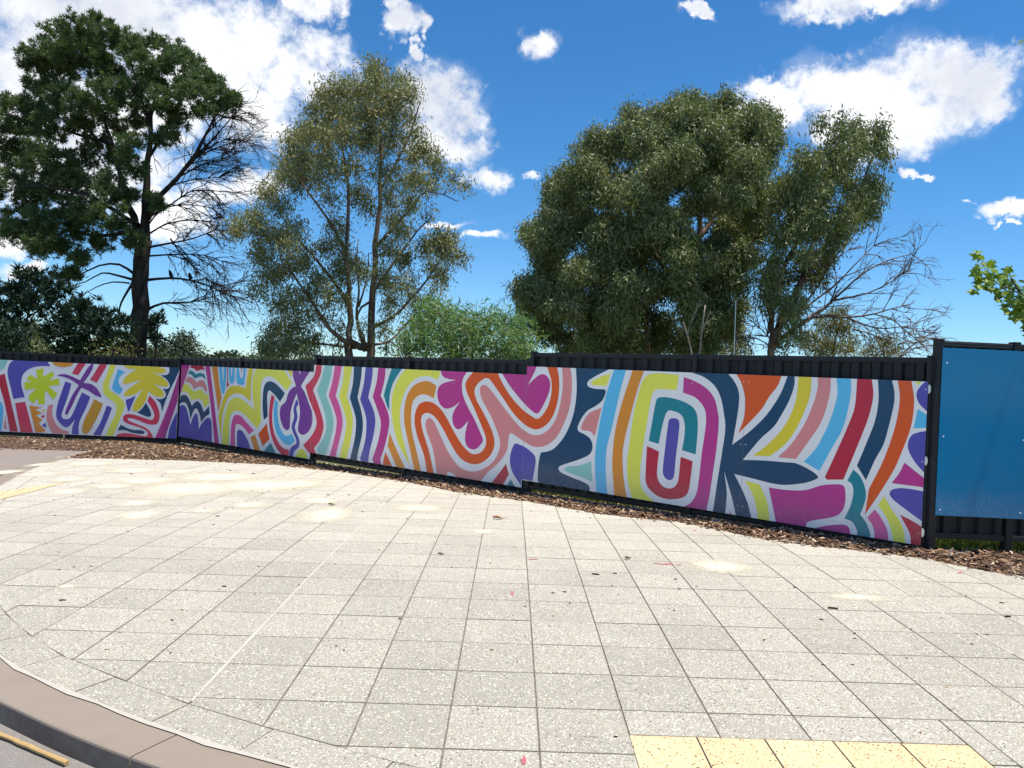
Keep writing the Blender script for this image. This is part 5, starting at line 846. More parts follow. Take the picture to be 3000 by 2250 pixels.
def board(label, seg, u0, u1, top, bot, screws=(), clips=()):
    """one printed sheet: backing, print film, screws.  top/bot = heights at (u0, u1)"""
    if seg == 'L': org, ang = J0 + NL * 0.068, AF
    else: org, ang = Vector((-7.0706, 16.345 - 0.068)), 0.0
    zc = (top[0] + bot[0]) / 2
    r = empty('mural_board', (org.x + math.cos(ang) * u0, org.y + math.sin(ang) * u0, bot[0]), ang)
    tag(r, label, 'mural board', 'printed mural boards fixed to the fence')
    w = u1 - u0; g0 = 0.0015
    T0, T1, B0, B1 = top[0] - bot[0], top[1] - bot[0], 0.0, bot[1] - bot[0]
    V = [(g0, 0, B0), (w - g0, 0, B1), (w - g0, 0, T1), (g0, 0, T0), (g0, 0.005, B0), (w - g0, 0.005, B1), (w - g0, 0.005, T1), (g0, 0.005, T0)]
    F = [(0, 1, 2, 3), (5, 4, 7, 6), (0, 4, 5, 1), (1, 5, 6, 2), (2, 6, 7, 3), (3, 7, 4, 0)]
    bk = link('backing', mesh_py('backing', V, F), PM['white'], r)
    # the print: every colour patch is a thin film a fraction of a millimetre proud of the white sheet
    FV, FF, FM = [], [], []; lay = 0
    sT, sB = (T1 - T0) / w, (B1 - B0) / w
    halves = ((g0, 0, 1, 0), (w - g0, 0, -1, 0), (0, T0 - 0.0005, sT, -1), (0, B0 + 0.0005, -sB, 1))
    for c, sg, pts in ART:
        if sg != seg: continue
        P = [tuple(int(t) / 1000 for t in q.split(',')) for q in pts.split()]
        if max(p[0] for p in P) < u0 or min(p[0] for p in P) > u1: continue
        P = [p for i, p in enumerate(P) if math.dist(p, P[i - 1]) > 0.0005]
        lay += 1; dd = -0.0009 - 0.00015 * (lay % 4) - (0.0009 if c == 'white' else 0) - (0.0014 if c == 'crimson' and len(P) < 6 else 0)
        for tri in tessellate_polygon([[Vector((x, z, 0)) for x, z in P]]):
            Q = [(P[i][0] - u0, P[i][1] - bot[0]) for i in tri]
            for hx, hy, nx, ny in halves:
                Q = clip(Q, hx, hy, nx, ny)
                if len(Q) < 3: break
            if len(Q) < 3 or area(Q) < 1e-7: continue
            if sum(Q[i][0] * Q[(i + 1) % len(Q)][1] - Q[(i + 1) % len(Q)][0] * Q[i][1] for i in range(len(Q))) < 0: Q = Q[::-1]
            k = len(FV); FV += [(x, dd, z) for x, z in Q]; FF.append(tuple(range(k, k + len(Q)))); FM.append(PORDER.index(c))
    me = mesh_py('print_film', FV, FF)
    me.polygons.foreach_set('material_index', FM)
    for k in PORDER: me.materials.append(PM[k])
    link('print_film', me, None, r)
    for su, sz in screws:
        q = MB(); q.tube([(su - u0, -0.0025, sz - bot[0]), (su - u0, -0.006, sz - bot[0]), (su - u0, -0.0075, sz - bot[0])], [0.0058, 0.0058, 0.003], 10)
        q.build('screw', M['screw'], r, False)
    for cu, cz in clips:
        q = MB(); x = cu - u0; z = cz - bot[0]
        q.box(x + 0.001, x + 0.026, -0.004, 0.012, z - 0.028, z + 0.028); q.box(x + 0.003, x + 0.019, -0.007, -0.004, z - 0.042, z + 0.042); q.box(x - 0.012, x + 0.001, 0.005, 0.008, z - 0.03, z + 0.03)
        bevel(q.build('clip', M['alu'], r), 0.002)
    return r
board('leftmost mural board with teal, magenta and lime shapes running out of frame', 'A', -4.82, -1.78 - 0.0, (1.66, 1.662), (0.14, 0.145))
board('mural board of purple cross and mustard palm left of the fence bend', 'A', -1.78, 0.012, (1.662, 1.667), (0.145, 0.161))
board('mural board with rippling waves under a magenta arch beside the fence bend', 'L', 0.155, 3.036, (1.729, 1.711), (0.215, 0.199))
board('narrow mural board with big purple fork and blue squiggle', 'L', 3.036, 4.782, (1.711, 1.700), (0.199, 0.189), ((3.08, 1.5), (3.08, 0.35)))
board('mural board of zigzag stripes in seafoam, pink, yellow, navy and magenta', 'L', 4.784, 7.698, (1.821, 1.797), (0.303, 0.284), ((7.66, 0.95),))
board('mural board with magenta scalloped flower between long vermilion squiggles', 'L', 7.698, 9.486, (1.797, 1.782), (0.284, 0.272), ((8.15, 1.62), (9.3, 1.60), (9.3, 0.5)))
board('mural board with ringed oval and dark navy coral shape', 'L', 9.488, 12.53, (1.896, 1.869), (0.376, 0.338), ((12.503, 1.789), (12.503, 1.114), (12.503, 0.444), (10.2, 1.66), (11.9, 1.75)))
board('rightmost mural board with rainbow bands and violet petals beside blue board', 'L', 12.53, 14.300, (1.869, 1.853), (0.338, 0.315), ((12.561, 1.790), (12.561, 1.114), (12.561, 0.443), (14.281, 1.78), (14.279, 1.104), (14.277, 0.432)), ((14.300, 1.784), (14.300, 1.111), (14.300, 0.441)))
def blue_board(x0, x1, label, sc):
    r = empty('blue_board', (x0, EY - 0.052, 0.62)); tag(r, label, 'blue board')
    q = MB(); q.box(0, x1 - x0, -0.006, 0, 0, 1.551); bevel(q.build('panel', M['blue'], r), 0.001)
    for x, z in sc:
        m_ = MB(); m_.tube([(x - x0, -0.0062, z - 0.62), (x - x0, -0.010, z - 0.62), (x - x0, -0.0115, z - 0.62)], [0.007, 0.007, 0.0035], 10); m_.build('screw', M['screw'], r)
    return r
blue_board(3.964, 4.79, 'plain glossy blue board on the tall fence at the right', [(4.006, 2.032), (4.005, 1.351), (4.006, 0.672), (4.75, 2.032), (4.747, 1.35), (4.746, 0.676)])

# ------------------------------------------------------------------ trees
def nrm(a): return a / np.maximum(1e-9, np.linalg.norm(a, axis=1, keepdims=True))
def leaf_mesh(name, P, D, L, Wd, fold=0.0):
    """diamond leaves: base P, direction D, length L, width Wd"""
    n = len(P); D = nrm(D); A = nrm(np.cross(D, nrm(RNG.normal(size=(n, 3)))))
    L = L[:, None]; Wd = Wd[:, None]
    v0 = P; v2 = P + D * L; m = P + D * L * 0.42; v1 = m + A * Wd / 2; v3 = m - A * Wd / 2
    V = np.stack([v0, v1, v2, v3], 1).reshape(-1, 3); F = np.arange(n * 4).reshape(n, 4)
    return mesh_np(name, V, F)
class Tree:
    def __init__(s, name, label, cat, base, group=None):
        s.root = empty(name, base); tag(s.root, label, cat, group); s.mb = MB(); s.P = []; s.R = []; s.tw = MB(); s.tips = []; s.base = Vector(base)
    def stem(s, pts, r0, r1, n=8, wob=0.03, register=True):
        pts = [Vector(p) for p in pts]; Q = []
        for i in range(len(pts) - 1):
            a, b, c, e = pts[max(i - 1, 0)], pts[i], pts[i + 1], pts[min(i + 2, len(pts) - 1)]
            m = max(2, int((c - b).length / 0.35))
            for k in range(m):
                t = k / m; Q.append(0.5 * ((2 * b) + (c - a) * t + (2 * a - 5 * b + 4 * c - e) * t * t + (3 * b - a - 3 * c + e) * t ** 3))
        Q.append(pts[-1]); N_ = len(Q)
        rad = [r0 + (r1 - r0) * (i / (N_ - 1)) ** 0.8 for i in range(N_)]
        Q = [q + Vector((random.gauss(0, 1), random.gauss(0, 1), 0)) * wob * min(1, r * 8) if 0 < i < N_ - 1 else q for i, (q, r) in enumerate(zip(Q, rad))]
        s.mb.tube(Q, rad, n)
        if register: s.P += Q; s.R += rad
        return Q, rad
    def attach(s, c, rmax=0.06, up=0.35, n=5, drop=1.0):
        P = np.array([tuple(p) for p in s.P]); d = P - np.array(c); dist = np.linalg.norm(d, axis=1)
        cost = dist + drop * np.maximum(0, d[:, 2] + 0.3 * dist)
        i = int(np.argmin(cost)); a = s.P[i]; c = Vector(c); L = (c - a).length
        if L < 0.15: return
        mid = a.lerp(c, 0.5) + Vector((random.gauss(0, 0.08), random.gauss(0, 0.08), random.uniform(-0.1, up) * 0.5)) * L
        r0 = min(s.R[i] * 0.75, 0.016 + 0.016 * L, rmax)
        m = max(3, int(L / 0.3)); Q = []
        for k in range(m + 1):
            t = k / m; q = a * (1 - t) ** 2 + mid * 2 * t * (1 - t) + c * t * t
            if 0 < k < m: q += Vector((random.gauss(0, 0.03), random.gauss(0, 0.03), random.gauss(0, 0.03)))
            Q.append(q)
        rad = [r0 + (0.010 - r0) * (k / m) for k in range(m + 1)]
        s.mb.tube(Q, rad, n); s.P += Q[1:]; s.R += rad[1:]
    def clump(s, c, r, K, flat=1.0, up=0.0):
        c = Vector(c)
        for k in range(K):
            v = Vector(RNG.normal(size=3)); v.normalize(); v *= r * random.random() ** 0.45; v.z = v.z * flat + up * r * random.random()
            p = c + v; s.tips.append((p, v))
            a = c + v * 0.12 + Vector((0, 0, -0.15 * r)); m = a.lerp(p, 0.55) + Vector((0, 0, 0.06 * r))
            s.tw.tube([a, m, p], [0.008, 0.006, 0.003], 3, False)
    def finish(s, bark, leafname, leafmesh, leafmat, sub='crown'):
        inv = -s.base
        for b, nm_ in ((s.mb, 'trunk'),):
            V = [tuple(Vector(v) + inv) for v in b.V]; tr = link(nm_, mesh_py(nm_, V, b.F, True), bark, s.root)
        if s.tw.V:
            V = [tuple(Vector(v) + inv) for v in s.tw.V]; tag(link('twigs', mesh_py('twigs', V, s.tw.F), bark, tr), kind='stuff')
        if leafmesh is not None:
            leafmesh.transform(Matrix.Translation(inv)); link(sub, leafmesh, leafmat, s.root)
        return s.root
def dead_spray(mb, p, d, L, r, depth, droop=0.0, spread=0.6, nb=4):
    """bare branching twigs"""
    n = max(3, int(L / 0.18)); pts = [Vector(p)]; d = Vector(d).normalized(); ds = [d.copy()]
    for k in range(n):
        d = (d + Vector((random.gauss(0, 0.13), random.gauss(0, 0.13), random.gauss(0, 0.13) - droop * 0.12))).normalized()
        pts.append(pts[-1] + d * L / n); ds.append(d.copy())
    mb.tube(pts, [r * (1 - 0.75 * k / n) + 0.0025 for k in range(n + 1)], 4 if r < 0.03 else 6, False)
    if depth <= 0: return
    for b in range(nb):
        i = random.randint(max(1, n // 4), n); t = ds[i]
        side = Vector(RNG.normal(size=3)); side -= t * side.dot(t); side.normalize()
        dead_spray(mb, pts[i], t + side * spread, L * random.uniform(0.35, 0.65), max(0.003, r * 0.5), depth - 1, droop, spread, nb)
def needles(tips, per, sig, count, L, Wd, up=0.5):
    P, D = [], []
    T = np.array([tuple(t[0]) for t in tips]); O = nrm(np.array([tuple(t[1]) for t in tips]))
    T = np.repeat(T, per, 0) + RNG.normal(size=(len(T) * per, 3)) * sig; O = np.repeat(O, per, 0)
    n = len(T); T2 = np.repeat(T, count, 0); base = nrm(O * 0.6 + np.array([0, 0, up]) + RNG.normal(size=(n, 3)) * 0.35)
    D = np.repeat(base, count, 0) * 0.75 + RNG.normal(size=(n * count, 3)) * 0.62
    m = len(T2); return leaf_mesh('crown', T2, D, L * RNG.uniform(0.7, 1.2, m), Wd * RNG.uniform(0.8, 1.2, m))
def hanging(tips, per, sig, L, Wd, down=0.8, rnd=0.6):
    T = np.array([tuple(t[0]) for t in tips]); T2 = np.repeat(T, per, 0) + RNG.normal(size=(len(T) * per, 3)) * np.array(sig)
    m = len(T2); D = RNG.normal(size=(m, 3)) * rnd + np.array([0, 0, -down])
    return leaf_mesh('crown', T2, D, L * RNG.uniform(0.6, 1.3, m), Wd * RNG.uniform(0.7, 1.3, m))
def base_at(px, Y):
    p = at(px, 1045, Y); return (p.x, Y, -0.35 if Y < 40 else -0.6)

M['pine_bark'] = mat_bark('dark pine bark', (0.022, 0.017, 0.015), (0.075, 0.058, 0.05), 5)
M['gum_bark'] = mat_bark('gum bark', (0.085, 0.055, 0.042), (0.25, 0.18, 0.14), 4)
M['dead_bark'] = mat_bark('dead grey red wood', (0.13, 0.085, 0.07), (0.27, 0.20, 0.17), 7)
M['pale_bark'] = mat_bark('bare pale wood', (0.22, 0.175, 0.14), (0.38, 0.32, 0.26), 7)
M['needle'] = mat_leaf('pine needles', [(0.1, (0.048, 0.092, 0.048)), (0.5, (0.100, 0.160, 0.070)), (0.85, (0.195, 0.235, 0.090))], 0.6, 0.2, 0.28)
M['needle_dark'] = mat_leaf('blue pine needles', [(0.1, (0.014, 0.030, 0.022)), (0.5, (0.026, 0.048, 0.032)), (0.9, (0.048, 0.075, 0.040))], 0.7, 0.08, 0.12)
M['gum'] = mat_leaf('gum leaves', [(0.08, (0.115, 0.14, 0.07)), (0.45, (0.235, 0.25, 0.115)), (0.75, (0.35, 0.34, 0.155)), (0.95, (0.46, 0.39, 0.19))], 0.5, 0.3, 0.24)
M['gum_dense'] = mat_leaf('dense gum leaves', [(0.08, (0.075, 0.112, 0.05)), (0.45, (0.165, 0.205, 0.085)), (0.75, (0.29, 0.31, 0.135)), (0.97, (0.48, 0.40, 0.19))], 0.5, 0.3, 0.22)
M['wattle'] = mat_leaf('bright wattle leaves', [(0.1, (0.07, 0.155, 0.05)), (0.5, (0.16, 0.285, 0.095)), (0.9, (0.33, 0.44, 0.17))], 0.5, 0.4, 0.35)
M['olive_leaf'] = mat_leaf('yellow green leaves', [(0.1, (0.10, 0.11, 0.03)), (0.5, (0.19, 0.185, 0.055)), (0.9, (0.33, 0.27, 0.09))], 0.5, 0.3, 0.3)
M['far_leaf'] = mat_leaf('distant foliage', [(0.1, (0.045, 0.068, 0.040)), (0.5, (0.075, 0.10, 0.055)), (0.9, (0.125, 0.140, 0.075))], 0.7, 0.2, 0.1, 0.05)
M['plane_leaf'] = mat_leaf('plane leaves', [(0.1, (0.09, 0.165, 0.02)), (0.5, (0.20, 0.31, 0.035)), (0.9, (0.44, 0.54, 0.07))], 0.5, 0.4, 0.4, 4)

# --- the big pine at the left
Y = 28.0
T = Tree('pine_tree', 'tall dark pine with broad crown and bare dead limbs on its right', 'pine tree', base_at(402, Y))
A_ = lambda px, py, dy=0.0: at(px, py, Y + dy)
b0 = Vector(T.base)
T.stem([b0, A_(403, 1000), A_(410, 900), A_(415, 800), A_(424, 700)], 0.36, 0.26, 12)
T.stem([A_(420, 720), A_(398, 660), A_(368, 580, .3), A_(352, 500, .4), A_(330, 420, .3), A_(300, 340), A_(272, 240), A_(255, 170)], 0.17, 0.012, 9)
T.stem([A_(425, 710), A_(428, 620), A_(430, 540), A_(436, 450), A_(440, 370), A_(455, 280), A_(470, 190), A_(475, 150)], 0.19, 0.012, 9)
T.stem([A_(432, 640), A_(455, 590, -.4), A_(500, 545, -.5), A_(555, 475, -.6), A_(600, 400, -.5), A_(640, 320, -.3), A_(680, 275)], 0.12, 0.02, 7)
T.stem([A_(300, 430), A_(240, 350, .6), A_(200, 290, 1.0), A_(170, 210, 1.0)], 0.07, 0.02, 6)
T.stem([A_(372, 600), A_(325, 540, -.6), A_(312, 490, -.9), A_(280, 450, -1.0)], 0.07, 0.02, 6)
T.stem([A_(405, 660), A_(340, 620, -1), A_(250, 570, -1.4), A_(140, 550, -1.8), A_(60, 540, -2)], 0.10, 0.02, 7)
T.stem([A_(385, 680), A_(290, 690, .6), A_(180, 670, 1.0), A_(90, 640, 1.4)], 0.09, 0.02, 7)
T.stem([A_(330, 420), A_(250, 400, .8), A_(150, 370, 1.4), A_(60, 350, 1.8)], 0.08, 0.02, 6)
T.stem([A_(436, 460), A_(500, 360, 1), A_(550, 260, 1.2), A_(575, 180, 1.2)], 0.07, 0.02, 6)
T.stem([A_(440, 370), A_(405, 260, .5), A_(375, 150, .6)], 0.06, 0.02, 6)
for pts, r in (([(390,800),(350,775),(290,778),(220,812),(150,838)],.055),([(385,818),(340,806),(298,800),(250,826),(180,846)],.05),([(380,830),(330,826),(280,842),(240,866)],.035),
               ([(395,818),(365,870),(350,905),(352,960),(345,985)],.06),([(350,905),(320,925),(295,930)],.02)):
    T.stem([A_(x, y, -.3 * i) for i, (x, y) in enumerate(pts)], r, 0.012, 6)
PINE = [(170,95,58),(225,70,55),(290,70,58),(350,95,52),(120,140,55),(90,150,40),(165,175,62),(240,160,68),(320,160,60),(385,120,36),(455,110,34),(425,165,40),(520,130,44),(560,150,38),(585,200,42),(520,190,52),(610,245,40),
 (560,255,48),(480,270,48),(400,250,50),(690,275,24),(672,262,18),(105,215,38),(150,225,30),(60,290,48),(30,345,52),(120,285,58),(190,265,55),(235,275,48),(80,370,58),(140,350,50),(20,420,46),(100,430,46),(235,440,48),(300,415,48),(350,440,46),
 (385,470,40),(200,470,40),(40,520,56),(105,540,56),(170,535,52),(220,505,38),(60,600,56),(130,615,58),(200,600,52),(260,600,48),(320,605,46),(250,655,44),(165,680,46),(115,690,42),(300,690,36),(225,730,26),(195,775,28),(215,780,22),(405,675,28),(385,690,22),
 (390,545,24),(445,560,26),(470,580,18),(460,385,30),(500,370,20),(20,650,40),(90,655,44),(-40,400,60),(-60,520,60),(-50,620,55),(-30,300,40),(640,255,28),(545,215,40),(270,110,60),(200,130,55),(340,200,40),(300,240,42),(350,270,40),(420,300,34),(290,310,44),(200,330,46),(250,350,40),(340,350,38),(400,340,30),(160,430,44),(60,460,48),(150,490,44),(260,520,40),(300,545,38),(350,560,32),(380,400,34),(500,310,36),(530,330,28),(590,300,34),(640,290,26),(620,215,34),(20,280,40),(430,220,40),(470,220,36),(260,590,44),(360,640,36),(330,500,34),(480,150,34),(400,110,36),(130,700,28),(180,700,32),(240,735,22),(60,640,30)]
for px, py, r in sorted(PINE, key=lambda q: math.hypot(q[0] - 400, q[1] - 600)):
    dy = random.uniform(-1, 1) * (1.1 + 0.9 * (r / 50)); py += 24; c = A_(px, py, dy); R = r * Y / FOCAL
    T.attach(c - Vector((0, 0, 0.35 * R)), 0.06); T.clump(c, R * 1.02, int(6 + 15 * R * R / 0.4), 0.78)
# dead limbs on the right side
for pts, r, L in (([(432,820),(500,815),(560,822),(640,850),(690,875)],.055,1.6),([(436,905),(480,888),(560,885),(650,862)],.055,1.5),([(432,725),(500,712),(570,698),(630,672)],.05,1.3),
                  ([(430,690),(490,655),(560,645),(610,650)],.04,1.3),([(434,750),(520,745),(600,748),(650,765)],.04,1.3),([(500,700),(520,730),(560,775),(620,830)],.035,1.3),
                  ([(430,640),(500,600),(560,560),(640,560)],.04,1.4),([(470,570),(540,500),(600,440),(680,400)],.05,1.6),([(520,520),(600,480),(680,455)],.04,1.4),([(560,470),(640,390),(690,330)],.04,1.3),
                  ([(555,475),(640,430),(720,415)],.035,1.3),([(432,990),(480,992),(510,1010),(540,1030)],.055,0.5),([(600,400),(650,345),(700,320)],.03,1.1),([(500,545),(570,525),(640,520)],.03,1.3),([(434,660),(480,610),(560,600),(620,610)],.03,1.2)):
    Q, rad = T.stem([A_(x, y, random.uniform(-.4, .4)) for x, y in pts], r, 0.014, 6)
    k = len(Q)
    for b in range(int(9 + L * 5)):
        i = random.randint(k // 3, k - 1); t = (Q[min(i + 1, k - 1)] - Q[max(i - 1, 0)]).normalized()
        sd_ = Vector(RNG.normal(size=3)); sd_ -= t * sd_.dot(t); sd_.normalize()
        dead_spray(T.tw, Q[i], t * 1.1 + sd_ * 0.7, L * random.uniform(0.4, 0.95), 0.016, 2, 0.45, 0.6, 4)
for b in range(46):
    i = random.randint(0, len(T.P) - 1)
    if T.P[i].z > 5 and random.random() < 0.4: continue
    dead_spray(T.tw, T.P[i], Vector((random.gauss(0, 1), random.gauss(0, 1), -0.4)), random.uniform(0.5, 1.2), 0.012, 1, 0.8, 0.6, 4)
T.finish(M['pine_bark'], 'crown', needles(T.tips, 9, 0.085, 13, 0.20, 0.030, 0.6), M['needle'])

def clump_tree(name, label, cat, px, Y, stems, clumps, bark, leafmat, kind='gum', K=30, per=26, L=0.16, Wd=0.034, sig=(0.20, 0.20, 0.20), depth=1.6, group=None, flat=0.85, rmax=0.06, drop=1.0):
    T = Tree(name, label, cat, base_at(px, Y), group); A_ = lambda x, y, dy=0.0: at(x, y, Y + dy)
    for pts, r0, r1 in stems: T.stem([Vector(T.base) if p == 'base' else A_(*p) for p in pts], r0, r1, 8 if r0 > 0.08 else 6)
    mx = sum(c[0] for c in clumps) / len(clumps); my = max(c[1] for c in clumps)
    for c in sorted(clumps, key=lambda q: math.hypot(q[0] - px, (q[1] - 1040))):
        dy = c[3] if len(c) > 3 else random.uniform(-1, 1) * depth
        p = A_(c[0], c[1], dy); R = c[2] * Y / FOCAL; T.attach(p - Vector((0, 0, 0.2 * R)), rmax, drop=drop); T.clump(p, R, max(4, int(K * R * R / 0.35)), flat)
    if kind == 'pine': lm = needles(T.tips, per, sig[0], 11, L, Wd, 0.5)
    else: lm = hanging(T.tips, per, sig, L, Wd, *( (0.8, 0.65) if kind == 'gum' else (0.15, 0.7)))
    return T, lm

def fill(poly, n, rmin, rmax, D, depth, seed, holes=(), pk=0.56):
    """clump centres spread through a rounded crown whose outline is poly"""
    rg = random.Random(seed); xs = [p[0] for p in poly]; ys = [p[1] for p in poly]; out = []; tries = 0
    def inside(x, y):
        c = False
        for i in range(len(poly)):
            (x1, y1), (x2, y2) = poly[i], poly[(i + 1) % len(poly)]
            if (y1 > y) != (y2 > y) and x < (x2 - x1) * (y - y1) / (y2 - y1) + x1: c = not c
        return c
    ring = [(p[0], p[1]) for p in poly] + [poly[0]]
    while len(out) < n and tries < 60000:
        tries += 1; x, y = rg.uniform(min(xs), max(xs)), rg.uniform(min(ys), max(ys))
        if not inside(x, y): continue
        d = nearest(ring, x, y)[0]; r = rg.uniform(rmin, rmax)
        if d < r * 0.42: continue
        if any(math.hypot(x - hx, y - hy) < hr and rg.random() < hp for hx, hy, hr, hp in holes): continue
        k = math.sqrt(max(0, 1 - (1 - min(1, d / D)) ** 2)) * depth; dy = rg.uniform(-1, 1); dy = math.copysign(abs(dy) ** 0.5, dy) * k
        if any((x - o[0]) ** 2 + (y - o[1]) ** 2 + ((dy - o[3]) * 95) ** 2 < (pk * (r + o[2])) ** 2 for o in out): continue
        out.append((x, y, r, dy))
    return out
# --- open gum tree right of the pine
z3 = lambda x, y, *r: (650 + x / 1.746, 150 + y / 1.746, *[q / 1.746 for q in r])
G1 = [z3(*c) for c in ((800,110,52),(770,80,36),(870,140,46),(930,165,42),(600,195,60),(520,215,55),(700,195,55),(780,195,58),(850,230,58),(960,230,45),(480,290,55),(570,300,66),(680,310,66),(780,320,66),(880,320,58),(960,330,46),(450,390,55),(540,410,58),(640,425,60),(750,425,60),(860,430,58),(940,440,40),
 (350,460,46),(330,550,56),(420,550,58),(500,540,40),(1040,505,55),(1085,570,46),(980,540,45),(310,640,58),(400,670,60),(470,640,40),(820,615,52),(700,735,60),(760,800,42),(860,760,45),(950,780,42),(1000,650,36),(1190,645,32),(1240,690,22),(230,730,56),(300,790,60),(165,850,56),(100,890,52),(60,915,36),(220,930,58),(300,960,60),(380,890,46),
 (580,880,48),(540,1000,46),(620,1050,44),(880,880,46),(850,1000,55),(930,1050,52),(1050,1000,55),(1120,975,55),(1170,1040,46),(1180,960,36),(1080,1110,52),(1130,1150,42),(200,1060,46),(250,1150,58),(165,1210,38),(340,1100,58),(440,1080,46),(500,1160,42),(300,1290,58),(270,1410,58),(240,1490,50),(370,1330,46),(420,1260,46),(340,1420,50),(450,1350,36),
 (560,1280,26),(850,1200,38),(940,1180,42),(980,1260,38),(860,1330,32),(1240,1050,18),(420,1480,50),(330,1500,50),(250,1530,40),(640,560,30),(560,620,30),(900,600,30))]
ST1 = [(['base',(1085,1035),(1089,950),(1092,880),(1102,723),(1112,600),(1117,480),(1118,400),(1118,300),(1110,220)],.19,.02),([(1088,1020),(1023,1000),(1024,900),(1016,740),(1020,560),(1000,420),(985,330)],.13,.02),(['base',(1022,1030),(1023,1000)],.14,.13),
 ([(1070,1030),(1052,960),(1046,905),(1052,850),(1044,780),(1050,700)],.07,.015),([(1092,880),(1060,900),(1046,930)],.05,.03),([(1050,900),(1075,820),(1080,740)],.04,.012),([(1030,1010),(971,969,-.5),(925,900,-.8),(870,820,-1),(820,760,-1.2)],.09,.02),([(1024,900),(960,800,.8),(890,720,1),(830,640,1.2)],.08,.02),
 ([(1016,740),(960,640,-.6),(900,560,-.8),(860,500,-.8)],.07,.02),([(1094,850),(1160,760,.6),(1220,680,.8),(1260,640,.8)],.08,.02),([(1102,723),(1180,640,-.7),(1250,560,-.9),(1340,590,-1)],.07,.015),([(1112,560),(1160,480,.5),(1200,400,.6),(1230,300,.6)],.06,.02),
 ([(1090,960),(1150,930,-.8),(1200,880,-1),(1250,820,-1),(1290,760,-1)],.07,.02),([(1087,1010),(1140,1000,.4),(1180,960,.6),(1240,900,.6)],.05,.02),([(1040,1020),(960,1010,.8),(880,1000,1),(820,980,1)],.05,.02)]
P1 = [(1095,205),(1130,200),(1190,240),(1225,330),(1240,400),(1290,440),(1320,520),(1300,600),(1320,700),(1335,760),(1310,830),(1260,870),(1180,900),(1120,900),(1060,860),(960,900),(880,900),(800,960),(770,860),(730,800),(690,700),(760,600),(810,480),(850,400),(910,300),(960,250),(1040,260)]
G1 += [(950,930,22),(1000,960,20),(880,960,26),(930,1000,24),(1010,880,22),(1130,960,22),(1180,990,22),(1210,940,26),(1150,880,26),(1230,900,28),(1180,1030,18),(1060,800,24),(1130,820,26),(1000,800,26),(960,850,26),(1060,960,16),(990,1010,18),(1130,1020,16)]
G1 += [c for c in fill(P1, 75, 16, 26, 120, 1.8, 14, ((1010,560,50,.8),(1150,600,60,.6),(1230,640,50,.6),(1100,700,60,.5),(960,640,50,.5))) ]
T, lm = clump_tree('gum_tree', 'open twisting gum tree with reddish stems between the pine and the low wattle', 'gum tree', 1085, 25.0, ST1, G1, None, None, K=40, per=48, L=0.155, Wd=0.036, sig=(0.15, 0.15, 0.19), depth=1.7)
T.finish(M['gum_bark'], 'crown', lm, M['gum'])

# --- the big dense gum
P2 = [(1473,856),(1481,894),(1508,925),(1579,986),(1617,1034),(1780,1036),(1900,1036),(2100,1036),(2175,990),(2160,930),(2210,860),(2240,760),(2290,650),(2322,560),(2330,470),(2318,400),(2270,335),(2210,290),(2170,284),(2121,254),(2013,258),(1942,285),(1866,304),(1818,334),(1806,362),(1747,374),(1704,415),(1655,431),(1617,480),(1611,525),(1590,569),(1590,640),(1541,672),(1530,704),(1517,786),(1511,824)]
G2 = fill(P2, 250, 34, 56, 230, 3.6, 3, ((1960,560,62,.72),(1900,600,50,.7),(2060,640,45,.6),(2300,470,46,.97),(2270,400,26,.8),(2268,620,40,.9),(2240,760,42,.8),(2215,900,42,.7),(1990,980,50,.6),(2010,830,45,.35),(1870,850,45,.35)))
ST2 = [(['base',(2030,1030),(2027,940),(2026,837),(2040,740),(2050,640),(2030,540),(2010,440),(2000,360)],.24,.03),([(2027,900),(1960,800,-.5),(1900,720,-.9),(1840,620,-1.2),(1790,520,-1.2)],.13,.03),(['base',(1899,1035),(1900,960),(1880,900),(1800,830,-.8),(1720,790,-1.2)],.14,.03),
 ([(2026,840),(2110,780,-.6),(2180,740,-1.2),(2250,640,-1.2)],.11,.03),([(2045,700),(2110,600,.6),(2160,500,.8),(2190,400,.8)],.11,.03),([(1900,960),(1820,950,.6),(1720,940,1),(1620,880,1)],.08,.02),([(1890,920),(1760,760,1.2),(1660,640,1.6),(1640,560,1.6)],.09,.02),
 ([(2040,760),(1980,660,1.2),(1920,560,1.6),(1860,440,1.6)],.10,.02),([(2028,930),(2110,900,.8),(2180,880,1.2)],.07,.02)]
T, lm = clump_tree('gum_tree', 'large dense domed gum tree standing beyond the wattle, widest crown in view', 'gum tree', 2030, 24.0, ST2, G2, None, None, K=38, per=60, L=0.15, Wd=0.036, sig=(0.12, 0.12, 0.15), depth=2, flat=0.66)
for k in range(70):                                     # dead twigs low in the crown
    i = random.randint(0, len(T.P) - 1); p = T.P[i]
    if p.z < 5.0: dead_spray(T.tw, p, Vector((random.gauss(0, 1), random.gauss(-0.6, 1), random.gauss(0, 0.5))), random.uniform(0.5, 1.3), 0.012, 2, 0.3, 0.7, 3)
T.finish(M['gum_bark'], 'crown', lm, M['gum_dense'])
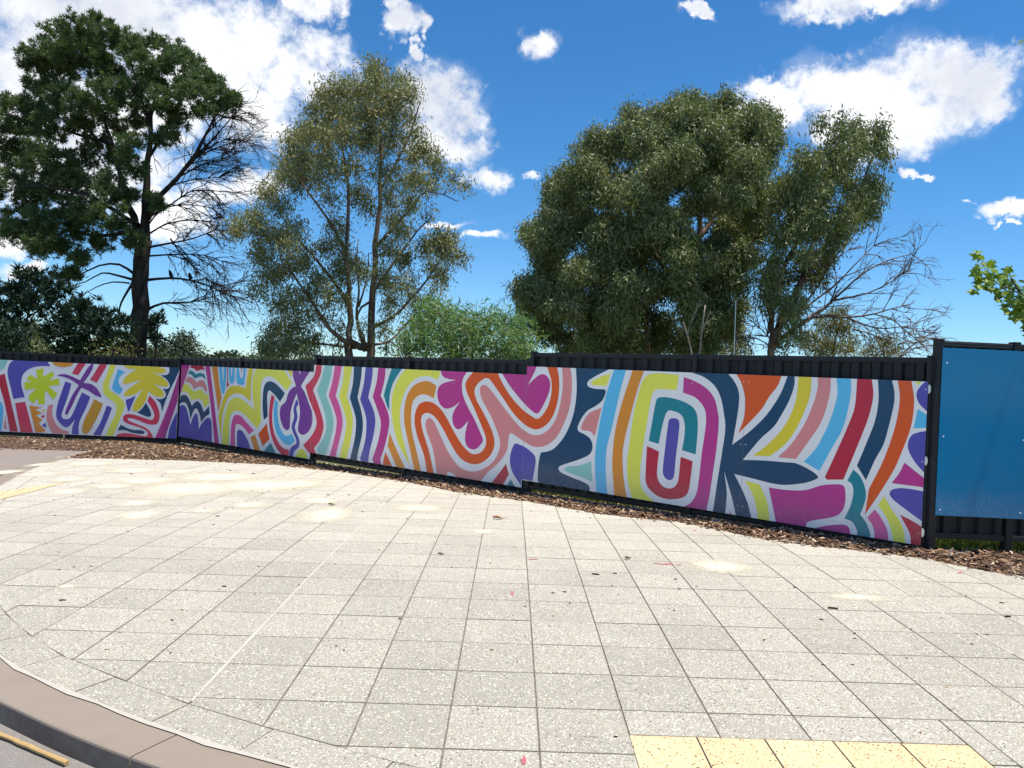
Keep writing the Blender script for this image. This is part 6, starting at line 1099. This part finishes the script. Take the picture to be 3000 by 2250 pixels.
# --- leaning gum at the right of it, with a fan of dead limbs
P3 = [(2363,352),(2412,350),(2450,336),(2488,360),(2521,366),(2566,338),(2600,366),(2594,417),(2598,470),(2578,510),(2544,525),(2588,534),(2590,580),(2566,625),(2522,702),(2477,722),(2461,775),(2418,820),(2385,885),(2352,960),(2320,1030),(2266,1036),(2240,960),(2225,880),(2217,830),(2240,760),(2270,660),(2262,580),(2300,504),(2312,440),(2369,426),(2378,395)]
G3 = fill(P3, 92, 24, 42, 110, 1.8, 5, ((2340,830,42,.6),(2500,560,28,.6),(2270,620,26,.8),(2400,640,24,.5),(2470,470,22,.5)))
ST3 = [(['base',(2262,1030),(2260,960),(2264,900),(2290,800),(2330,720),(2380,600),(2430,480),(2470,390)],.17,.02),([(2262,1010),(2300,920,.4),(2350,820,.6),(2420,720,.6),(2500,600,.6),(2570,420,.6)],.13,.02),([(2330,720),(2310,620,-.5),(2330,520,-.6),(2370,440,-.6)],.06,.02),([(2264,950),(2240,860,-.5),(2250,760,-.7)],.05,.02)]
T, lm = clump_tree('gum_tree', 'slender gum tree leaning right with bare dead limbs fanning toward the blue board', 'gum tree', 2262, 22.0, ST3, G3, None, None, K=36, per=46, L=0.15, Wd=0.036, sig=(0.12, 0.12, 0.17), depth=1.4)
Y = 22.0
for pts, r in (([(2275,1000),(2360,940),(2440,880),(2530,800),(2610,760),(2670,745)],.055),([(2290,990),(2380,930),(2480,930),(2560,920),(2610,905),(2670,890)],.05),([(2285,960),(2360,900),(2440,840),(2500,780),(2560,720)],.045),
               ([(2330,930),(2400,830),(2440,760),(2500,700)],.04),([(2440,880),(2540,860),(2620,820),(2660,790)],.03),([(2480,930),(2560,960),(2620,960),(2680,950)],.03),([(2500,965),(2540,975),(2580,990),(2620,975)],.022),([(2560,920),(2620,940),(2680,990),(2710,975)],.02),
               ([(2340,960),(2420,900),(2450,840),(2445,780)],.03),([(2270,1010),(2225,960),(2200,940)],.02),([(2265,1020),(2215,990),(2190,1000)],.02)):
    Q, rad = T.stem([at(x, y, Y + random.uniform(-.5, .5)) for x, y in pts], r, 0.010, 6, 0.05)
    k = len(Q)
    for b in range(11):
        i = random.randint(k // 4, k - 1); t = (Q[min(i + 1, k - 1)] - Q[max(i - 1, 0)]).normalized()
        sd_ = Vector(RNG.normal(size=3)); sd_.y *= 0.6; sd_ -= t * sd_.dot(t); sd_.normalize()
        dead_spray(T.mb, Q[i], t + sd_ * 0.6, random.uniform(0.45, 1.1), 0.013, 2, 0.25, 0.6, 3)
r3 = T.finish(M['gum_bark'], 'crown', lm, M['gum_dense'])
# broken dead limb lying low near the blue board
T = Tree('dead_branch', 'bare grey dead branch poking above the fence top left of the blue board', 'dead branch', base_at(2630, 16.0))
for pts in ([(2600,1060),(2640,1045),(2680,1020),(2720,1012)],[(2620,1060),(2650,1030),(2690,1000),(2700,985)],[(2630,1010),(2655,1000),(2690,1005)]):
    Q, rad = T.stem([at(x, y, 16.0) for x, y in pts], .022, .006, 5, 0.03)
    for b in range(6): dead_spray(T.mb, Q[random.randint(1, len(Q) - 1)], Vector((1, random.gauss(0, .4), random.gauss(.2, .4))), random.uniform(.2, .45), .007, 1, 0, .6, 3)
T.stem([T.base, at(2600, 1060, 16.0)], .03, .022, 5)
T.finish(M['dead_bark'], '', None, None)

# --- bright wattle bush just behind the fence
PW = [(1160,1060),(1175,1000),(1200,940),(1240,915),(1262,880),(1290,862),(1320,885),(1330,905),(1365,912),(1395,920),(1430,918),(1470,915),(1500,930),(1520,945),(1560,965),(1585,1000),(1610,1035),(1620,1065)]
GW = fill(PW, 90, 15, 27, 60, 1.0, 9)
STW = [(['base',(1325,1040),(1318,960),(1312,880)],.03,.008),(['base',(1385,1040),(1370,970),(1372,925)],.025,.008),(['base',(1440,1040),(1470,990),(1490,940)],.025,.008),(['base',(1250,1040),(1235,980),(1250,920)],.025,.008),(['base',(1540,1050),(1560,1010)],.02,.008)]
T, lm = clump_tree('wattle_bush', 'bright green feathery wattle bush rising behind the fence steps', 'bush', 1380, 14.5, STW, GW, None, None, kind='bush', K=105, per=18, L=0.165, Wd=0.023, sig=(0.12, 0.12, 0.12), depth=1.0, rmax=0.02)
T.finish(M['gum_bark'], 'crown', lm, M['wattle'])

# --- smaller trees and bushes beyond the fence
def small(name, label, cat, px, Y, clumps, mat, kind, bark='pine_bark', group=None, **kw):
    top = min(clumps, key=lambda c: c[1])
    st = [(['base', (px, 1040), ((px + top[0]) / 2, (1040 + top[1]) / 2), (top[0], top[1])], 0.10 * Y / 30, 0.02)]
    T, lm = clump_tree(name, label, cat, px, Y, st, clumps, None, None, kind=kind, group=group, **kw)
    return T.finish(M[bark], 'crown', lm, M[mat])
PK = dict(K=13, per=5, L=0.26, Wd=0.05, sig=(0.13,) * 3, depth=1.0)
small('pine_tree', 'blue green young pine low at the left edge under the tall pine', 'pine tree', 60, 24.0, [(30,845,36),(70,820,30),(105,815,38),(140,850,44),(60,880,50),(110,900,50),(20,890,44),(150,890,30),(190,850,22),(10,925,36),(50,930,26),(-40,880,50),(-50,820,40)], 'needle_dark', 'pine', **PK)
small('pine_tree', 'dark spreading pine against the trunk foot of the tall pine', 'pine tree', 270, 23.0, [(250,905,34),(220,930,40),(180,950,34),(270,930,40),(300,955,46),(240,970,50),(330,960,30),(190,990,40),(290,1000,48),(160,985,26),(250,1015,40),(340,1010,36),(245,900,24),(370,950,26),(380,1000,26),(200,1025,36)], 'needle_dark', 'pine', **PK)
small('pine_tree', 'small pine peeping out right of the tall pine trunk', 'pine tree', 455, 30.0, [(450,945,26),(440,970,24),(465,930,16),(455,1000,18)], 'needle_dark', 'pine', **PK)
small('dense_bush', 'black green dense bush in the far left corner above the fence', 'bush', 20, 21.0, [(20,960,40),(-10,985,46),(40,990,36),(15,1020,44),(60,1010,26),(-40,960,44),(-30,1020,44)], 'needle_dark', 'gum', K=60, per=20, L=0.12, Wd=0.06, sig=(0.12,) * 3, depth=1.0)
small('olive_bush', 'low dark olive bush between the two young pines', 'bush', 110, 26.0, [(80,1015,26),(115,1008,28),(60,1030,22),(140,1030,24),(100,1040,24),(165,1040,18)], 'gum_dense', 'gum', K=60, per=20, L=0.12, Wd=0.05, sig=(0.12,) * 3, depth=.6)
small('brown_bush', 'brownish half dead bush beside the tall pine trunk foot', 'bush', 330, 20.0, [(300,1030,26),(335,1015,24),(365,1020,26),(320,1045,24),(375,1045,20),(345,1040,24),(270,1045,18)], 'olive_leaf', 'gum', K=30, per=10, L=0.10, Wd=0.03, sig=(0.12,) * 3, depth=.5)
small('grey_pine', 'pale distant tree seen between the young pines at the left', 'pine tree', 100, 60.0, [(100,940,16),(85,955,15),(115,958,16),(75,975,14),(100,975,15),(125,980,14),(70,995,13),(110,1000,14),(130,1005,11)], 'far_leaf', 'gum', K=8, per=30, L=0.35, Wd=0.12, sig=(0.3,) * 3, depth=1.0)
small('umbrella_pine', 'umbrella shaped distant pine between the tall pine and the open gum', 'pine tree', 540, 75.0, [(540,985,14),(522,990,10),(556,990,9),(528,1006,11),(550,1010,11),(515,1018,10),(565,1022,12),(540,1025,12),(580,1030,10)], 'far_leaf', 'gum', K=7, per=34, L=0.4, Wd=0.14, sig=(0.35,) * 3, depth=1.0)
small('round_tree', 'low rounded tree at the foot of the tall pine on its right', 'tree', 465, 45.0, [(450,1020,15),(475,1015,14),(495,1030,16),(440,1040,14),(470,1042,14),(515,1040,12)], 'far_leaf', 'gum', K=10, per=30, L=0.28, Wd=0.1, sig=(0.25,) * 3, depth=1.0)
small('olive_tree', 'yellow green tree under the dead limbs of the leaning gum', 'tree', 2440, 26.0, [(2450,925,30),(2470,905,22),(2480,960,38),(2430,960,36),(2400,940,26),(2490,1000,32),(2440,1010,40),(2390,990,34),(2360,1010,30),(2345,975,20),(2480,1030,30),(2410,1030,34)], 'olive_leaf', 'gum', 'gum_bark', K=60, per=18, L=0.13, Wd=0.034, sig=(0.13,) * 3, depth=1.0)
small('golden_bush', 'golden yellow bush between the leaning gum and the blue board', 'bush', 2590, 30.0, [(2570,995,20),(2610,1000,24),(2590,1015,24),(2550,1020,20),(2625,1020,20),(2530,1030,18),(2575,1035,24),(2610,1040,22)], 'olive_leaf', 'gum', 'gum_bark', K=60, per=18, L=0.12, Wd=0.034, sig=(0.12,) * 3, depth=.8)
small('shade_tree', 'mid green tree filling the gap between the dense and leaning gums', 'tree', 2150, 34.0, [(2150,920,24),(2160,960,28),(2130,985,26),(2170,1000,24),(2140,1025,26),(2180,1030,20),(2110,1020,24)], 'olive_leaf', 'gum', 'gum_bark', K=50, per=18, L=0.15, Wd=0.05, sig=(0.16,) * 3, depth=1.0)
small('pale_shrub', 'olive shrub at the foot of the open gum on its left', 'bush', 830, 24.0, [(800,1000,26),(840,1010,30),(870,1020,28),(780,1030,24),(820,1038,28),(900,1035,22),(930,1045,16),(765,1010,18)], 'gum_dense', 'gum', 'gum_bark', K=60, per=18, L=0.12, Wd=0.04, sig=(0.13,) * 3, depth=.8)
small('screen_shrub', 'shadowed shrub beneath the dense gum behind the fence step', 'bush', 1790, 27.0, [(1680,1010,30),(1740,1000,36),(1800,1000,38),(1860,1005,36),(1930,1010,34),(1990,1015,30),(1650,1030,26),(2060,1020,28)], 'gum_dense', 'gum', 'gum_bark', K=80, per=22, L=0.14, Wd=0.05, sig=(0.15,) * 3, depth=1.0)
for lab, pts in (('bare pale sapling stem leaning left in front of the dense gum', [(2028,1046),(2014,985),(2002,943)]), ('bare pale sapling stem upright in front of the dense gum', [(2050,1046),(2056,970),(2066,894)])):
    T = Tree('bare_sapling', lab, 'sapling', tuple(at(pts[0][0], 1100, 17.0)), 'bare saplings in front of the dense gum')
    Q, _ = T.stem([T.base] + [at(x, y, 17.0) for x, y in pts], .030, .012, 6, 0.02)
    dead_spray(T.mb, Q[-3], Vector((.3, 0, 1)), .5, .012, 1, 0, .4, 3); T.finish(M['pale_bark'], '', None, None)
q = MB(); p0, p1 = at(2153, 1060, 20), at(2156, 880, 20); q.tube([(p0.x, p0.y, -0.3), tuple(p1)], 0.011, 6)
tag(q.build('thin_pole', M['alu']), 'thin straight grey pole between the dense gum and the leaning gum', 'pole')
# far tree line
P_, D_ = [], []
for px in np.arange(-400, 3400, 5.0):
    hgt = 12 + 8 * math.sin(px * 0.021) + 7 * math.sin(px * 0.057 + 1) + random.uniform(-4, 4)
    yb = 1124 + (px - 1500) * 0.0465
    for k in range(9):
        p = at(px + random.gauss(0, 5), yb - 22 - hgt * random.random() ** 0.6 * 1.0 + 6, 230 + random.uniform(-15, 15)); P_.append(tuple(p))
    for k in range(6):
        p = at(px + random.gauss(0, 5), yb - 22 * random.random(), 225 + random.uniform(-10, 10)); P_.append(tuple(p))
P_ = np.repeat(np.array(P_), 9, 0); P_ = P_ + RNG.normal(size=P_.shape) * 0.9
lm = leaf_mesh('woods', P_, RNG.normal(size=P_.shape), RNG.uniform(0.8, 1.6, len(P_)), RNG.uniform(0.5, 1.0, len(P_)))
tag(link('woods', lm, M['far_leaf']), kind='stuff')

# --- young plane tree at the right, mostly out of frame
def plane_leaf_mesh(seed):
    rg = random.Random(seed); tipsA = [(-2.35, .42), (-1.15, .78), (0, 1.0), (1.15, .78), (2.35, .42)]; P = [(0, 0, 0)]
    ring = []
    for i, (a, r) in enumerate(tipsA):
        a += rg.gauss(0, .06)
        if i == 0: ring.append((0.16 * math.sin(a - .5), 0.16 * math.cos(a - .5)))
        ring += [(r * .72 * math.sin(a - .20), r * .72 * math.cos(a - .20)), (r * math.sin(a), r * math.cos(a)), (r * .70 * math.sin(a + .20), r * .70 * math.cos(a + .20))]
        if i < 4: a2 = (a + tipsA[i + 1][0]) / 2; ring.append((.42 * math.sin(a2), .42 * math.cos(a2)))
    ring.append((-ring[0][0], ring[0][1]))
    V = [(0, 0.0, 0)] + [(x, y + .1, -0.16 * (x * x + (y * .6) ** 2) + rg.gauss(0, .03) + .12 * abs(x)) for x, y in ring]
    F = [(0, k + 1, k) for k in range(1, len(ring))]
    me = mesh_py('leaf', V, F, True); me.materials.append(M['plane_leaf']); return me
PL = [plane_leaf_mesh(k) for k in range(4)]
YP = 8.6
z8 = lambda x, y: (2820 + x / 5.922, 720 + y / 5.922)
PB = [z8(*p) for p in ((270,70),(350,170),(370,270),(470,320),(540,400),(600,500),(680,440),(760,370),(840,400),(850,520),(880,560),(960,650),(1040,640),(1160,600),(1500,900),(1700,1500),(1500,2000),(1180,1700),(1040,1480),(960,1300),(800,1220),(700,1090),(580,1060),(590,960),(560,840),(400,790),(260,830),(180,850),(200,720),(230,620),(170,500),(210,420),(220,330),(250,250),(180,180))]
T = Tree('plane_tree', 'young plane tree branch of big lobed green leaves entering at right above the fence', 'plane tree', tuple(Vector((at(3330, 1100, YP).x, YP, 0.28))))
top = at(3330, 500, YP)
T.stem([T.base, Vector((T.base.x, YP, 1.4)), Vector((T.base.x + .03, YP, 2.4)), top, top + Vector((0, 0, 1.5))], .05, .015, 8, 0.01)
for pts in ([(3330,1080),(3200,1010),(3080,940),(2990,860),(2920,830),(2875,770)],[(3080,940),(3010,960),(2990,930)],[(2990,860),(2965,820),(2955,800)],[(3060,930),(3030,850),(3010,840)],[(3330,700),(3180,500),(3060,260),(3005,140)],[(3330,600),(3480,400),(3560,200)]):
    T.stem([at(x, y, YP + random.uniform(-.1, .1)) for x, y in pts], .014, .004, 5, 0.01)
rg = random.Random(4)
def put_leaf(p, sc, parent):
    o = link('leaf', PL[rg.randrange(4)], None, parent, Vector(p) - T.base); o.scale = (sc, sc, sc)
    o.rotation_euler = (Matrix.Rotation(rg.gauss(0, .8), 3, 'Z') @ Matrix.Rotation(rg.gauss(.85, .45), 3, 'X') @ Matrix.Rotation(rg.uniform(0, 6.28), 3, 'Z')).to_euler(); return o
tr_root = T.finish(M['gum_bark'], '', None, None)
nl = 0
for tries in range(6000):
    x, y = rg.uniform(2838, 3045), rg.uniform(726, 1040)
    ins = False
    for i in range(len(PB)):
        (x1, y1), (x2, y2) = PB[i], PB[(i + 1) % len(PB)]
        if (y1 > y) != (y2 > y) and x < (x2 - x1) * (y - y1) / (y2 - y1) + x1: ins = not ins
    if not ins: continue
    put_leaf(at(x, y, YP + rg.uniform(-.28, .28)), rg.uniform(.066, .10), tr_root); nl += 1
    if nl >= 285: break
for (x, y) in ((2996,120),(2990,132),(3004,110),(3012,128),(3020,150),(3030,180),(3040,210),(3020,120)): put_leaf(at(x, y, YP + rg.uniform(-.1, .1)), .07, tr_root)
P_ = []
for k in range(900):
    t = rg.random(); c = at(3330 + rg.gauss(0, 60), 750 - 900 * t, YP + rg.gauss(0, .5)); P_.append(tuple(c))
P_ = np.array(P_)
P_ = P_[(P_[:, 0] / P_[:, 1]) > 0.735]
lm = leaf_mesh('crown', P_ - np.array(tuple(T.base)), RNG.normal(size=P_.shape) + np.array([0, 0, -.4]), RNG.uniform(.1, .17, len(P_)), RNG.uniform(.09, .14, len(P_)))
tag(link('crown', lm, M['plane_leaf'], tr_root), kind='stuff')
q = MB(); c = at(2915, 875, YP) - T.base
bm = bmesh.new(); bmesh.ops.create_icosphere(bm, subdivisions=2, radius=0.013); me = bpy.data.meshes.new('seed_ball'); bm.to_mesh(me); bm.free(); link('seed_ball', me, M['dead_bark'], tr_root, c)

# --- two dark birds on a dead limb of the pine
def bird(px, py, label, flip):
    c = at(px, py, 27.9); r = empty('bird', c); tag(r, label, 'bird', 'birds on the dead pine limb')
    r.rotation_euler = (0, 0, flip); k = 1.15
    bm = bmesh.new(); q = MB()
    q.tube([(-.02, 0, 0), (-.008, 0, .03), (.012, 0, .09), (.03, 0, .15), (.05, 0, .19), (.07, 0, .215), (.085, 0, .225)], [.012, .045, .058, .05, .036, .03, .012], 10)
    o = q.build('body', M['bird'], r, True); q = MB(); q.tube([(.085, 0, .222), (.125, 0, .212)], [.010, .002], 6); q.build('beak', M['dead_bark'], r)
    q = MB(); q.box(-.17, .0, -.018, .018, -.004, .006); t = q.build('tail', M['bird'], r); t.rotation_euler = (0, -1.0, 0); t.location = (.0, 0, .035)
    for sy in (-1, 1):
        q = MB(); q.tube([(-.05, sy * .045, .01), (-.005, sy * .058, .08), (.025, sy * .048, .15)], [.006, .022, .012], 6); q.build('wing', M['bird'], r, True)
        q = MB(); q.tube([(.0, sy * .02, .03), (.004, sy * .02, -.03)], .005, 5); q.build('leg', M['dead_bark'], r)
    r.scale = (k, k, k); return r
M['bird'] = mat_simple('black feathers', (0.012, 0.012, 0.015), 0.6, 0.3)
bird(501, 813, 'left of two black birds perched on the bare pine limb', 2.9)
bird(557, 820, 'right of two black birds perched on the bare pine limb', 2.5)

# ------------------------------------------------------------------ small things on the ground
def wobble_stick(name, label, cat, a, b, r, mat, n=9, group=None, lift=0.0):
    a, b = Vector(a), Vector(b); q = MB(); P = [a.lerp(b, k / (n - 1)) - a + Vector((random.gauss(0, r * .12), random.gauss(0, r * .12), random.uniform(0, r * .2))) for k in range(n)]
    q.tube(P, [r * random.uniform(.85, 1.1) for _ in range(n)], 7); o = q.build(name, mat); o.location = a + Vector((0, 0, r + lift)); tag(o, label, cat, group); return o
def road_z(p):
    d = nearest(KC, p.x, p.y); return g(d[1], d[2]) - KH - 0.004
s0, s1 = ground(41, 2140, -KH - .01), ground(228, 2236, -KH - .01); s0 += Vector((-.034, -.078, 0)); s1 += Vector((-.018, -.054, 0))
wobble_stick('stick', 'straw coloured broken stick lying in the gutter below the kerb', 'stick', (s0.x, s0.y, road_z(s0)), (s1.x, s1.y, road_z(s1)), .0105, M['stick'])
def dry_leaf(px, py, L, rz, label, col):
    c = ground(px, py); V, F = [], []; n = 7
    for i in range(n):
        t = i / (n - 1); w = L * .42 * math.sin(math.pi * min(1, t * 1.05 + .02)) ** .7
        for sg in (-1, 0, 1): V.append(((t - .5) * L, sg * w / 2 * (1 + .15 * math.sin(i * 2.4)), .004 + (.018 if sg else .004) * (1 + .6 * math.sin(t * 5)) * L / .1 + .012 * (t - .5) ** 2))
    for i in range(n - 1):
        for k in range(2): F.append((i * 3 + k, i * 3 + k + 1, (i + 1) * 3 + k + 1, (i + 1) * 3 + k))
    o = link('dry_leaf', mesh_py('dry_leaf', V, F, True), mat_simple('dry leaf', col, .7, .3, nscale=60, namp=.3), None, c); o.rotation_euler = (0, 0, rz); tag(o, label, 'leaf'); return o
dry_leaf(1461, 1521, .13, .1, 'curled tan leaf lying on the paving below the vermilion squiggle', (.55, .36, .22))
dry_leaf(1840, 1638, .07, .5, 'small brown leaf on the paving below the ringed oval', (.22, .13, .07))
dry_leaf(972, 1481, .09, -.2, 'greenish withered leaf beside the biggest sand patch', (.20, .18, .08))
dry_leaf(1293, 1626, .06, .3, 'narrow dark leaf lying midway across the paving', (.16, .10, .05))
BITS = [(385,1389,7),(475,1396,6),(675,1379,7),(742,1388,9),(698,1398,5),(390,1355,4),(430,1358,5),(612,1420,5),(576,1433,8),(862,1434,8),(768,1446,5),(790,1438,4),(960,1450,6),(272,1414,5),(626,1537,6),(637,1513,9),(173,1670,8),(216,1662,5),(758,1661,6),(183,1760,14),(657,1719,10),(504,1818,9),(1022,1450,6),(1062,1500,5),(1193,1520,5),(2440,1784,22),(2406,1816,9),(2935,1767,10),(2952,1808,16),(2238,1876,8),(2497,1949,8),(2505,1872,5),(2830,1747,5),(1620,1738,8),(1654,1735,9),(1980,1698,9),(1990,1727,8),(1975,1790,6),(1802,1681,9),(1745,1684,18),(1172,1813,8),(1804,2160,9),(2410,1949,7),(2329,1722,9)]
def bark_geo(L, seed):
    rg_ = random.Random(seed); V, F = [], []; w = L * rg_.uniform(.22, .45); h = L * .10 + .002
    for sx, sc in ((-.5, rg_.uniform(.4, .9)), (0, 1), (.5, rg_.uniform(.3, .8))):
        for sy, sz in ((-1, 0), (1, 0), (1, 1), (-1, 1)): V.append((sx * L, sy * w / 2 * sc + (0 if sx else .06 * L), sz * h + (.15 * h if sx == 0 else 0)))
    for q_ in (0, 4):
        for k in range(4): F.append((q_ + k, q_ + (k + 1) % 4, q_ + 4 + (k + 1) % 4, q_ + 4 + k))
    F += [(3, 2, 1, 0), (8, 9, 10, 11)]; return V, F
M['scrap'] = mat_simple('dark bark scrap', (0.055, 0.035, 0.022), .85, .2, nscale=50, namp=.4)
for k, (px, py, w) in enumerate(BITS):
    c = ground(px, py); L = max(.018, w / FOCAL * c.y * 1.25); V, F = bark_geo(L, k)
    o = link('bark_scrap', mesh_py('bark_scrap', V, F), M['scrap'], None, (c.x, c.y, g(c.x, c.y) + .001)); o.rotation_euler = (0, 0, random.uniform(-.5, .5))
    tag(o, 'dark bark scrap lying loose on the pale paving', 'bark scrap', 'bark scraps scattered over the paving')
V, F = [], []
for k in range(420):
    if k < 230: x, y = random.gauss(-4.6, 1.7), random.uniform(8.2, 13.0)
    else: x, y = random.uniform(-5, 4), random.uniform(3.4, 10.5)
    m = nearest(MULCH, x, y); h_ = nearest(HEAD, x, y)
    if -((x - m[1]) * m[3] + (y - m[2]) * m[4]) < .05 or (x - h_[1]) * h_[3] + (y - h_[2]) * h_[4] < .05: continue
    v, f = bark_geo(random.uniform(.008, .026), k); b = len(V); t = random.uniform(0, 6.28); c_, s_ = math.cos(t), math.sin(t)
    V += [(x + a * c_ - e * s_, y + a * s_ + e * c_, g(x, y) + .001 + z) for a, e, z in v]; F += [tuple(b + i for i in q) for q in f]
for k in range(260):                                  # chips kicked out along the mulch edge
    i = random.randrange(1, len(MULCH) - 2); t = random.random(); x = MULCH[i][0] * (1 - t) + MULCH[i + 1][0] * t; y = MULCH[i][1] * (1 - t) + MULCH[i + 1][1] * t - abs(random.gauss(0, .07))
    v, f = bark_geo(random.uniform(.012, .05), k); b = len(V); t = random.uniform(0, 6.28); c_, s_ = math.cos(t), math.sin(t)
    V += [(x + a * c_ - e * s_, y + a * s_ + e * c_, g(x, y) + .002 + z) for a, e, z in v]; F += [tuple(b + i_ for i_ in q) for q in f]
tag(link('bark_litter', mesh_py('bark_litter', V, F), M['chip']), kind='stuff')
# pale forked root sticking out of the mulch under the blue board
q = MB(); o_ = ground(2782, 1641); P = lambda px, py, dz: Vector(at(px, py, o_.y + dz))
q.tube([P(2778, 1644, 0), P(2783, 1628, .02), P(2784, 1614, .03), P(2793, 1606, .04)], [.010, .010, .008, .005], 6)
q.tube([P(2778, 1644, 0), P(2794, 1630, .03), P(2802, 1621, .06), P(2822, 1619, .08)], [.011, .010, .008, .005], 6)
q.tube([P(2800, 1622, .05), P(2800, 1614, .05)], [.006, .003], 5)
tag(q.build('root', M['pale_bark']), 'pale forked root poking out of the mulch below the blue board', 'root')
print('objects', len(bpy.data.objects), 'tris', sum(len(o.data.polygons) for o in bpy.data.objects if o.type == 'MESH'))
